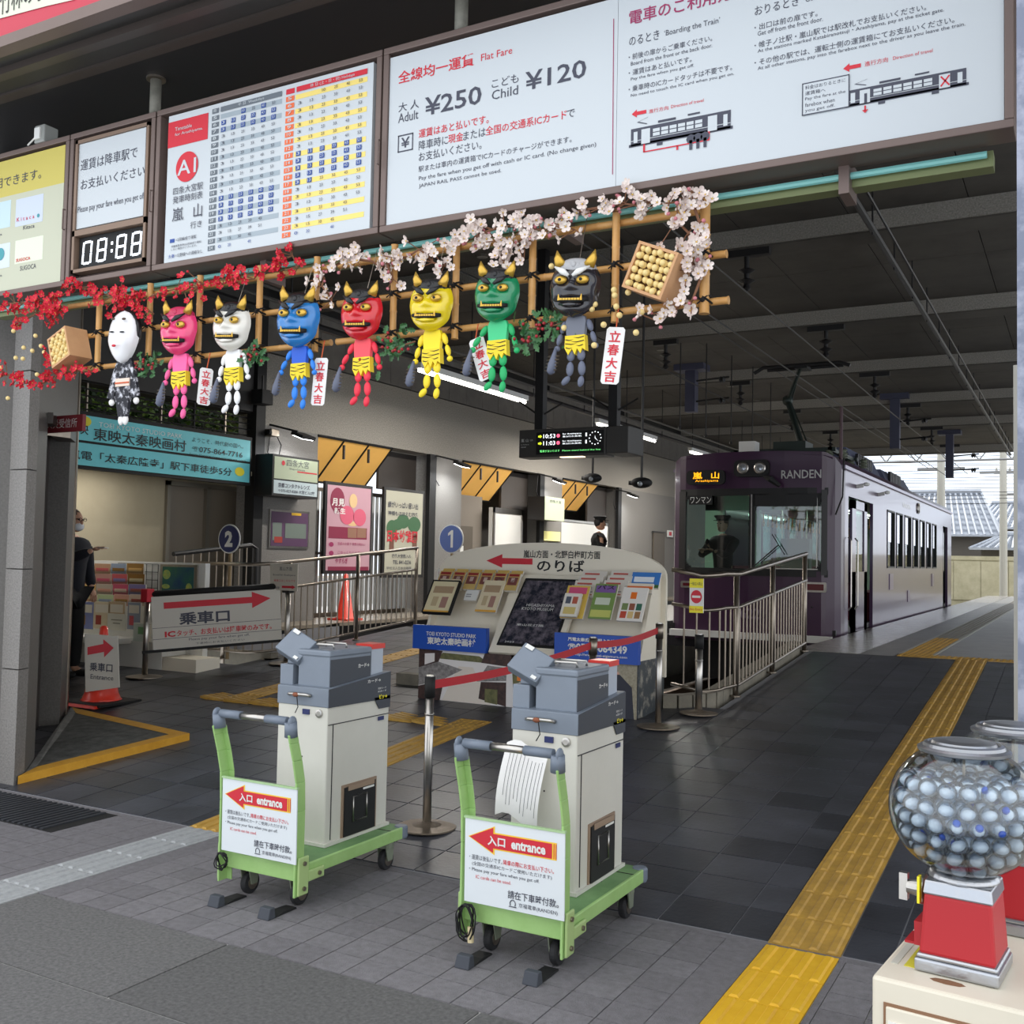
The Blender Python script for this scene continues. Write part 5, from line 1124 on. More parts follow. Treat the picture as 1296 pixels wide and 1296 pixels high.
t = thing('cable_tray', (XT+.1, 18, 4.3), 'long grey cable tray and conduits above the fluorescent tubes', 'cable tray')
for dx, z, r in ((0, 4.33, .04), (.14, 4.42, .02), (.28, 4.5, .02), (-.2, 4.36, .015)):
    b = MB(); b.tube([(XT+dx, 6, z), (XT+dx, 34, z)], r, 6); b.build('conduit', m_conduit if dx else m_dark, t)
for k in range(14):
    b = MB(); b.tube([(XT+.05, 7+2*k, 4.3), (XT+.05, 7+2*k, 5.42)], .01, 5); b.build('hanger', m_dark, t)
for k, (x, lab) in enumerate(((-7.0, 'left'), (-5.35, 'right'))):
    pass
# black catenary hangers and insulators under the beams
for k in range(6):
    y = 11.5+4.2*k; t = thing('line_insulator', (-3.35, y, 4.75), ['nearest', 'second', 'third', 'fourth', 'fifth', 'farthest'][k]+' black line insulator under a ceiling beam, above the right side of the tram track', 'insulator')
    b = MB(); b.box((-3.62, y-.05, 5.12), (-3.08, y+.05, 5.2)); b.build('bracket', m_dark, t)
    b = MB(); b.lathe((-3.35, y, 4.72), [(.02, 0), (.05, .03), (.03, .08), (.1, .12), (.03, .15), (.03, .2), (.1, .24), (.03, .27), (.03, .4)], 12); b.build('insulator_body', m_dark, t)
    if k < 5:
        t = thing('line_insulator', (-5.9, y, 4.75), ['nearest', 'second', 'third', 'fourth', 'fifth'][k]+' black line insulator above the left side of the tram track', 'insulator')
        b = MB(); b.box((-6.1, y-.05, 5.12), (-5.7, y+.05, 5.2)); b.build('bracket', m_dark, t)
        b = MB(); b.lathe((-5.9, y, 4.72), [(.02, 0), (.05, .03), (.03, .08), (.1, .12), (.03, .15), (.03, .2), (.1, .24), (.03, .27), (.03, .4)], 12); b.build('insulator_body', m_dark, t)
for x, z, lab in ((-3.35, 4.72, 'messenger wire under the beam insulators'), (-3.95, 4.62, 'contact wire touched by the tram pantograph'), (-5.9, 4.72, 'feeder wire over the left side of the track'), (-4.6, 4.95, 'slack wire just under the ceiling over the tram')):
    b = MB(); b.tube([(x, 6.2, z), (x, 20, z-.02), (x, 38, z+.05)], .011, 5); tag(b.build('overhead_wire', m_dark), lab, 'wire')
t = thing('ceiling_pipe', (-1.83, 18, 5.0), 'dark pipe with many drop hangers running along the ceiling on the right', 'pipe')
b = MB(); b.tube([(-1.83, 6, 5.0), (-1.83, 34, 5.0)], .035, 8); b.tube([(-1.72, 6, 5.06), (-1.72, 34, 5.06)], .015, 6); b.build('pipe', m_dark, t)
for k in range(20):
    b = MB(); b.tube([(-1.83, 6.5+1.4*k, 4.94), (-1.83, 6.5+1.4*k, 5.42)], .01, 5); b.build('hanger', m_dark, t)
for (x, y, z0, lab) in ((-3.6, 24, 4.2, 'steel bracket hanging over the tram, nearer one with insulators'), (-3.2, 31, 4.1, 'steel bracket hanging near the roof end with insulators'), (-6.6, 19, 4.5, 'steel bracket above the left of the tram roof')):
    t = thing('line_bracket', (x, y, z0), lab, 'bracket')
    b = MB(); b.box((x-.1, y-.1, z0), (x+.1, y+.1, 5.42)); b.box((x-.3, y-.2, 5.3), (x+.3, y+.2, 5.42)); b.build('hanger_column', M('blue grey steel', (70, 72, 92), .5), t)
    for q in (0, .4):
        b = MB(); b.tube([(x, y, z0+.2+q), (x+.75, y, z0+.24+q)], .02, 6); b.lathe((x+.55, y, z0+.2+q), [(.03, 0), (.07, .03), (.03, .06), (.07, .09), (.03, .12)], 8, ax=(Vector((0, 1, 0)), Vector((0, 0, 1)), Vector((1, 0, 0)))); b.build('arm', m_dark, t)
for i, px_ in enumerate((860, 893, 925, 952, 975)):
    p = PY(px_, 560, 16+i*1.2); t = thing('drop_rod', (p.x, p.y, 3.9), ['leftmost', 'second', 'third', 'fourth', 'rightmost'][i]+' thin rod hanging from the ceiling above the tram roof', 'rod')
    b = MB(); b.tube([(p.x, p.y, 3.8), (p.x, p.y, 5.42)], .011, 5); b.build('rod', m_dark, t); b = MB(); b.ball((p.x, p.y, 3.8), .03, 6, 4); b.build('end_clamp', m_dark, t)
# departure sign
YS = 11.0; fs2 = FY(YS); s0 = fs2.px(657, 546); s1 = fs2.px(789, 546)
t = thing('departure_sign', ((s0[0]+s1[0])/2, YS, 2.82), 'dark hanging departure sign showing train times and a clock', 'information sign')
m_case = M('charcoal sign case', (62, 60, 58), .5)
b = MB(); u0, u1 = fs2.px(657, 560)[0], fs2.px(766, 560)[0]
b.box((u0, YS, 2.83), (u1, YS+.28, 3.17)); b.box((u1, YS+.02, 2.85), (u1+.28, YS+.5, 3.17)); b.build('case', m_case, t, bevel=.008)
u2, u3 = fs2.px(679, 560)[0], fs2.px(764, 560)[0]
b = MB(); b.box((u2, YS-.006, 2.86), (u3, YS, 3.13)); sc = b.build('screen', m_black, t)
m_ledw = M('white LED', (235, 240, 245), .5, emit=1.6); m_ledg = M('green LED', (110, 220, 120), .5, emit=1.4); m_ledp = M('pink LED', (236, 90, 120), .5, emit=1.5); m_ledy = M('lime LED', (190, 210, 40), .5, emit=1.5)
wS = u3-u2; X = lambda a: u2+a*wS
b = MB()
for s_, z in (('10:53', 3.06), ('11:03', 2.975)): textuv(b, fs2, s_, X(.11), z-.005, X(.29), z+.045, .009)
for s_, z in (('for Arashiyama', 3.085), ('嵐山行き(各停)', 3.055), ('for Arashiyama', 3.0), ('嵐山行き(各停)', 2.97)): textuv(b, fs2, s_, X(.40), z, X(.68), z+.022, .009)
textuv(b, fs2, '1', X(.74), 3.06, X(.76), 3.10, .009); textuv(b, fs2, '1', X(.74), 2.975, X(.76), 3.015, .009)
for k in range(12): a = math.pi/6*k; b.flat(fs2, [(X(.88)+.075*math.cos(a)+q*.006, 3.035+.075*math.sin(a)+w_*.006) for q, w_ in ((-1, -1), (1, -1), (1, 1), (-1, 1))], .009)
for a, L in ((1.6, .035), (-.75, .06)): d = Vector((math.cos(a), math.sin(a))); b.flat(fs2, [(X(.88)-d.y*.004, 3.035+d.x*.004), (X(.88)+d.y*.004, 3.035-d.x*.004), (X(.88)+d.x*L, 3.035+d.y*L)], .010)
b.build('white_led_text', m_ledw, sc)
b = MB(); textuv(b, fs2, '電車がまいります', X(.06), 2.885, X(.36), 2.915, .009); textuv(b, fs2, 'Please stand behind the line', X(.40), 2.89, X(.96), 2.908, .009); b.build('green_led_text', m_ledg, sc)
b = MB(); 
for z in (3.08, 2.995): b.flat(fs2, [(X(.335)+.022*math.cos(t_), z+.022*math.sin(t_)) for t_ in [2*math.pi*k/14 for k in range(14)]], .009)
b.build('pink_led_disc', m_ledp, sc)
b = MB()
for z in (3.08, 2.995): b.flat(fs2, [(X(.03), z-.01), (X(.06), z-.01), (X(.06), z-.022), (X(.09), z), (X(.06), z+.022), (X(.06), z+.01), (X(.03), z+.01)], .009)
b.build('lime_led_arrow', m_ledy, sc)
b = MB(); textuv(b, fs2, '嵐 山', u0+.03, 3.02, u0+.13, 3.06, .003); textuv(b, fs2, '方面', u0+.15, 3.03, u0+.19, 3.05, .003); textuv(b, fs2, 'for Arashiyama', u0+.03, 2.98, u0+.14, 2.995, .003); textuv(b, fs2, '北野白梅町', u0+.03, 2.95, u0+.10, 2.965, .003); b.build('side_lettering', m_white, t)
b = MB(); b.box((u1-.6, YS+.02, 2.82), (u1-.3, YS+.1, 2.835)); b.build('under_lamp', M('warm under lamp', (250, 220, 180), .5, emit=2), t)
for px_ in (677, 771):
    c = fs2.px(px_, 520)[0]
    b = MB(); b.box((c-.055, YS+.1, 3.17), (c+.055, YS+.21, 5.5)); b.build('hanger_post', m_dark, t)
    b = MB(); b.tube([(c-.3, YS+.15, 3.55), (c, YS+.15, 3.35)], .012, 5); b.tube([(c+.3, YS+.15, 3.5), (c, YS+.15, 3.35)], .012, 5); b.build('stay', m_dark, t)
# hanging camera pods / lamps on rods
for (px_, py_, Y, lab) in ((750, 605, 13.5, 'black pod on a thin rod left of the attendant'), (812, 611, 12.0, 'larger black pod camera on a rod left of the tram')):
    p = PY(px_, py_, Y); t = thing('hanging_pod', (p.x, Y, p.z-.06), lab, 'camera')
    b = MB(); b.tube([(p.x, Y, p.z+.05), (p.x, Y, 5.42)], .016, 6); b.build('rod', m_dark, t)
    b = MB(); b.ball(p, (.14, .12, .07), 14, 8); b.cbox((p.x-.1, Y, p.z), (.12, .08, .05)); b.build('housing', m_black, t, smooth=True)
    b = MB(); b.ball(p+Vector((.02, -.10, -.02)), .035, 10, 6); b.build('lens', M('clear lens', (160, 165, 170), .1, .5), t, smooth=True)
# spotlights on the columns
m_spot = M('lit spotlight face', (255, 255, 255), .5, emit=14)
for i, (px_, py_, X_, Y_) in enumerate(((384, 552, -9.6, 11.3), (585, 588, -9.6, 15.6), (708, 609, -9.6, 19.8), (801, 627, -9.6, 24.0))):
    p = PX(px_, py_, X_); t = thing('spotlight', p, 'lit white floodlight on the '+['first', 'second', 'third', 'fourth'][i]+' grey column from the left', 'floodlight')
    b = MB(); b.tube([(-10, p.y-.25, p.z+.15), (p.x, p.y-.12, p.z+.05)], .016, 6); b.tube([(-9.98, p.y-.25, p.z+.1), (-9.98, p.y-.3, p.z-.25), (-9.98, p.y-.15, p.z-.38)], .008, 5); b.build('arm', m_dark, t)
    M4 = Matrix.Translation(p) @ Matrix.Rotation(.35, 4, 'Y'); b = MB(); b.box((-.11, -.14, -.02), (.11, .14, .03), 0, M4); b.build('housing', m_dark, t)
    b = MB(); b.box((-.09, -.12, -.028), (.09, .12, -.02), 0, M4); b.build('lamp_face', m_spot, t)
    area(p+Vector((0, 0, -.05)), .18, .22, 20, (.95, .98, 1), (0, -.25, 0))
for (px_, py_, lab) in ((344, 548, 'small white camera above the station name box'), ):
    p = PX(px_, py_, -9.9); t = thing('security_camera', p, lab, 'camera'); b = MB(); b.cbox(p, (.14, .16, .1)); b.build('housing', m_ssd, t, bevel=.01); b = MB(); b.lathe(p+Vector((.05, -.08, 0)), [(.03, -.0), (.035, .05), (.02, .055)], 10, ax=(Vector((1, 0, 0)), Vector((0, 0, 1)), Vector((0, -1, 0)))); b.build('lens', m_black, t)
    b = MB(); b.tube([p+Vector((.0, .08, 0)), p+Vector((.0, .2, -.15)), p+Vector((0, .15, -.35)), p+Vector((-.02, -.1, -.45))], .008, 5); b.build('cable', m_black, t)
p = PX(332, 503, -9.8); t = thing('loudspeaker', p, 'small black loudspeaker hanging above the column at the left', 'loudspeaker'); b = MB(); b.cbox(p, (.2, .22, .2)); b.build('case', m_black, t, bevel=.01); b = MB(); b.tube([p, p+Vector((0, 0, .3))], .015, 6); b.build('bracket', m_dark, t)
# ================================================================ SIGNS ON THE LEFT WALL
fw0 = FX(-9.9)
t = thing('blue_billboard', (-9.95, 9.1, 2.55), 'long turquoise advertising billboard with black lettering on the left wall', 'billboard')
m_turq = M('backlit turquoise', (96, 184, 192), .5, emit=.12, var=.12, scale=1.2)
qd = fw0.px; uL, uR = 6.9, qd(317, 560)[0]; zt1, zt2 = qd(317, 558)[1], qd(317, 611)[1]; zm = qd(317, 586)[1]
b = MB(); b.box((-10.0, uL-.03, zt2-.04), (-9.91, uR+.04, zt1+.05)); b.build('frame', m_black, t)
b = MB(); b.box((-9.91, uL, zm+.015), (-9.9, uR, zt1)); b.box((-9.91, uL, zt2), (-9.9, uR, zm-.015)); b.build('lit_panel', m_turq, t)
b = MB(); tl(b, fw0, '東映太秦映画村', 118, 541, 236, 557, .006, .012); tl(b, fw0, '映', 98, 535, 112, 549, .006, .012); tl(b, fw0, 'ようこそ、時代劇の国へ。', 243, 553, 308, 559, .006); tl(b, fw0, '☏075-864-7716', 243, 564, 307, 571, .006, .01); tl(b, fw0, 'http://www.toei-eigamura.com', 240, 573, 311, 576, .006)
tl(b, fw0, '嵐電「太秦広隆寺」駅下車徒歩5分', 86, 568, 294, 580, .006, .012); b.build('black_lettering', m_black_i, t)
b = MB(); tl(b, fw0, 'TOEI KYOTO STUDIO PARK', 125, 534, 231, 540, .006); b.build('white_lettering', m_white, t)
b = MB()
for cx_, cy_ in ((303, 597), (107, 533)):
    c = fw0.px(cx_, cy_); b.flat(fw0, [(c[0]+.09*math.cos(a), c[1]+.06*math.sin(a)) for a in [2*math.pi*k/16 for k in range(16)]], .005)
b.build('yellow_badge', M('bright yellow', (240, 226, 40), .5), t)
p = fd.px(75, 537); t = thing('fire_panel_sign', (-6.9, 5.3, 2.5), 'small dark red sign with white characters above the doorway', 'sign')
fS = FY(5.05); b = MB(); a_, c_ = fS.px(53, 528), fS.px(104, 545); b.box((a_[0], 5.05, c_[1]), (c_[0], 5.08, a_[1])); b.build('plate', M('dark red sign', (128, 40, 48), .5), t)
b = MB(); tl(b, fS, '火災受信所', 60, 531.5, 98, 543, .003); b.build('lettering', m_white, t); b = MB(); b.box((a_[0]-.02, 5.04, c_[1]-.01), (a_[0]+.01, 5.3, a_[1]+.02)); b.build('bracket', m_ssd, t)
# station name light box
t = thing('station_name_box', (-9.85, 11.4, 2.45), 'projecting station name light box with an optician line below, on the first column', 'sign')
fB = FX(-9.62); u0, u1 = fB.px(347, 600)[0], fB.px(402, 600)[0]; z1, zmid, z0 = fB.px(347, 577)[1], fB.px(347, 606)[1], fB.px(347, 624)[1]
b = MB(); b.box((-9.995, u0-.03, z0-.03), (-9.625, u1+.03, z1+.03)); b.build('case', m_dark, t)
b = MB(); b.box((-9.625, u0, zmid+.01), (-9.62, u1, z1)); b.build('upper_panel', M('lit pale panel', (176, 186, 158), .5, emit=.08), t)
b = MB(); b.box((-9.625, u0, z0), (-9.62, u1, zmid-.01)); b.build('lower_panel', M('lit white panel', (186, 200, 204), .5, emit=.08), t)
b = MB(); tl(b, fB, '四条大宮', 363, 581, 391, 590, .004); tl(b, fB, 'Shijo-Omiya', 366, 592, 386, 595, .004); tl(b, fB, '京都コンタクトレンズ', 352, 610.5, 392, 616.5, .004, .02); tl(b, fB, '☏075-827-8200 大宮ビル2階', 352, 618, 398, 622.5, .004, .01); b.build('lettering', m_ink, t)
b = MB(); c = fB.px(358.5, 586); b.flat(fB, [(c[0]+.035*math.cos(a), c[1]+.035*math.sin(a)) for a in [2*math.pi*k/12 for k in range(12)]], .004); c = fB.px(376, 598); d = fB.px(401, 602); b.flat(fB, [(c[0], c[1]), (d[0], c[1]), (d[0], c[1]+.018), (c[0], c[1]+.018)], .004); b.build('red_print', m_red, t)
# framed tram poster on the column
t = thing('framed_poster', (-9.97, 11.3, 1.7), 'small framed purple tram poster on the first column', 'poster')
fC = FX(-9.97); r_ = fC.rect(344, 647, 389, 692); b = MB(); b.prism(fC, [(r_[0][0]-.03, r_[0][1]-.03), (r_[1][0]+.03, r_[1][1]-.03), (r_[2][0]+.03, r_[2][1]+.03), (r_[3][0]-.03, r_[3][1]+.03)], -.03, -.005); b.build('frame', m_ss, t)
b = MB(); b.prism(fC, r_, -.005, 0); b.build('print', M('purple print', (96, 68, 98), .4), t)
b = MB()
for (x0, y0, x1, y1) in ((345, 661, 356, 684), (361, 662, 387, 682)): b.prism(fC, fC.rect(x0, y0, x1, y1), 0, .003)
b.build('printed_windows', M('print windows', (120, 132, 124), .4), t)
b = MB(); b.prism(fC, fC.rect(369, 649, 381, 653), 0, .003); b.build('printed_display', M('print amber', (226, 180, 40), .5), t)
b = MB(); b.prism(fC, fC.rect(347, 679, 357, 687), .003, .004); b.build('printed_badge', M('print red', (170, 60, 50), .5), t)
# two big posters in the first bay
def poster(x0, y0, x1, y1, nm, lab, bgc, X_=-9.9):
    f = FX(X_); r_ = f.rect(x0, y0, x1, y1); t = thing(nm, f.P((r_[0][0]+r_[1][0])/2, r_[0][1]), lab, 'poster')
    b = MB(); b.prism(f, [(r_[0][0]-.05, r_[0][1]-.05), (r_[1][0]+.05, r_[1][1]-.05), (r_[2][0]+.05, r_[2][1]+.05), (r_[3][0]-.05, r_[3][1]+.05)], -.05, -.004); b.build('frame', m_dark, t)
    b = MB(); b.prism(f, r_, -.004, 0); b.build('sheet', M(nm+' sheet', bgc, .3), t); return t, f
def disc(mb, f, cx, cy, rx, ry, n=.004, seg=18, mi=0):
    c = f.px(cx, cy); k = abs(f.px(cx+rx, cy)[0]-c[0]); h = abs(f.px(cx, cy+ry)[1]-c[1]); mb.flat(f, [(c[0]+k*math.cos(a), c[1]+h*math.sin(a)) for a in [2*math.pi*i/seg for i in range(seg)]], n, mi)
t, f = poster(415, 613, 467, 722, 'cafe_poster', 'tall pink sweets poster in the first bay', (200, 158, 170))
b = MB(); disc(b, f, 427, 633, 9, 16); b.prism(f, f.rect(416, 666, 464, 683), 0, .003); b.prism(f, f.rect(415, 717, 466, 722), 0, .003); b.build('wine_shapes', M('wine print', (136, 40, 70), .5), t)
b = MB()
for x, y, rx, ry in ((439, 652, 9, 12), (455, 655, 8, 11)): disc(b, f, x, y, rx, ry, .005)
b.build('pink_shapes', M('rose print', (214, 96, 122), .5), t); b = MB(); disc(b, f, 447, 634, 5, 9, .005); disc(b, f, 446, 663, 6, 3, .004); b.build('cream_shapes', M('cream print', (224, 190, 140), .5), t)
b = MB(); 
for x0, x1, c in ((440, 451, 0), (452, 463, 0)): b.prism(f, f.rect(x0, 668, x1, 681), .003, .005)
b.build('photo_tiles', M('photo print', (150, 110, 90), .5), t)
b = MB(); tl(b, f, '月見', 420, 630, 436, 640, .006, .03); tl(b, f, '新生', 423, 642, 437, 650, .006, .03); b.build('white_lettering', m_white, t)
b = MB(); disc(b, f, 419, 689, 3, 3); disc(b, f, 419, 700, 3, 3); tl(b, f, '京都のお菓子 季節の味わい', 427, 686, 462, 690, .006); tl(b, f, 'ごゆっくりどうぞ', 427, 697, 455, 701, .006); tl(b, f, 'やすらぎ', 424, 706, 440, 713, .006, .02); b.build('dark_lettering', m_maroon, t)
t, f = poster(489, 620, 533, 727, 'kindergarten_poster', 'cream kindergarten poster with trees and children lettering', (188, 186, 168))
b = MB()
for x, y, rx, ry in ((496, 668, 7, 10), (510, 660, 8, 9), (524, 664, 8, 10), (503, 664, 7, 7)): disc(b, f, x, y, rx, ry, .004+.001*(x % 3))
b.build('tree_crowns', M('print green', (66, 106, 72), .5), t)
b = MB()
for x in (495, 524): b.prism(f, f.rect(x-2, 676, x+3, 696), 0, .006)
b.build('tree_trunks', M('print brown', (120, 80, 66), .5), t)
b = MB(); tl(b, f, '日本幼稚園', 490, 670, 528, 686, .008, .03); b.build('red_lettering', m_red, t)
b = MB(); tl(b, f, '緑がいっぱい思い出', 491, 634, 529, 642, .006, .01); tl(b, f, '神様もほほえむ四条', 491, 646, 529, 652, .006, .01); tl(b, f, '四条大宮西入ル', 496, 701, 520, 706, .006, .01); tl(b, f, 'TEL 841-0236', 497, 709, 520, 714, .006, .01); tl(b, f, '学校法人日本幼稚園', 489, 717, 520, 721, .006); b.build('dark_lettering', m_ink, t)
# yellow awnings in the bays
m_awn = M('amber awning sheet', (232, 178, 92), .6, var=.05, scale=2, emit=.15)
for i, (y0, y1, lab) in enumerate(((12.0, 15.05, 'amber awning over the posters, first bay'), (16.15, 19.25, 'amber awning of the second bay'), (20.35, 23.4, 'amber awning of the third bay, behind the attendant'))):
    t = thing('awning', (-9.7, (y0+y1)/2, 2.75), lab, 'awning'); ym = y0+(y1-y0)*.62
    n = 3; P = lambda y, s: Vector((-10.0-.55*s, y, 3.38-.62*s))
    for k in range(n):
        a, c = y0+(ym-y0)*k/n, y0+(ym-y0)*(k+1)/n
        b = MB(); b.hexa([P(a+.02, 0), P(c-.02, 0), P(c-.02, 1), P(a+.02, 1)], [P(a+.02, 0)+Vector((-.02, 0, -.02)), P(c-.02, 0)+Vector((-.02, 0, -.02)), P(c-.02, 1)+Vector((-.02, 0, -.02)), P(a+.02, 1)+Vector((-.02, 0, -.02))]); b.build('panel', m_awn, t)
    b = MB()
    for k in range(n+1): a = y0+(ym-y0)*k/n; b.tube([P(a, -.02), P(a, 1.02)], .018, 5)
    b.tube([P(y0, 1.02), P(ym, 1.02)], .022, 5); b.tube([P(y0, 0), P(ym, 0)], .022, 5); b.build('frame', m_black, t)
    for k in (1, 2): a = y0+(ym-y0)*k/n; b = MB(); b.box((-10.0, a-.045, 3.08), (-9.97, a-.015, 3.3)); b.build('clip', m_dark, t)
    b = MB(); b.box((-10.35, ym+.05, 1.0 if i else 2.72), (-10.3, y1, 3.38)); b.build('dark_side_panel', M('brown black panel', (60, 54, 50), .7), t)
# second and third bay: doors, white panels

t = thing('taupe_door', (-10.4, 16.9, .62), 'taupe steel door in the second bay', 'door'); b = MB(); b.box((-10.45, 16.15, .62), (-10.38, 17.5, 2.8)); b.build('wall_panel', M('taupe panel', (128, 120, 110), .8), t); b = MB(); b.box((-10.38, 16.35, .62), (-10.34, 17.1, 2.2)); d_ = b.build('door_leaf', M('brown door', (92, 84, 74), .6), t); b = MB(); b.box((-10.34, 16.5, 1.7), (-10.33, 16.75, 1.82)); b.build('notice', m_white, d_)
for y0, y1, lab in ((17.55, 18.75, 'large white panel standing in the second bay'), (20.4, 23.2, 'white partition behind the attendant in the third bay')):
    t = thing('white_panel', (-10.2, y0, .62), lab, 'panel'); b = MB(); b.box((-10.25, y0, .62), (-10.15, y1, 2.6 if y0 < 18 else 2.45)); b.build('sheet', m_white, t); b = MB()
    for a, c, e, g in ((y0, .62, y0+.05, 2.6), (y1-.05, .62, y1, 2.6), (y0, 2.5, y1, 2.6)): b.box((-10.16, a, c), (-10.13, e, min(g, 2.6 if y0 < 18 else 2.45)))
    b.build('frame', m_ss, t)
t = thing('station_name_box', (-9.8, 19.9, 2.35), 'smaller pale name box on the third column, above the kiosk', 'sign'); f = FX(-9.6)
r_ = f.rect(690, 628, 714, 660); b = MB(); b.prism(f, r_, -.4, -.01); b.build('case', m_dark, t); b = MB(); b.prism(f, r_, -.01, 0); b.build('panel', M('lit pale panel', (176, 186, 158), .5, emit=.08), t); b = MB(); tl(b, f, '四条大宮', 696, 632, 710, 636, .005); b.build('lettering', m_ink, t)
t = thing('yellow_notice', (-9.98, 19.9, 1.7), 'small lit yellow and white notice on the third column', 'notice'); f = FX(-9.98); b = MB(); b.prism(f, f.rect(688, 672, 708, 685), 0, .02); b.build('sheet', M('lit yellow notice', (240, 232, 150), .5, emit=.3), t)
t = thing('grey_doorway', (-9.99, 26, .62), 'brown lift door set in the grey wall beside the tram', 'door'); f = FX(-9.98); b = MB(); b.prism(f, f.rect(826, 674, 839, 730), 0, .04); b.build('leaf', M('brown door', (120, 104, 84), .6), t); b = MB(); b.prism(f, f.rect(825, 672, 840, 674), 0, .06); b.build('lintel', m_dark, t)
t = thing('small_wc_sign', (-9.98, 29, 1.9), 'tiny white sign with red marks between the brown door and the tram', 'sign'); f = FX(-9.97); b = MB(); b.prism(f, f.rect(844, 671, 851, 680), 0, .02); b.build('plate', m_white, t); b = MB(); b.prism(f, f.rect(846, 673, 849, 678), .02, .025); b.build('red_mark', m_red, t)
t = thing('red_cone', (-10.2, 12.9, .62), 'far orange traffic cone standing in front of the slatted gate', 'traffic cone'); m_cone = M('orange red cone', (232, 60, 40), .4, coat=.3)
c = PX(437, 765, -9.75); t.location = (c.x, c.y, ZP); ORG[t] = Vector((c.x, c.y, ZP)); b = MB(); b.lathe((c.x, c.y, ZP), [(.16, 0), (.16, .03), (.13, .04), (.03, .68), (.001, .70)], 20); b.build('cone_body', m_cone, t, smooth=True); b = MB(); b.box((c.x-.19, c.y-.19, ZP-.0), (c.x+.19, c.y+.19, ZP+.025)); b.build('foot', m_cone, t)
area((-10.08, 8.0, 2.6), .2, 1.4, 16, (1, .96, .9))  # added fill light with its housing, brightens the leaflet counter
t = thing('counter_fill_lamp', (-10.08, 8.0, 2.61), 'added white fill lamp under the blue billboard over the leaflet counter', 'light'); b = MB(); b.box((-10.16, 7.3, 2.61), (-10.0, 8.7, 2.66)); b.build('housing', m_white, t)
# round number signs
m_nv = M('navy enamel', (34, 44, 96), .4); m_bl = M('faded blue enamel', (96, 116, 176), .4)
def roundsign(px_, py_, r, n, mat, f, foot, lab):
    c = f.px(px_, py_); P = f.P(*c); t = thing('platform_number_sign', (P.x, P.y, foot), lab, 'sign')
    ax = (f.U, f.V, f.N)
    b = MB(); b.lathe(P, [(r, -.012), (r, .0)], 32, ax=ax); b.build('white_rim', m_white, t)
    b = MB(); b.lathe(P, [(r*.92, .0), (r*.92, .004)], 32, ax=ax); b.build('disc', mat, t)
    b = MB()
    if n == '1': b.flat(f, [(c[0]+r*x, c[1]+r*y) for x, y in ((-.02, -.6), (.17, -.6), (.17, .6), (.03, .6), (-.24, .38), (-.24, .2), (-.02, .32))], .007)
    if n != '1': textuv(b, f, n, c[0]-r*(.36 if n == '2' else .24), c[1]-r*.55, c[0]+r*(.36 if n == '2' else .24), c[1]+r*.55, .007, .05)
    b.build('number', m_white, t)
    b = MB(); b.tube([P-f.N*.03+Vector((0, 0, -r*.9)), Vector((P.x, P.y, foot))-f.N*.03], .02, 8); b.build('post', M('bronze post', (140, 120, 90), .4, .6), t)
roundsign(290, 682, .17, '2', m_nv, FY(8.85), ramp_z(8.85), 'navy round sign with a white 2 on the left railing')
roundsign(571, 682, .21, '1', m_bl, Face((-8.0, 12.6, 0), (1, .0, 0), (0, 0, 1)), ZP, 'faded blue round sign with a white 1 beside the second column')
# ================================================================ RAILINGS
def railing(name, path, lab, h=1.1, gap=.115, posts=(), r=.022, steps=None, mid=.3):
    t = thing(name, path[0], lab, 'railing'); P = [Vector(p) for p in path]
    b = MB(); b.tube([p+Vector((0, 0, h)) for p in P], r, 10); b.build('handrail', m_ssd, t, smooth=True)
    b = MB(); b.tube([p+Vector((0, 0, h-mid)) for p in P], r*.75, 8); b.build('mid_rail', m_ssd, t, smooth=True)
    b = MB(); b.tube([p+Vector((0, 0, .1)) for p in P], r*.7, 8); b.build('bottom_rail', m_ssd, t, smooth=True)
    bar = MB(); bar.tube([(0, 0, .1), (0, 0, h-mid)], .0085, 6); bar = mesh_of(bar, 'bar', m_ssd)
    acc = 0
    for a, c in zip(P, P[1:]):
        L = (c-a).length; d = gap-acc
        while d < L: inst(bar, 'bar', t, a.lerp(c, d/L)); d += gap
        acc = L-(d-gap)
    for q in posts:
        q = Vector(q); b = MB(); b.tube([q+Vector((0, 0, -.1)), q+Vector((0, 0, h-.01))], .026, 10); b.build('post', m_ssd, t, smooth=True)
        b = MB(); b.lathe(q, [(.05, 0), (.05, .012), (.028, .014)], 12); b.build('post_flange', m_ssd, t)
    return t
rv = lambda x, y, dz=0: (x, y, ramp_z(y)+dz)
pth = [rv(-3.15, 8.62, .08), rv(-2.95, 8.62, .05)]+[rv(-2.95+.2*math.sin(a), 8.85-.23*math.cos(a), .03) for a in [math.pi/2*k/5 for k in range(1, 6)]]+[rv(-2.72, 9.2), rv(-2.73, 11.85)]
railing('stair_railing', pth, 'stainless railing climbing the ramp in front of the tram', posts=[rv(-2.73, 9.15), rv(-2.73, 10.4), rv(-2.74, 11.82)])
pth = [rv(-9.2, 8.85), rv(-8.45, 8.85)]+[rv(-8.45+.32*math.sin(a), 9.17-.32*math.cos(a)) for a in [math.pi/2*k/5 for k in range(1, 6)]]+[rv(-8.12, 11.95)]
railing('ramp_railing', pth, 'stainless railing on the left ramp below the posters', posts=[rv(-9.15, 8.85), rv(-8.7, 8.85), rv(-8.12, 9.3), rv(-8.12, 10.6), rv(-8.12, 11.93)])
t = thing('back_railing', (-9.3, 9, .3), 'dark topped handrail behind the leaflet counter at the left wall', 'railing')
b = MB(); b.tube([(-9.3, 8.62, 1.57), (-9.3, 9.9, 1.70), (-9.3, 10.0, 1.66), (-9.3, 10.02, .6)], .028, 8); b.build('dark_handrail', m_dark, t)
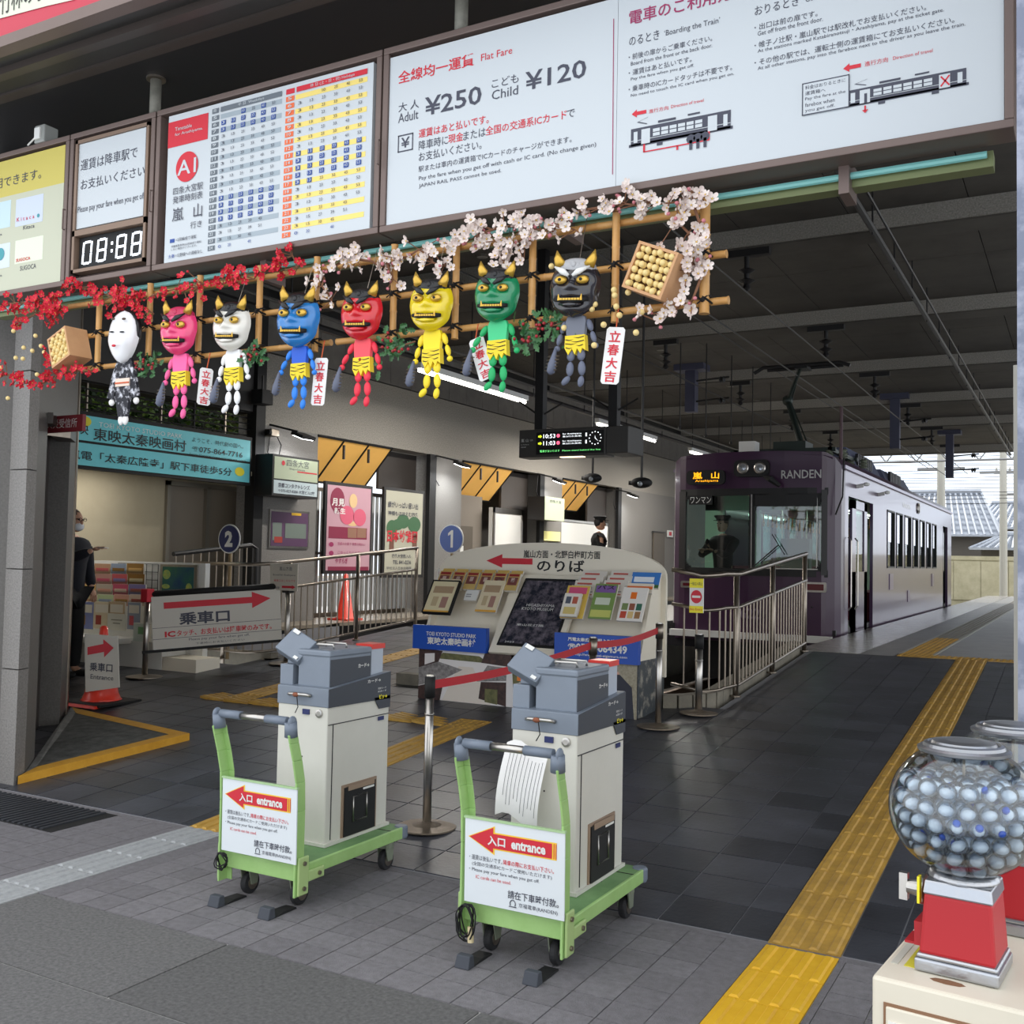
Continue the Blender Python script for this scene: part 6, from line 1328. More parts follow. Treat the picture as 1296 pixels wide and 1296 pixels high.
b = MB()
for k in range(10): b.tube([(-9.3, 8.66+.13*k, .3), (-9.3, 8.66+.13*k, 1.57+.0132*k)], .008, 5)
b.build('bars', m_ssd, t)['kind'] = 'stuff'
# notice clipped on the ramp railing
f = FY(8.75); t = thing('rail_notice', f.P(*f.px(360, 748)), 'white notice sheet clipped to the ramp railing, above the barrier end', 'notice'); r_ = f.rect(342, 713, 376, 748); b = MB(); b.prism(f, r_, -.01, 0); b.build('sheet', M('notice sheet', (206, 200, 186), .6), t)
b = MB(); tl(b, f, '嵐山方面', 354, 717, 370, 722, .003); tl(b, f, 'Bound for Arashiyama', 346, 726, 374, 729, .003); tl(b, f, '番線', 347, 742, 354, 745, .003); b.build('dark_lettering', m_ink, t); b = MB(); tl(b, f, '乗車口はこちらです', 347, 733, 374, 736, .003); a, c = f.px(357, 740), f.px(374, 746); k = (a[1]+c[1])/2; b.flat(f, [(a[0], k-.012), (c[0]-.05, k-.012), (c[0]-.05, c[1]), (c[0], k), (c[0]-.05, a[1]), (c[0]-.05, k+.012), (a[0], k+.012)], .003); b.build('red_print', m_red, t)
# ================================================================ STANCHIONS AND BARRIER
def stanchion(x, y, h, lab, head=m_black, base=.17, r=.025, par=None, sq=False):
    z = ramp_z(y); t = thing('stanchion', (x, y, z), lab, 'stanchion')
    b = MB(); b.lathe((x, y, z), [(base, 0), (base, .008), (base*.5, .016), (r*1.3, .03), (r, .035)], 32); b.build('base', M('worn steel base', (132, 120, 106), .45, .8, var=.2, scale=12), t, smooth=False)
    b = MB(); b.tube([(x, y, z+.02), (x, y, z+h-.1)], r, 16); b.tube([(x, y, z+h-.22), (x, y, z+h-.21)], r*1.12, 16); b.build('pole', m_ss, t, smooth=True)
    b = MB(); b.tube([(x, y, z+h-.12), (x, y, z+h)], r*1.25, 16); b.build('head', head, t, smooth=True)
    b = MB(); b.tube([(x, y, z+h-.002), (x, y, z+h+.008)], r*.9, 16); b.build('cap', m_ss, t)
    return t, Vector((x, y, z+h))
q = RG(540, 1047); s1, h1 = stanchion(q.x, q.y, .86, 'stainless stanchion between the two trolleys, nearest end of the red belt')
q = RG(833, 920); s2, h2 = stanchion(q.x, q.y, .82, 'stainless stanchion at the right end of the red belt', head=m_ssd)
q3 = h1.lerp(h2, .62)+Vector((.03, 0, 0)); s3, h3 = stanchion(q3.x, q3.y, .85, 'stainless stanchion in the middle of the red belt, behind the right trolley', head=m_ssd)
b = MB(); m_belt = M('red belt', (176, 24, 34), .6)
for a, c in ((h1, h3), (h3, h2)):
    pts = [a.lerp(c, k/12)+Vector((0, 0, -.05-.03*math.sin(math.pi*k/12))) for k in range(13)]
    for p, q in zip(pts, pts[1:]): b.hexa([p+Vector((0, -.002, -.025)), q+Vector((0, -.002, -.025)), q+Vector((0, .002, -.025)), p+Vector((0, .002, -.025))], [p+Vector((0, -.002, .025)), q+Vector((0, -.002, .025)), q+Vector((0, .002, .025)), p+Vector((0, .002, .025))])
tag(b.build('barrier_belt', m_belt), 'long red belt stretched across three stanchions in front of the kiosk', 'belt')
# no-entry sign on its stand
q = RG(884, 903); t, hh = stanchion(q.x, q.y, .66, 'no-entry sign on a steel stand in front of the curved railing', head=m_black, r=.03, base=.16)
f = FY(q.y-.03); r_ = f.rect(873, 732, 890, 776); b = MB(); b.prism(f, r_, -.012, 0); b.build('sign_plate', m_white, t)
b = MB(); (u0, v0), (u1, v1) = r_[0], r_[2]; H_ = v1-v0; b.flat(f, [(u0, v1-.27*H_), (u1, v1-.27*H_), (u1, v1), (u0, v1)], .003); b.flat(f, [(u0, v0), (u1, v0), (u1, v0+.2*H_), (u0, v0+.2*H_)], .003); b.build('yellow_band', M('bright yellow', (240, 226, 40), .5), t)
b = MB(); cu, cv = (u0+u1)/2, v0+.47*H_; k = (u1-u0)*.4; b.flat(f, [(cu+k*math.cos(a), cv+k*1.15*math.sin(a)) for a in [2*math.pi*i/24 for i in range(24)]], .003); textuv(b, f, 'No Entry', u0+.008, v0+.05*H_, u1-.008, v0+.14*H_, .005); b.build('red_disc', m_red, t)
b = MB(); b.flat(f, [(cu-k*.75, cv-k*.2), (cu+k*.75, cv-k*.2), (cu+k*.75, cv+k*.2), (cu-k*.75, cv+k*.2)], .006); b.build('white_bar', m_white, t); b = MB(); textuv(b, f, '一般立入禁止', u0+.008, v1-.2*H_, u1-.008, v1-.1*H_, .005); b.build('dark_lettering', m_ink, t)
# barrier banner between two posts
q = RG(183, 857); q2 = RG(362, 840)
t = thing('banner_barrier', q, 'banner barrier with a red arrow pointing right, between two steel posts', 'barrier')
hb = .84
for k, p in enumerate((q, q2)):
    b = MB(); b.tube([p, p+Vector((0, 0, hb))], .03, 12); b.build('post', m_ss, t, smooth=True)
    b = MB(); b.lathe(p, [(.19, 0), (.19, .01), (.04, .03)], 24); b.build('base', m_ssd, t)
    b = MB(); b.cbox(p+Vector((0, 0, hb+.02)), (.1, .1, .14)); b.build('head', m_black if k else m_red, t, bevel=.01)
b = MB(); b.tube([q+Vector((0, 0, hb+.03)), q2+Vector((0, 0, hb+.03))], .035, 12); b.build('roller_case', m_black, t, smooth=True)
U = (q2-q).normalized(); fq = Face(q+Vector((0, 0, 0))-U.cross(Vector((0, 0, 1)))*-.04, U, (Vector((0, 0, 1))-U*U.z).normalized())
L = (q2-q).length; w0, w1, v1, v0 = L*.06, L*.97, hb, hb-.56
m_ban = M('grey white banner', (206, 202, 192), .7)
b = MB(); b.prism(fq, [(w0, v0), (w1, v0), (w1, v1), (w0, v1)], -.004, 0); bn = b.build('banner', m_ban, t)
b = MB(); b.prism(fq, [(-.02, v0-.03), (L+.02, v0-.03), (L+.02, v0), (-.02, v0)], -.01, .006); b.build('lower_rod', m_black, t)
B = lambda a, c: (w0+a*(w1-w0), v1-c*(v1-v0))
b = MB(); b.flat(fq, [B(.09, .24), B(.77, .24), B(.77, .34), B(.92, .17), B(.77, 0.02), B(.77, .12), B(.09, .12)], .003); textuv(b, fq, 'IC', *B(.09, .78), *B(.17, .67), .003, .04); textuv(b, fq, 'タッチ、お支払いは降車時のみです。', *B(.18, .78), *B(.92, .66), .003, .015); b.build('red_print', m_red, t)
b = MB(); textuv(b, fq, '乗車口', *B(.2, .57), *B(.59, .33), .003, .03); textuv(b, fq, 'Please pay your fare when get off.', *B(.27, .89), *B(.74, .83), .003); textuv(b, fq, '下車時にお支払いください', *B(.32, .96), *B(.7, .92), .003)
for c in (.6, .81): b.flat(fq, [B(0, c), B(1, c), B(1, c-.008), B(0, c-.008)], .003)
b.build('dark_lettering', m_ink, t)
# cone with the entrance card
q = RG(128, 890); t = thing('cone_sign', q, 'red traffic cone wearing a white entrance card with a red arrow, left foreground', 'traffic cone')
b = MB(); b.lathe(q, [(.19, .03), (.17, .05), (.15, .1), (.04, .62), (.035, .70), (.02, .715), (.001, .72)], 24); b.build('cone_body', m_cone, t, smooth=True)
b = MB(); b.box((q.x-.27, q.y-.24, q.z), (q.x+.27, q.y+.24, q.z+.035)); b.build('black_foot', m_black, t, bevel=.01); b = MB(); b.box((q.x-.24, q.y-.27, q.z-.005), (q.x+.24, q.y-.2, q.z+.02)); b.build('red_foot', m_cone, t)
f = Face((q.x, q.y-.17, 0), (1, .12, 0), (0, .0, 1)); f.N = f.U.cross(f.V)
pts = [f.px(107, 802), f.px(149, 805), f.px(151, 870), f.px(108, 876)][::-1]; b = MB(); b.prism(f, pts, -.008, 0); b.build('card', m_ban, t)
b = MB(); b.flat(f, [f.px(*p) for p in ((111, 819), (131, 815), (131, 809), (144, 820), (132, 832), (132, 825), (111, 829))][::-1], .003); b.build('red_arrow', m_red, t)
b = MB(); tl(b, f, '乗車口', 114, 838, 143, 849, .003, .02); tl(b, f, 'Entrance', 115, 853, 144, 859, .003); b.build('lettering', m_ink, t)
# ================================================================ THE LEAFLET KIOSK
m_kc = M('cream kiosk laminate', (234, 226, 208), .5)
KZ = .285
ks = thing('leaflet_kiosk', (-4.28, 8.2, KZ), 'cream leaflet kiosk with an arched header, blue signs and a street scene front', 'kiosk')
b = MB(); b.box((-5.36, 7.96, KZ), (-3.2, 8.55, .77)); b.build('base_cabinet', M('dark kiosk side', (44, 44, 50), .4), ks)
fK = FY(7.94)
# arched header and back
fH = FY(8.45); pl0 = fH.px(556, 735); pl1 = fH.px(843, 735)
xl, xr = pl0[0], pl1[0]; cx = (xl+xr)/2; hw = (xr-xl)/2; zb, ztp = 1.44, fH.px(698, 687)[1]
arch = [(xl, .6), (xr, .6), (xr, zb)]+[(cx+hw*math.cos(a), zb+(ztp-zb)*math.sin(a)**.75 if 0 < a < math.pi else zb) for a in [math.pi*k/40 for k in range(1, 40)]]+[(xl, zb)]
b = MB(); b.prism(fH, arch, -.04, 0); b.build('header_board', m_kc, ks)
b = MB(); tl(b, fH, '嵐山方面・北野白梅町方面', 663, 696, 760, 706, .004, .015); tl(b, fH, 'のりば', 680, 708, 740, 723, .004, .02); b.build('dark_lettering', m_black_i, ks)
b = MB(); arrowL(b, fH, 616, 701, 674, 719.5, .004); b.build('red_arrow', m_red, ks)
# cheeks
for x0, xx in ((-5.36, -5.33), (-3.22, -3.19)):
    b = MB(); b.hexa([(x0, 7.98, .77), (xx, 7.98, .77), (xx, 8.45, .77), (x0, 8.45, .77)], [(x0, 8.28, 1.44), (xx, 8.28, 1.44), (xx, 8.45, 1.47), (x0, 8.45, 1.47)]); b.build('side_cheek', m_kc, ks)
b = MB(); b.hexa([(-5.33, 8.0, .78), (-3.22, 8.0, .78), (-3.22, 8.42, .78), (-5.33, 8.42, .78)], [(-5.33, 8.12, .93), (-3.22, 8.12, .93), (-3.22, 8.42, 1.42), (-5.33, 8.42, 1.42)]); b.build('desk_slope', m_kc, ks)
# blue signs
m_bs = M('royal blue sign', (18, 76, 178), .45)
for (x0, y0, x1, y1) in ((526, 790, 618, 820), (704.5, 800, 810, 834)):
    a = fK.px(x0, y0); c = fK.px(x0, y1); d = fK.px(x1, y0+ (6 if x0 < 600 else 5)); b = MB(); b.box((a[0], 7.9, c[1]), (d[0], 7.96, a[1])); b.build('blue_sign', m_bs, ks)
fS_ = FY(7.9); b = MB(); tl(b, fS_, 'TOEI KYOTO STUDIO PARK', 540, 799, 603, 804, .004, .015); tl(b, fS_, '東映太秦映画村', 541, 805.5, 602, 815, .004, .03)
tl(b, fS_, '嵐電太秦広隆寺駅より徒歩5分', 719, 806, 793, 811, .004, .03); tl(b, fS_, '☏0570-064349', 719, 813, 794, 823, .004, .03); tl(b, fS_, 'http://www.toei-eigamura.com', 727, 826, 794, 830, .004, .015); b.build('white_lettering', m_white, ks)
# street scene front: flat print built of flat shapes
fM = FY(7.955); a, c = fM.px(526, 820), fM.px(808, 912); ux = lambda x: fM.px(x, 870)[0]
xA, xB = -5.36, -3.2; zA, zB_ = KZ+.01, .765; mw_, mh_ = xB-xA, zB_-zA
def mp(mb, pts, n, mi=0): mb.flat(fM, [(xA+p[0]*mw_, zA+p[1]*mh_) for p in pts], n, mi)
mm = [M('print road', (226, 216, 204), .5), M('print roof grey', (96, 92, 92), .5, scale=30, c2=(164, 160, 158)), M('print dark timber', (40, 30, 30), .5, scale=20, c2=(84, 58, 52)), M('print wall', (230, 226, 224), .5), M('print foliage', (84, 86, 54), .5, scale=25, c2=(122, 120, 76)), M('print ninja cloth', (36, 38, 52), .5), M('print reed', (176, 168, 146), .5, scale=40, c2=(136, 128, 106)), M('print face', (206, 160, 140), .5), M('print orange flower', (232, 92, 44), .5, scale=30, c2=(238, 170, 60))]
b = MB()
mp(b, [(0, 0), (1, 0), (1, 1), (0, 1)], .001, 3); mp(b, [(.12, 0), (.36, 0), (.27, .68), (.20, .68)], .003, 0); mp(b, [(.10, .80), (.35, .78), (.30, .9), (.12, .92)], .003, 4)
mp(b, [(0, .25), (.13, .42), (.22, .62), (.10, .74), (0, .60)], .004, 1); mp(b, [(0, 0), (.11, 0), (.13, .40), (0, .24)], .004, 2); mp(b, [(0, .6), (.10, .74), (.12, .95), (0, 1)], .004, 2); mp(b, [(.03, .66), (.08, .74), (.08, .9), (.03, .88)], .005, 3)
mp(b, [(.29, .42), (.43, .48), (.43, .72), (.34, .74)], .004, 1); mp(b, [(.30, .1), (.43, 0), (.43, .45), (.31, .42)], .004, 2); mp(b, [(.33, .05), (.39, .02), (.39, .3), (.33, .3)], .005, 4); mp(b, [(.31, .78), (.45, .74), (.47, 1), (.33, 1)], .004, 2)
mp(b, [(.47, 0), (.70, 0), (.70, 1), (.45, 1)], .004, 4); mp(b, [(.48, .5), (.6, .5), (.62, .9), (.48, .9)], .005, 8); mp(b, [(.5, .1), (.6, .15), (.6, .45), (.5, .5)], .006, 8)
mp(b, [(.70, .0), (1, 0), (1, 1), (.68, 1)], .004, 6); mp(b, [(.74, 0), (.99, 0), (.98, .55), (.92, .80), (.88, .86), (.81, .80), (.78, .5)], .006, 5); mp(b, [(.82, .76), (.93, .76), (.925, .81), (.825, .82)], .007, 7); mp(b, [(.82, .85), (.91, .84), (.905, .92), (.83, .93)], .007, 3); mp(b, [(.76, .38), (.80, .36), (.81, .58), (.77, .62)], .008, 7)
b.build('street_scene_print', mm, ks)
b = MB(); b.box((-3.2, 7.96, KZ+.02), (-3.185, 8.54, .77)); b.build('side_print', M('side panel print', (60, 66, 70), .4, scale=9, c2=(150, 146, 136), thr=(.5, .62)), ks)
b = MB()
for x in (-5.3, -4.3, -3.26):
    for y in (8.0, 8.5): b.tube([(x, y, ramp_z(y)-.01), (x, y, KZ+.03)], .015, 8)
b.build('foot', m_black, ks)
# central sloping poster
fp_ = Face((-4.5, 7.93, .78), (1, 0, 0), (0, .42, .66))
b = MB(); P4 = [fp_.px(*p) for p in ((618, 825), (706, 831), (741, 729), (652, 727))]; b.prism(fp_, P4, -.03, .0); b.build('poster_frame', m_kc, ks)
ps = thing('evening_poster', fp_.P(*P4[0]), 'dark night view poster on the sloping middle of the kiosk', 'poster')
P5 = [fp_.px(*p) for p in ((629, 816.5), (702, 821.5), (732, 734.5), (666, 732.5))]; b = MB(); b.prism(fp_, P5, .001, .012); b.build('frame', m_black, ps)
ins = lambda k: [tuple(Vector(p).lerp((Vector(P5[0])+Vector(P5[2]))/2, k)) for p in P5]
b = MB(); b.prism(fp_, ins(.07), .012, .014); b.build('print', M('night print', (44, 46, 56), .25, scale=14, c2=(120, 112, 122), thr=(.42, .68)), ps)
b = MB(); tl(b, fp_, 'HIGASHIYAMA', 668, 765, 704, 768.5, .018); tl(b, fp_, 'KYOTO MUSEUM', 662, 769.5, 702, 773, .018); tl(b, fp_, '東山花灯路', 655, 790, 690, 793, .018); tl(b, fp_, '2023', 640, 812, 652, 814, .018); b.build('white_lettering', m_white, ps)
# brochures: every pile a thing of its own, leaning in the racks
fL = Face((-5.3, 8.06, .94), (1, 0, 0), (0, .32, .50))
m_paper = M('paper', (226, 220, 208), .6)
def brochure(x0, y0, x1, y1, lab, col, title=None, f=fL, th=.02, n=.012, group=None, cat='brochure', blocks=(), ring=None):
    a, c, d = f.px(x0, y0), f.px(x0, y1), f.px(x1, y0); u0, u1, v0, v1 = a[0], max(d[0], a[0]+.02), c[1], a[1]
    t = thing('brochure_pile', f.P((u0+u1)/2, v0, n), lab, cat, group)
    b = MB(); b.prism(f, [(u0, v0), (u1, v0), (u1, v1), (u0, v1)], n, n+th); b.build('pages', m_paper, t)
    b = MB(); b.prism(f, [(u0, v0), (u1, v0), (u1, v1), (u0, v1)], n+th, n+th+.002); b.build('cover', M('cover '+str(col), col, .4), t)
    for (p, q, r, s, cc) in blocks:
        b = MB(); b.prism(f, [(u0+p*(u1-u0), v0+q*(v1-v0)), (u0+r*(u1-u0), v0+q*(v1-v0)), (u0+r*(u1-u0), v0+s*(v1-v0)), (u0+p*(u1-u0), v0+s*(v1-v0))], n+th+.002, n+th+.003); b.build('cover_picture', M('ink '+str(cc), cc, .5), t)
    if title: b = MB(); textuv(b, f, title, u0+.12*(u1-u0), v1-.16*(v1-v0), u1-.12*(u1-u0), v1-.04*(v1-v0), n+th+.005, .02); b.build('title', m_black_i, t)
    return t
for k in range(6):
    x = 566+17.2*k
    brochure(x, 724.5+.6*k, x+14.5, 731+.6*k, ['leftmost', 'second', 'third', 'fourth', 'fifth', 'rightmost'][k]+' magazine of the rear row on the kiosk left side', (214, 180, 100), None, th=.02, n=.05, blocks=((.1, .1, .9, .5, (150, 70, 60)),))
    brochure(x-1.5, 730+.6*k, x+13.5, 752+.6*k, ['leftmost', 'second', 'third', 'fourth', 'fifth', 'rightmost'][k]+' magazine with a red and yellow cover in the front row, kiosk left side', (206, 176, 110), None, th=.03, n=.075, blocks=((.1, .3, .9, .75, (126, 74, 70)), (.35, .45, .65, .7, (226, 200, 190)), (.08, .8, .92, .94, (150, 50, 50))))
mapb = ((.12, .62, .88, .84, (176, 150, 120)), (.2, .2, .42, .5, (196, 176, 140)), (.55, .15, .8, .5, (170, 130, 118)), (0, 0, 1, .06, (226, 170, 70)))
brochure(565, 741, 590, 783, 'tall cream map leaflet standing behind the framed one, kiosk left', (226, 212, 180), None, n=.10, blocks=mapb)
brochure(621, 743, 647, 783, 'tall cream map leaflet between the magazines and the dark poster', (226, 212, 180), None, n=.10, blocks=mapb)
t = brochure(561, 749, 593, 788, 'black framed map leaflet in the stand at the kiosk left end', (226, 214, 176), None, n=.17, th=.02, blocks=mapb)
a, c, d = fL.px(561, 749), fL.px(561, 788), fL.px(593, 749); b = MB()
for w in ((a[0]-.01, c[1]-.01, d[0]+.01, c[1]), (a[0]-.01, a[1], d[0]+.01, a[1]+.01), (a[0]-.01, c[1], a[0], a[1]), (d[0], c[1], d[0]+.01, a[1])): b.prism(fL, [(w[0], w[1]), (w[2], w[1]), (w[2], w[3]), (w[0], w[3])], .16, .2)
b.build('black_frame', m_black, t)
brochure(598, 755, 614, 768, 'small white card with a square stamp beside the framed map', (226, 226, 222), None, n=.1, cat='card', blocks=((.1, .5, .5, .6, (150, 150, 150)), (.1, .3, .5, .4, (150, 150, 150))))
fR = Face((-3.9, 8.06, .94), (1, 0, 0), (0, .30, .52))
tx = ((.1, .15, .9, .25, (190, 110, 90)), (.1, .4, .9, .5, (150, 150, 150)), (.1, .65, .7, .8, (190, 90, 80)))
for i, (x0, lab) in enumerate(((741, 'left'), (777, 'right'))):
    for k in range(4):
        brochure(x0-3*k, 726+8.5*k, x0+31-3*k, 740+8.5*k, ['rearmost', 'third from the front', 'second from the front', 'front'][k]+' white leaflet pile, '+lab+' stepped rack on the kiosk right side', (222, 216, 206), None, f=fR, n=.03+.035*k, th=.02, blocks=tx)
brochure(730, 755, 758, 796, 'yellow and pink guide leaflet at the left of the right-hand rack', (224, 190, 90), None, f=fR, n=.18, blocks=((.1, .75, .9, .95, (214, 90, 130)), (.2, .1, .8, .6, (232, 220, 200))))
brochure(729, 768, 750, 797, 'white leaflet with small square pictures in the clear holder', (230, 226, 216), None, f=fR, n=.23, blocks=((.15, .55, .45, .85, (90, 96, 110)), (.55, .55, .85, .85, (190, 100, 80)), (.15, .1, .85, .4, (210, 190, 120))))
brochure(765, 753, 793, 797, 'green bus guide with purple flowers on its cover', (122, 150, 84), 'バス', f=fR, n=.18, blocks=((.05, .75, .95, .95, (130, 96, 160)), (.15, .4, .8, .6, (206, 214, 196)), (.05, .05, .95, .25, (196, 200, 110))))
brochure(805, 730, 841, 749, 'blue sky cover magazine at the top right of the kiosk', (70, 130, 206), None, f=fR, n=.06, blocks=((.1, .35, .8, .7, (232, 238, 244)), (0, 0, 1, .2, (86, 130, 70))))
brochure(802, 748, 834, 760, 'orange striped leaflet behind the food leaflet, kiosk right', (230, 220, 204), None, f=fR, n=.12, blocks=((0, .4, 1, .7, (232, 120, 60)),))
brochure(799, 757, 830, 799, 'white leaflet with an orange disc and six food pictures, rightmost front', (232, 228, 222), None, f=fR, n=.17, blocks=((.36, .66, .6, .86, (236, 120, 40)), (.1, .32, .34, .52, (120, 140, 90)), (.4, .32, .62, .52, (150, 90, 70)), (.68, .32, .9, .52, (60, 110, 90)), (.1, .08, .34, .28, (196, 80, 60)), (.4, .08, .62, .28, (220, 190, 130)), (.68, .08, .9, .28, (160, 120, 80))))
t = thing('red_arrow_plate', (-5.6, 8.6, .9), 'small white plate with a red down arrow at the left edge of the kiosk', 'sign'); f = FY(8.62); b = MB(); b.prism(f, f.rect(554, 720, 564, 750), -.02, 0); b.build('plate', m_white, t); b = MB(); b.flat(f, [f.px(*p) for p in ((555, 739), (559, 747), (563, 739))], .003); tl(b, f, '出口', 555.5, 723, 562, 727, .003); b.build('red_mark', m_red, t)
# ================================================================ LEFT COUNTER WITH LEAFLET RACK
YC = 8.05; fc_ = FY(YC)
ct = thing('leaflet_counter', (-8.9, 8, .27), 'white counter with an upright back board carrying the leaflet rack and a framed poster', 'counter')
xR1 = fc_.px(250, 780)[0]; xL1 = -10.55; zbk = fc_.px(257, 714)[1]
b = MB(); b.box((xL1, YC+.35, .25), (PY(258, 780, YC+.35).x, YC+.42, PY(257, 713, YC+.35).z)); b.build('back_board', m_white, ct)
b = MB(); b.box((xL1, YC, .25), (PY(205, 820, YC).x, YC+.35, fc_.px(180, 812)[1])); b.build('front_box', m_white, ct); b = MB(); b.box((PY(206, 820, YC).x, YC, .25), (xR1, YC+.35, fc_.px(230, 836)[1]+.02)); b.build('low_box', m_kc, ct)
b = MB(); z_ = fc_.px(180, 812)[1]; b.box((xL1, YC-.25, z_-.03), (PY(166, 812, YC).x, YC+.1, z_+.03)); b.build('shelf_tray', m_white, ct)
fb2 = FY(YC+.34); b = MB(); r_ = fb2.rect(150, 713, 199, 755)
for k in range(8): u = r_[0][0]+(r_[1][0]-r_[0][0])*k/7; b.prism(fb2, [(u, r_[0][1]), (u+.006, r_[0][1]), (u+.006, r_[2][1]), (u, r_[2][1])], 0, .006)
for k in range(5): v = r_[0][1]+(r_[2][1]-r_[0][1])*k/4; b.prism(fb2, [(r_[0][0], v), (r_[1][0], v), (r_[1][0], v+.006), (r_[0][0], v+.006)], 0, .006)
b.build('wire_grid', m_dark, ct)
t = thing('framed_picture', fb2.P(*fb2.px(228, 755)), 'framed blue and green picture on the back board, right of the leaflet rack', 'poster')
b = MB(); b.prism(fb2, fb2.rect(205, 714, 250, 758), 0, .02); b.build('frame', m_ss, t); b = MB(); b.prism(fb2, fb2.rect(208, 717, 246, 757), .02, .024); b.build('print', M('blue green print', (30, 66, 120), .3, scale=4, c2=(60, 120, 84)), t)
b = MB()
for x, y, rx, ry in ((213, 727, 5, 6), (241, 745, 4, 7), (212, 742, 5, 3)): disc(b, fb2, x, y, rx, ry, .026)
b.build('yellow_shapes', M('yellow print', (206, 200, 80), .4, scale=20, c2=(110, 170, 120)), t)
rk = thing('leaflet_rack', (PY(140, 780, YC).x, YC+.2, .7), 'clear acrylic leaflet rack of stepped pockets standing on the white counter', 'rack'); m_acr = GLASS('acrylic', (236, 240, 240), .4)
cols_ = [(102, 121), (122, 142), (143, 162), (163, 184)]; palette = [(170, 90, 80), (190, 150, 120), (150, 166, 190), (160, 120, 60), (160, 70, 60), (186, 140, 130), (200, 90, 96), (140, 100, 40), (222, 180, 110), (190, 176, 160), (196, 80, 110), (130, 120, 170), (204, 190, 150), (190, 206, 160), (214, 160, 140), (214, 190, 170)]
names = ['top', 'second', 'third', 'fourth']; cn = ['leftmost', 'second', 'third', 'rightmost']
for r in range(4):
    for c in range(4):
        x0, x1 = cols_[c]; x0 += 1.2*r; x1 += 1.2*r; y = 713+13*r; f = FY(YC+.26-.05*r)
        rr_ = f.rect(x0, y, x1, y+13); hh4 = (rr_[2][1]-rr_[1][1])*.35; b = MB(); b.flat(f, [(rr_[0][0]-.006, rr_[0][1]), (rr_[1][0]+.006, rr_[1][1]), (rr_[1][0]+.006, rr_[1][1]+hh4), (rr_[0][0]-.006, rr_[0][1]+hh4)], .034); b.build('pocket', m_acr, rk)
        brochure(x0, y, x1, y+14, '%s row, %s leaflet pile in the acrylic rack on the left counter' % (names[r], cn[c]), palette[4*r+c], f=f, n=.005, th=.018, cat='leaflet', blocks=((.1, .3, .9, .6, palette[(4*r+c+5) % 16]),))
for c, (x0, x1, y, col) in enumerate(((101, 121, 761, (120, 130, 180)), (121, 141, 761, (214, 200, 170)), (140, 160, 761, (200, 176, 140)), (164, 180, 762, (150, 160, 176)))):
    brochure(x0, y, x1, y+34, cn[c]+' tall leaflet in the bottom row of the left counter', col, f=FY(YC+.02), n=.0, th=.02, cat='leaflet', blocks=((.1, .6, .9, .9, (226, 220, 205)), (.15, .15, .5, .5, palette[c+3])))
brochure(137, 776, 160, 797, 'white handwritten card leaning on the counter front', (230, 228, 214), f=FY(YC-.08), n=0, th=.004, cat='card', blocks=((.2, .6, .8, .65, (130, 130, 110)), (.3, .4, .7, .45, (130, 130, 110))))
brochure(172, 788, 192, 811, 'pale green bag of leaflets beside the barrier post', (206, 216, 206), f=FY(YC-.06), n=0, th=.03, cat='leaflet', blocks=((.3, .4, .7, .8, (120, 170, 120)),))
q = PY(97, 700, 7.35)
person((q.x-.09, 7.35, ramp_z(7.35)), 0.15, 1.74, 'person in dark coat, glasses and white mask holding out a paper slip behind the doorway', [(.02, .24, 1.14), (.12, .2, .94)], [(.24, -.24, 1.27), (.48, -.2, 1.36)], m_navy, m_bkc, m_hairg, glasses=True, mask=True)
hp_ = Vector((q.x-.09+.48+.16, 7.35-.12, ramp_z(7.35)+1.38)); b = MB(); b.box((hp_.x-.04, hp_.y-.03, hp_.z-.006), (hp_.x+.06, hp_.y+.03, hp_.z+.002), 0); tag(b.build('paper_slip', m_tagw), 'small white slip of paper held in the hand of the person at the left counter', 'paper')
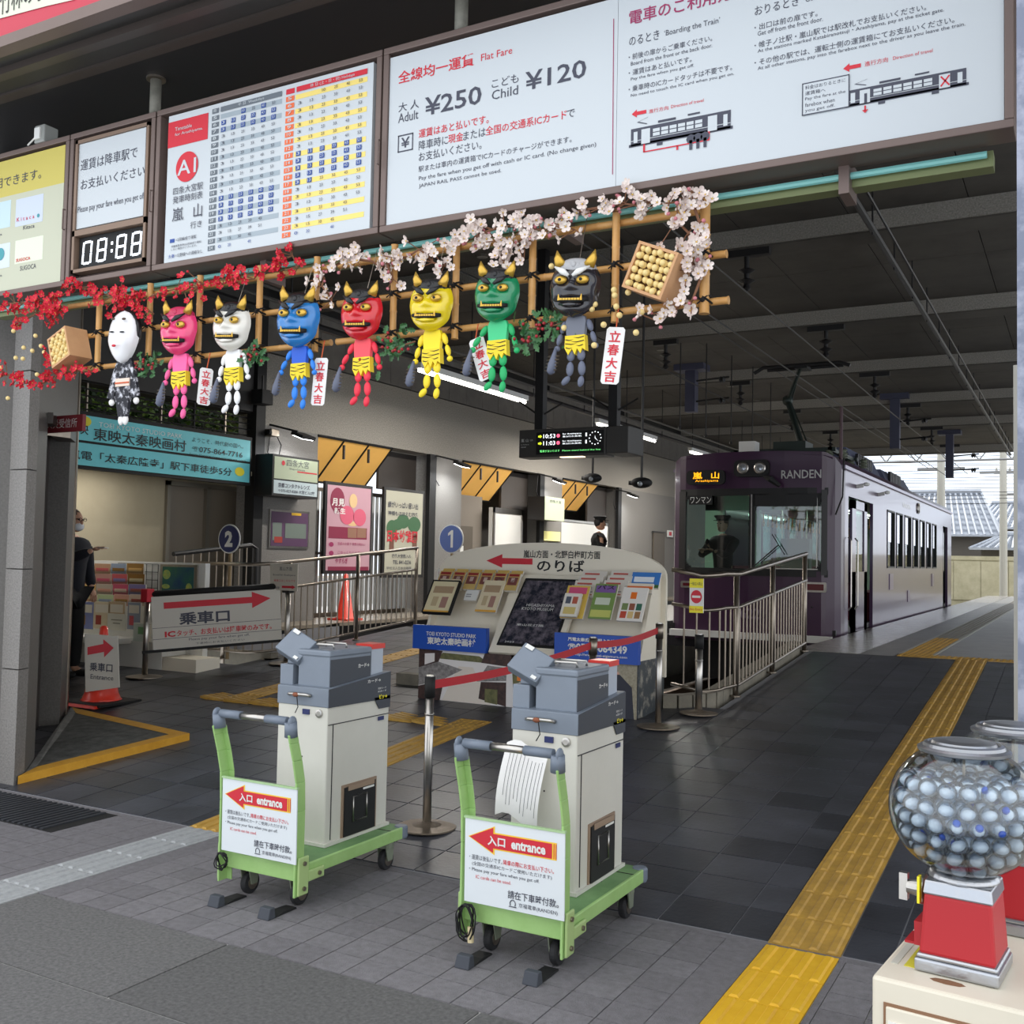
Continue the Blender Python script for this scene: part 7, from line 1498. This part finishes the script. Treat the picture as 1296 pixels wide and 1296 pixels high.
# ================================================================ TROLLEYS AND FARE MACHINES
m_lg = M('light green trolley paint', (152, 192, 116), .45, scale=9, c2=(166, 204, 130)); m_lgd = M('scuffed green deck', (98, 140, 88), .6, scale=7, c2=(122, 160, 106))
m_gp = M('grey plastic', (112, 122, 136), .45); m_tyre = M('black tyre', (34, 34, 37), .7); m_cr = M('cream machine body', (202, 200, 190), .5, scale=2, c2=(212, 210, 200)); m_bg = M('blue grey machine metal', (122, 131, 143), .42, .2, var=.06, scale=5); m_ch = M('charcoal machine side', (58, 62, 70), .45)
def trolley(xc, lab, yaw=0, extra=False):
    T = Matrix.Translation((xc, 3.62, 0)) @ rz(yaw); t = thing('platform_trolley', (xc, 3.62, 0), lab, 'trolley')
    def mk(name, b, mat, par=None, **k): b.v = [T @ p for p in b.v]; return b.build(name, mat, par or t, **k)
    b = MB(); b.box((-.225, .02, .185), (.225, .84, .205)); mk('deck', b, m_lgd)
    b = MB(); b.box((-.23, .0, .137), (.23, .02, .21)); b.box((-.232, .02, .15), (-.218, .80, .208)); b.box((.218, .02, .15), (.232, .80, .208)); b.box((-.2, .8, .15), (.2, .84, .2)); mk('deck_skirt', b, m_lg, bevel=.004)
    for k in range(4): b = MB(); b.box((-.15+.08*k, .2+.17*k, .205), (-.02+.08*k, .205+.17*k, .207)); mk('deck_slot', b, m_dark)
    for s in (-1, 1): b = MB(); b.lathe((s*.205, .82, .148), [(.032, 0), (.036, .01), (.036, .055), (.03, .063)], 14); mk('corner_bumper', b, m_gp)
    for s in (-1, 1):
        prof = [(.0, .075), (.0, .45), (-.006, .58), (-.03, .68), (-.055, .76), (-.066, .80)]
        b = MB()
        for (y0, z0), (y1, z1) in zip(prof, prof[1:]):
            x0, x1 = (s*.222, s*.232) if s > 0 else (s*.232, s*.222)
            b.hexa([(x0, y0-.03, z0), (x1, y0-.03, z0), (x1, y0+.03, z0), (x0, y0+.03, z0)], [(x0, y1-.03, z1), (x1, y1-.03, z1), (x1, y1+.03, z1), (x0, y1+.03, z1)])
            xi = s*.195
            a_, c_ = min(xi, s*.225), max(xi, s*.225)
            b.hexa([(a_, y0+.022, z0), (c_, y0+.022, z0), (c_, y0+.03, z0), (a_, y0+.03, z0)], [(a_, y1+.022, z1), (c_, y1+.022, z1), (c_, y1+.03, z1), (a_, y1+.03, z1)])
        mk('handle_post', b, m_lg, bevel=.003)
        b = MB(); b.tube([(s*.215, -.062, .79), (s*.218, -.07, .855)], [.03, .028], 10); b.ball((s*.226, -.07, .855), (.012, .028, .028), 10, 6); mk('handle_bracket', b, m_gp, smooth=True)
        b = MB(); b.tube([(s*.2, -.07, .857), (s*.075, -.07, .857)], .0195, 14); mk('handle_grip', b, m_gp, smooth=True)
        b = MB(); b.box((s*.24-.006, -.02, .08), (s*.24+.006, .05, .25)); b.box((s*.24-.006, .05, .13), (s*.24+.006, .16, .18)); mk('hinge_plate', b, M('paler green plate', (170, 196, 130), .5), bevel=.006)
        for y_, z_ in ((.015, .11), (.015, .22), (.12, .155)): b = MB(); b.tube([(s*.246, y_, z_), (s*.254, y_, z_)], .010, 8); mk('bolt', b, m_ssd)
    b = MB(); b.tube([(-.08, -.07, .857), (.08, -.07, .857)], .0155, 14); mk('handle_bar', b, m_ss, smooth=True)
    for (x, y, sw) in ((-.15, .10, .04), (.15, .10, .03), (-.15, .72, -.05), (.17, .74, .06)):
        b = MB(); b.lathe((x, y, .115), [(.04, 0), (.04, .04)], 12); b.hexa([(x-.03, y-.02, .05), (x-.024, y-.02, .05), (x-.024, y+.02, .05), (x-.03, y+.02, .05)], [(x-.03, y-.04, .13), (x-.024, y-.04, .13), (x-.024, y+.03, .13), (x-.03, y+.03, .13)]); b.hexa([(x+.024, y-.02, .05), (x+.03, y-.02, .05), (x+.03, y+.02, .05), (x+.024, y+.02, .05)], [(x+.024, y-.04, .13), (x+.03, y-.04, .13), (x+.03, y+.03, .13), (x+.024, y+.03, .13)]); ca = mk('caster_fork', b, M('greenish zinc', (150, 158, 138), .4, .5))
        ax = (Vector((0, 1, 0)), Vector((0, 0, 1)), Vector((1, 0, 0))); b = MB(); b.lathe((x-.018, y, .052), [(.03, 0), (.048, .003), (.052, .01), (.052, .026), (.048, .033), (.03, .036)], 24, ax=ax); mk('tyre', b, m_tyre, ca, smooth=False); b = MB(); b.lathe((x-.021, y, .052), [(.012, -.002), (.03, 0), (.03, .042), (.012, .044)], 16, ax=ax); mk('wheel_hub', b, m_ssd, ca)
    for s in (-.15, .15):
        w = thing('wheel_chock', T @ Vector((s-.03, -.05, 0)), ('left' if s < 0 else 'right')+' rubber chock in front of the '+lab.split(',')[0], 'wheel chock')
        b = MB(); b.hexa([(s-.03, -.10, 0), (s+.03, -.10, 0), (s+.03, .05, 0), (s-.03, .05, 0)], [(s-.03, -.03, .012), (s+.03, -.03, .012), (s+.03, .048, .008), (s-.03, .048, .008)]); b.v = [T @ p for p in b.v]; b.build('strap', m_black, w)
        b = MB(); b.hexa([(s-.033, -.14, 0), (s+.033, -.14, 0), (s+.033, -.09, 0), (s-.033, -.09, 0)], [(s-.03, -.125, .048), (s+.03, -.125, .048), (s+.03, -.095, .048), (s-.03, -.095, .048)]); b.v = [T @ p for p in b.v]; b.build('block', M('grey rubber', (62, 66, 74), .7), w, bevel=.004)
    # sign board hung on the posts
    sg = thing('entrance_sign', T @ Vector((.01, -.04, .22)), 'white board with a red entrance arrow pointing left, on the '+lab.split(',')[0], 'sign')
    f = Face(T @ Vector((-.205, -.036, .225)), T.to_3x3() @ Vector((1, 0, 0)), (0, -.015, 1)); wS_, hS_ = .445, .335
    b = MB(); b.prism(f, [(0, 0), (wS_, 0), (wS_, hS_), (0, hS_)], -.006, 0); b.build('board', M('white sign board', (222, 228, 232), .45), sg)
    b = MB(); b.prism(f, [(-.004, hS_-.004), (wS_+.004, hS_-.004), (wS_+.004, hS_+.004), (-.004, hS_+.004)], -.01, .004); b.build('edge_trim', M('pale green trim', (170, 200, 150), .5), sg)
    S = lambda a, c: (a*wS_, (1-c)*hS_)
    b = MB(); b.flat(f, [S(.035, .225), S(.31, .06), S(.31, .135), S(.925, .135), S(.925, .335), S(.31, .335), S(.31, .40)][::-1], .001); b.build('yellow_outline', M('sign yellow', (244, 200, 60), .5), sg)
    b = MB(); b.flat(f, [S(.05, .225), S(.295, .08), S(.295, .15), S(.88, .15), S(.88, .32), S(.295, .32), S(.295, .375)][::-1], .002)
    for a in (.895, .915): b.flat(f, [S(a, .32), S(a+.008, .32), S(a+.008, .15), S(a, .15)], .002)
    textuv(b, f, '降車の際にお支払い下さい。', *S(.40, .49), *S(.90, .43), .002, .008); textuv(b, f, 'IC cards can be used.', *S(.12, .705), *S(.48, .665), .002); b.build('red_print', m_red, sg)
    b = MB(); textuv(b, f, '入口', *S(.24, .29), *S(.42, .175), .004, .03); textuv(b, f, 'entrance', *S(.48, .29), *S(.82, .185), .004, .04); b.build('white_lettering', m_white, sg)
    b = MB(); textuv(b, f, '・運賃は後払いです。', *S(.05, .49), *S(.39, .43), .002); textuv(b, f, '(全国の交通系ICカードご使用いただけます)', *S(.08, .565), *S(.88, .51), .002); textuv(b, f, '・Please pay your fare when you get off.', *S(.05, .635), *S(.76, .585), .002); textuv(b, f, '請在下車時付款。', *S(.45, .865), *S(.95, .77), .002, .01); textuv(b, f, '京福電車(RANDEN)', *S(.56, .955), *S(.94, .895), .002)
    c = Vector(S(.5, .925)); b.tube([f.P(c.x+.012*math.cos(a), c.y+.014*math.sin(a)+.002, .002) for a in [-.6+(math.pi+1.2)*k/10 for k in range(11)]], .0018, 4); b.tube([f.P(c.x-.016, c.y-.010, .002), f.P(c.x+.016, c.y-.010, .002)], .0018, 4); b.build('dark_lettering', m_ink, sg)
    # the fare machine
    m = thing('fare_machine', T @ Vector((-.035, .52, .207)), 'cream and grey ticket fare machine standing on the '+lab.split(',')[0], 'fare machine')
    def mm_(name, b, mat, par=None, **k): b.v = [T @ p for p in b.v]; return b.build(name, mat, par or m, **k)
    x0, x1, y0, y1 = -.185, .125, .30, .80
    b = MB(); b.box((x0, y0, .207), (x1, y1, .87)); mm_('body', b, m_cr, bevel=.006)
    b = MB(); b.box((x0-.012, y0-.01, .207), (x1+.012, y1+.01, .222)); mm_('base_rim', b, m_cr)
    b = MB(); b.box((x1, y0+.005, .78), (x1+.003, y1-.005, .784)); b.box((x1, y0+.04, .232), (x1+.003, y0+.044, .78)); mm_('panel_seam', b, m_dark)
    b = MB(); b.hexa([(x0-.004, y0-.004, .865), (x1+.004, y0-.004, .865), (x1+.004, y1+.004, .905), (x0-.004, y1+.004, .905)], [(x0-.004, y0-.004, .955), (x1+.004, y0-.004, .955), (x1+.004, y1+.004, 1.0), (x0-.004, y1+.004, 1.0)]); mm_('collar', b, m_bg, bevel=.003)
    b = MB(); b.hexa([(x1+.003, y0+.0, .866), (x1+.007, y0+.0, .866), (x1+.007, y1, .86), (x1+.003, y1, .86)], [(x1+.003, y0, .953), (x1+.007, y0, .953), (x1+.007, y1, .998), (x1+.003, y1, .998)]); sp = mm_('charcoal_side', b, m_ch)
    b = MB(); b.hexa([(x1+.003, y1-.095, .815), (x1+.007, y1-.095, .815), (x1+.007, y1, .815), (x1+.003, y1, .815)], [(x1+.003, y1-.14, .875), (x1+.007, y1-.14, .875), (x1+.007, y1, .875), (x1+.003, y1, .875)]); mm_('charcoal_drop', b, m_ch)
    f = Face(T @ Vector((x1+.0075, y0, 0)), T.to_3x3() @ Vector((0, 1, 0)), (0, 0, 1))
    b = MB(); textuv(b, f, 'カード→', .30, .955, .41, .972, .001, .02); textuv(b, f, '回数カード', .39, .915, .46, .925, .001); textuv(b, f, 'ICカード', .39, .90, .46, .909, .001, .02); mm_n = b.build('white_lettering', m_white, m)
    b = MB(); textuv(b, f, 'ピッ→', .40, .865, .47, .888, .001, .04); b.build('yellow_lettering', M('bright yellow', (240, 226, 40), .5), m)
    b = MB(); b.box((x1+.004, y1-.10, .755), (x1+.006, y1-.05, .775)); mm_('blue_plate', b, m_nv)
    # coin hatch with chrome handle
    b = MB(); b.box((x1+.0, y0+.12, .222), (x1+.006, y0+.40, .475)); hh_ = mm_('hatch_frame', b, M('rusty hatch edge', (150, 128, 108), .7))
    b = MB(); b.box((x1+.004, y0+.135, .225), (x1+.012, y0+.385, .462)); ht = mm_('hatch', b, m_black)
    b = MB(); b.box((x1+.012, y0+.16, .445), (x1+.016, y0+.37, .47)); mm_('hatch_lip', b, M('rusty hatch edge', (150, 128, 108), .7))
    b = MB(); b.tube([(x1+.014, y0+.2, .29), (x1+.014, y0+.31, .29), (x1+.014, y0+.31, .41), (x1+.014, y0+.2, .41)], .005, 6, closed=True); mm_('hatch_handle', b, m_ss, ht, smooth=True)
    b = MB(); b.box((x1+.012, y0+.28, .43), (x1+.0135, y0+.37, .44)); mm_('hatch_label', b, m_white, ht)
    # lock, switch and latch on the front
    b = MB(); b.lathe((x1-.05, y0-.002, .835), [(.02, 0), (.02, .006), (.012, .008)], 14, ax=(Vector((1, 0, 0)), Vector((0, 0, 1)), Vector((0, -1, 0)))); mm_('lock', b, m_ss)
    b = MB(); b.box((x0+.16, y0-.008, .825), (x0+.20, y0, .85)); mm_('socket', b, m_nv)
    b = MB(); b.tube([(x0+.07, y0-.006, .915), (x0+.09, y0-.022, .92), (x0+.19, y0-.022, .92), (x0+.21, y0-.006, .915)], .008, 8); mm_('latch_handle', b, m_ss, smooth=True); b = MB(); b.ball((x0+.13, y0-.026, .918), (.02, .01, .012), 8, 5); mm_('wire_twist', b, M('copper wire', (140, 84, 60), .5, .5)); b = MB(); b.tube([(x0+.14, y0-.028, .912), (x0+.15, y0-.03, .86), (x0+.13, y0-.025, .83)], .0025, 5); mm_('wire', b, m_black)
    for s in (.1, .16): b = MB(); b.ball((x0+s, y0-.001, .62), .004, 6, 4); mm_('screw', b, m_dark)
    # coin box on top
    b = MB(); b.box((-.09, y0+.03, .955), (.105, y0+.36, 1.115)); cb = mm_('coin_box', b, m_bg, bevel=.004)
    b = MB(); b.box((.1045, y0+.035, .958), (.108, y0+.355, 1.09)); mm_('box_side', b, m_ch, cb)
    b = MB(); b.box((-.095, y0+.025, 1.10), (.11, y0+.365, 1.135)); mm_('box_lid', b, m_bg, cb, bevel=.01)
    b = MB(); b.tube([(-.06, y0+.10, 1.137), (-.06, y0+.10, 1.157), (.07, y0+.10, 1.157), (.07, y0+.10, 1.137)], .006, 6); b.tube([(-.06, y0+.2, 1.137), (-.06, y0+.2, 1.157), (.07, y0+.2, 1.157), (.07, y0+.2, 1.137)], .006, 6); b.tube([(-.06, y0+.10, 1.157), (-.06, y0+.2, 1.157)], .005, 6); mm_('carry_handle', b, m_ss, cb, smooth=True)
    f2 = Face(T @ Vector((.1085, y0, 0)), T.to_3x3() @ Vector((0, 1, 0)), (0, 0, 1)); b = MB(); textuv(b, f2, 'カード→', .25, 1.035, .34, 1.055, .001, .03); b.build('box_lettering', m_white, cb)
    b = MB(); b.box((-.05, y0+.37, .98), (.1, y0+.47, 1.12)); mm_('ticket_unit', b, M('pale unit', (170, 178, 190), .4)); b = MB(); b.box((-.0, y0+.37, 1.12), (.105, y0+.48, 1.145)); mm_('red_lid', b, M('clear red lid', (206, 60, 50), .3))
    # reader on its post
    b = MB(); b.box((x0-.012, y0+.02, .955), (x0+.07, y0+.17, 1.055)); rd = mm_('reader_base', b, m_bg, bevel=.003)
    b = MB(); b.box((x0+.008, y0+.05, 1.055), (x0+.06, y0+.10, 1.13)); mm_('reader_post', b, m_bg, rd, bevel=.003)
    RT = Matrix.Translation((x0+.045, y0+.065, 1.135)) @ Matrix.Rotation(.42, 4, 'Y') @ Matrix.Rotation(.85, 4, 'X')
    b = MB(); b.box((-.075, -.065, -.028), (.085, .075, .028), 0, RT); mm_('reader_head', b, m_bg, rd, bevel=.006)
    b = MB(); b.box((-.06, -.05, -.032), (.07, .06, -.028), 0, RT); mm_('reader_face', b, m_ch, rd); b = MB(); b.box((-.06, .05, .032), (-.02, .07, .034), 0, RT); b.box((.05, -.06, .032), (.075, -.045, .034), 0, RT); mm_('reader_sticker', b, m_white, rd)
    b = MB(); b.tube([(x0+.0, y0+.2, .9), (x0-.02, y0+.22, .8), (x0-.015, y0+.2, .6), (x0+.0, y0+.1, .35)], .006, 6); mm_('side_cable', b, m_white)
    if extra:
        pp = thing('hanging_notice', T @ Vector((-.1, .26, .5)), 'curled white printed notice sheet hanging on the right fare machine', 'paper')
        b = MB(); N = 8
        for i in range(N):
            for j in range(2):
                pass
        g = [[T @ Vector((-.20+.19*(i/6)+.03*(1-(j/N)), .25-.05*math.sin(2.2*j/N)-.02*(1-i/6), .82-.30*j/N-.02*(i/6)+(.02*math.sin(i)))) for i in range(7)] for j in range(N+1)]
        b.add([p for r in g for p in r], [(j*7+i, (j+1)*7+i, (j+1)*7+i+1, j*7+i+1) for j in range(N) for i in range(6)]); b.build('sheet', m_tagw, pp, smooth=True)
        b = MB()
        for i in range(1, 6):
            for q_ in (0, .5):
                b.tube([g[j][i].lerp(g[j][min(6, i+1)], q_)+Vector((.0, -.002, 0)) for j in range(1, N-(i+int(2*q_)) % 2)], .0009, 3)
        b.build('printed_lines', m_ink, pp)['kind'] = 'stuff'
    cb_ = thing('cable_coil', T @ Vector((-.19, -.04, .1)), 'black cable bundle tied under the left corner of the '+lab.split(',')[0], 'cable')
    b = MB(); n_ = 7 if extra else 4; dz = .13 if extra else .07
    for k in range(n_):
        cx_ = -.19+R.uniform(-.015, .015); w_ = .025+.008*k*.4; hgt = dz+R.uniform(-.02, .02)
        b.tube([(cx_+w_*math.cos(a), -.045+.012*math.sin(a*2+k), .215-hgt/2*(1-math.sin(a))) for a in [2*math.pi*i/14 for i in range(14)]], .0032, 5, closed=True)
    b.v = [T @ p for p in b.v]; b.build('loops', m_black, cb_, smooth=True)
    if extra: b = MB(); b.tube([(-.17, -.04, .13), (-.165, -.045, .07)], .013, 8); b.v = [T @ p for p in b.v]; b.build('plug', M('cream plug', (206, 190, 150), .5), cb_)
trolley(-3.285, 'left green trolley, nearer the doorway', yaw=.0)
trolley(-1.965, 'right green trolley, in front of the kiosk', yaw=.0, extra=True)
# ================================================================ CAPSULE MACHINES
CT = Matrix.Translation((-.325, 1.925, 0)) @ rz(-.10); m_cab = M('cream steel cabinet', (206, 198, 180), .45, scale=3, c2=(216, 208, 190))
cab = thing('steel_cabinet', CT @ Vector((.4, .27, 0)), 'cream steel cabinet in the right foreground under the capsule machines', 'cabinet')
def ck(name, b, mat, par=cab, **k): b.v = [CT @ p for p in b.v]; return b.build(name, mat, par, **k)
b = MB(); b.box((0, 0, .0), (.8, .62, .88)); ck('body', b, m_cab, bevel=.006)
b = MB(); b.box((.025, -.006, .05), (.78, .001, .835)); ck('drawer_front', b, m_cab, bevel=.003); b = MB(); b.box((.021, -.003, .045), (.784, .0, .84)); ck('drawer_gap', b, M('rust line', (130, 96, 70), .8))
b = MB(); b.box((.03, -.0085, .775), (.075, -.006, .812)); lb_ = ck('asset_label', b, M('pale label', (222, 220, 212), .5))
f = Face(CT @ Vector((0, -.009, 0)), CT.to_3x3() @ Vector((1, 0, 0)), (0, 0, 1)); b = MB(); textuv(b, f, 'No.0001273', .035, .800, .068, .805, .001, .03)
for k in range(3): textuv(b, f, '備品シール 管理番号', .037+.002*k, .793-.007*k, .071, .797-.007*k, .001)
b.build('label_print', m_ink, cab)
for (x, y, w, h, c) in ((.035, .08, .02, .16, (206, 196, 60)), (.035, .27, .02, .10, (206, 196, 60)), (.012, .08, .012, .2, (190, 188, 176)), (.012, .3, .012, .12, (190, 188, 176)), (.065, .16, .014, .14, (220, 216, 200))):
    b = MB(); b.box((x, y, .88), (x+w, y+h, .8812)); ck('top_sticker', b, M('sticker %d' % c[0], c, .5))
b = MB(); b.ball((.115, .05, .8802), (.03, .012, .0015), 8, 4); b.ball((.27, .10, .8802), (.04, .014, .0015), 8, 4); b.ball((.06, .13, .8802), (.008, .03, .0012), 8, 4); ck('rust_stain', b, M('rust', (120, 84, 58), .9))
m_redm = M('red enamel machine', (168, 18, 28), .5); m_alu = M('cast aluminium', (178, 180, 184), .3, .9, bump=.1, bscale=60); m_globe = GLASS('clear globe', (246, 250, 250), .25, .03)
m_cap = GLASS('capsule plastic', (244, 249, 254), .25, .08); m_capb = M('blue capsule dot', (30, 90, 206), .4); m_capw = M('capsule milk', (236, 242, 250), .5)
def capmachine(x, y, z0, s, yaw, lab, ncap, clab):
    T = Matrix.Translation((x, y, z0)) @ rz(yaw) @ Matrix.Scale(s, 4); t = thing('capsule_machine', (x, y, z0), lab, 'vending machine')
    def mk(name, b, mat, par=None, **k): b.v = [T @ p for p in b.v]; return b.build(name, mat, par or t, **k)
    sq = lambda w, d, z: [(-w, -d, z), (w, -d, z), (w, d, z), (-w, d, z)]
    b = MB(); b.hexa(sq(.066, .066, 0), sq(.066, .066, .022)); b.hexa(sq(.064, .064, .022), sq(.062, .062, .03)); mk('base_plinth', b, m_alu, bevel=.006)
    b = MB(); b.hexa(sq(.060, .060, .028), sq(.053, .053, .128)); mk('red_body', b, m_redm, bevel=.006)
    b = MB(); b.hexa(sq(.055, .055, .126), sq(.052, .052, .150)); b.lathe((0, 0, .150), [(.058, 0), (.055, .008), (.05, .012)], 24); mk('collar', b, m_alu, bevel=.004)
    b = MB(); b.box((-.074, -.03, .03), (-.058, .03, .07)); b.box((-.09, -.028, .03), (-.074, .028, .034)); mk('chute_flap', b, m_redm)
    b = MB(); b.lathe((-.062, 0, .118), [(.026, 0), (.026, .008), (.014, .012), (.012, .03)], 18, ax=(Vector((0, 1, 0)), Vector((0, 0, 1)), Vector((-1, 0, 0)))); b.cbox((-.098, 0, .118), (.014, .014, .046)); cm = mk('coin_knob', b, m_ss)
    b = MB(); b.box((-.066, -.045, .105), (-.062, -.03, .15)); mk('yellow_tag', b, M('bright yellow', (240, 226, 40), .5))
    R_ = .122; zc = .266
    b = MB(); b.lathe((0, 0, zc), [(R_*math.sin(a), -R_*.93*math.cos(a)) for a in [.42+(2.66-.42)*k/18 for k in range(19)]], 36); b.f = [q for q in b.f if len(q) == 4]; b.m = b.m[:len(b.f)]; mk('globe', b, m_globe, smooth=True)
    b = MB(); b.lathe((0, 0, zc+.095), [(.070, 0), (.074, .002), (.075, .007), (.070, .010), (.066, .010), (.064, .015), (.058, .017), (.056, .015), (.053, .015), (.050, .019), (.03, .021), (.001, .021)], 48); mk('lid', b, M('cast lid', (150, 152, 156), .32, .9))
    b = MB(); b.tube([(0, 0, .16), (0, 0, zc+.1)], .0025, 6); mk('centre_rod', b, m_ssd)
    # capsules: settled in layers, each its own thing
    r = .0158; shell = MB(); shell.ball((0, 0, 0), r, 14, 9); shell.ball((0, 0, -r*.1), (r*.8, r*.8, r*.55), 10, 6, 1); sh = smooth(mesh_of(shell, 'capsule', [m_cap, m_capw]))
    shell = MB(); shell.ball((0, 0, 0), r, 14, 9); shell.ball((0, 0, 0), r*.6, 8, 5, 1); shell.ball((0, -r*.8, r*.3), (r*.42, r*.25, r*.42), 8, 5, 2); sb = smooth(mesh_of(shell, 'capsule', [m_cap, m_capw, m_capb]))
    pts = []; z = .172; lay = 0
    while z < zc+.072:
        rr = math.sqrt(max(0, (R_-.006)**2-((z-zc)/.93)**2))-r
        if rr > 0:
            for ring in range(int(rr/(2*r*.93))+1):
                q = rr-ring*2*r*.97
                if q < r*.5: pts.append((0, 0, z)) if q > -r*.4 and ring else None; continue
                n = max(1, int(2*math.pi*q/(2*r*1.02)))
                for k in range(n): a = 2*math.pi*(k+.5*(lay % 2))/n+ring; pts.append((q*math.cos(a), q*math.sin(a), z+R.uniform(-.002, .002)))
        z += 2*r*.86; lay += 1
    pts = [p for p in pts if p[2] < zc+.065-.02*math.cos(p[0]*20)]
    pts.sort(key=lambda p: (p[1] > .03, -math.hypot(p[0], p[1])))
    for p in pts[:ncap]:
        blue = R.random() < .22; o = bpy.data.objects.new('capsule', sb if blue else sh); COL.objects.link(o); q = T @ Vector(p); o.location = q; ORG[o] = q; o.scale = (s, s, s); o.rotation_euler = (R.uniform(-.6, .8), R.uniform(-.5, .5), R.uniform(-.9, .9))
        tag(o, 'clear toy capsule with a blue dot'+clab if blue else 'plain clear toy capsule'+clab, 'capsule', ('blue dotted ' if blue else 'plain ')+'capsules'+clab)
g0 = PY(1220, 1045, 2.05); capmachine(g0.x, 2.05, .881, 1.06, -.10, 'front red capsule vending machine with a clear globe full of capsules', 230, ' in the front machine globe')
capmachine(g0.x+.065, 2.34, .881, 1.06, -.10, 'rear red capsule vending machine, half hidden behind the front one', 90, ' in the rear machine globe')
bpy.data.objects.remove(_fo)
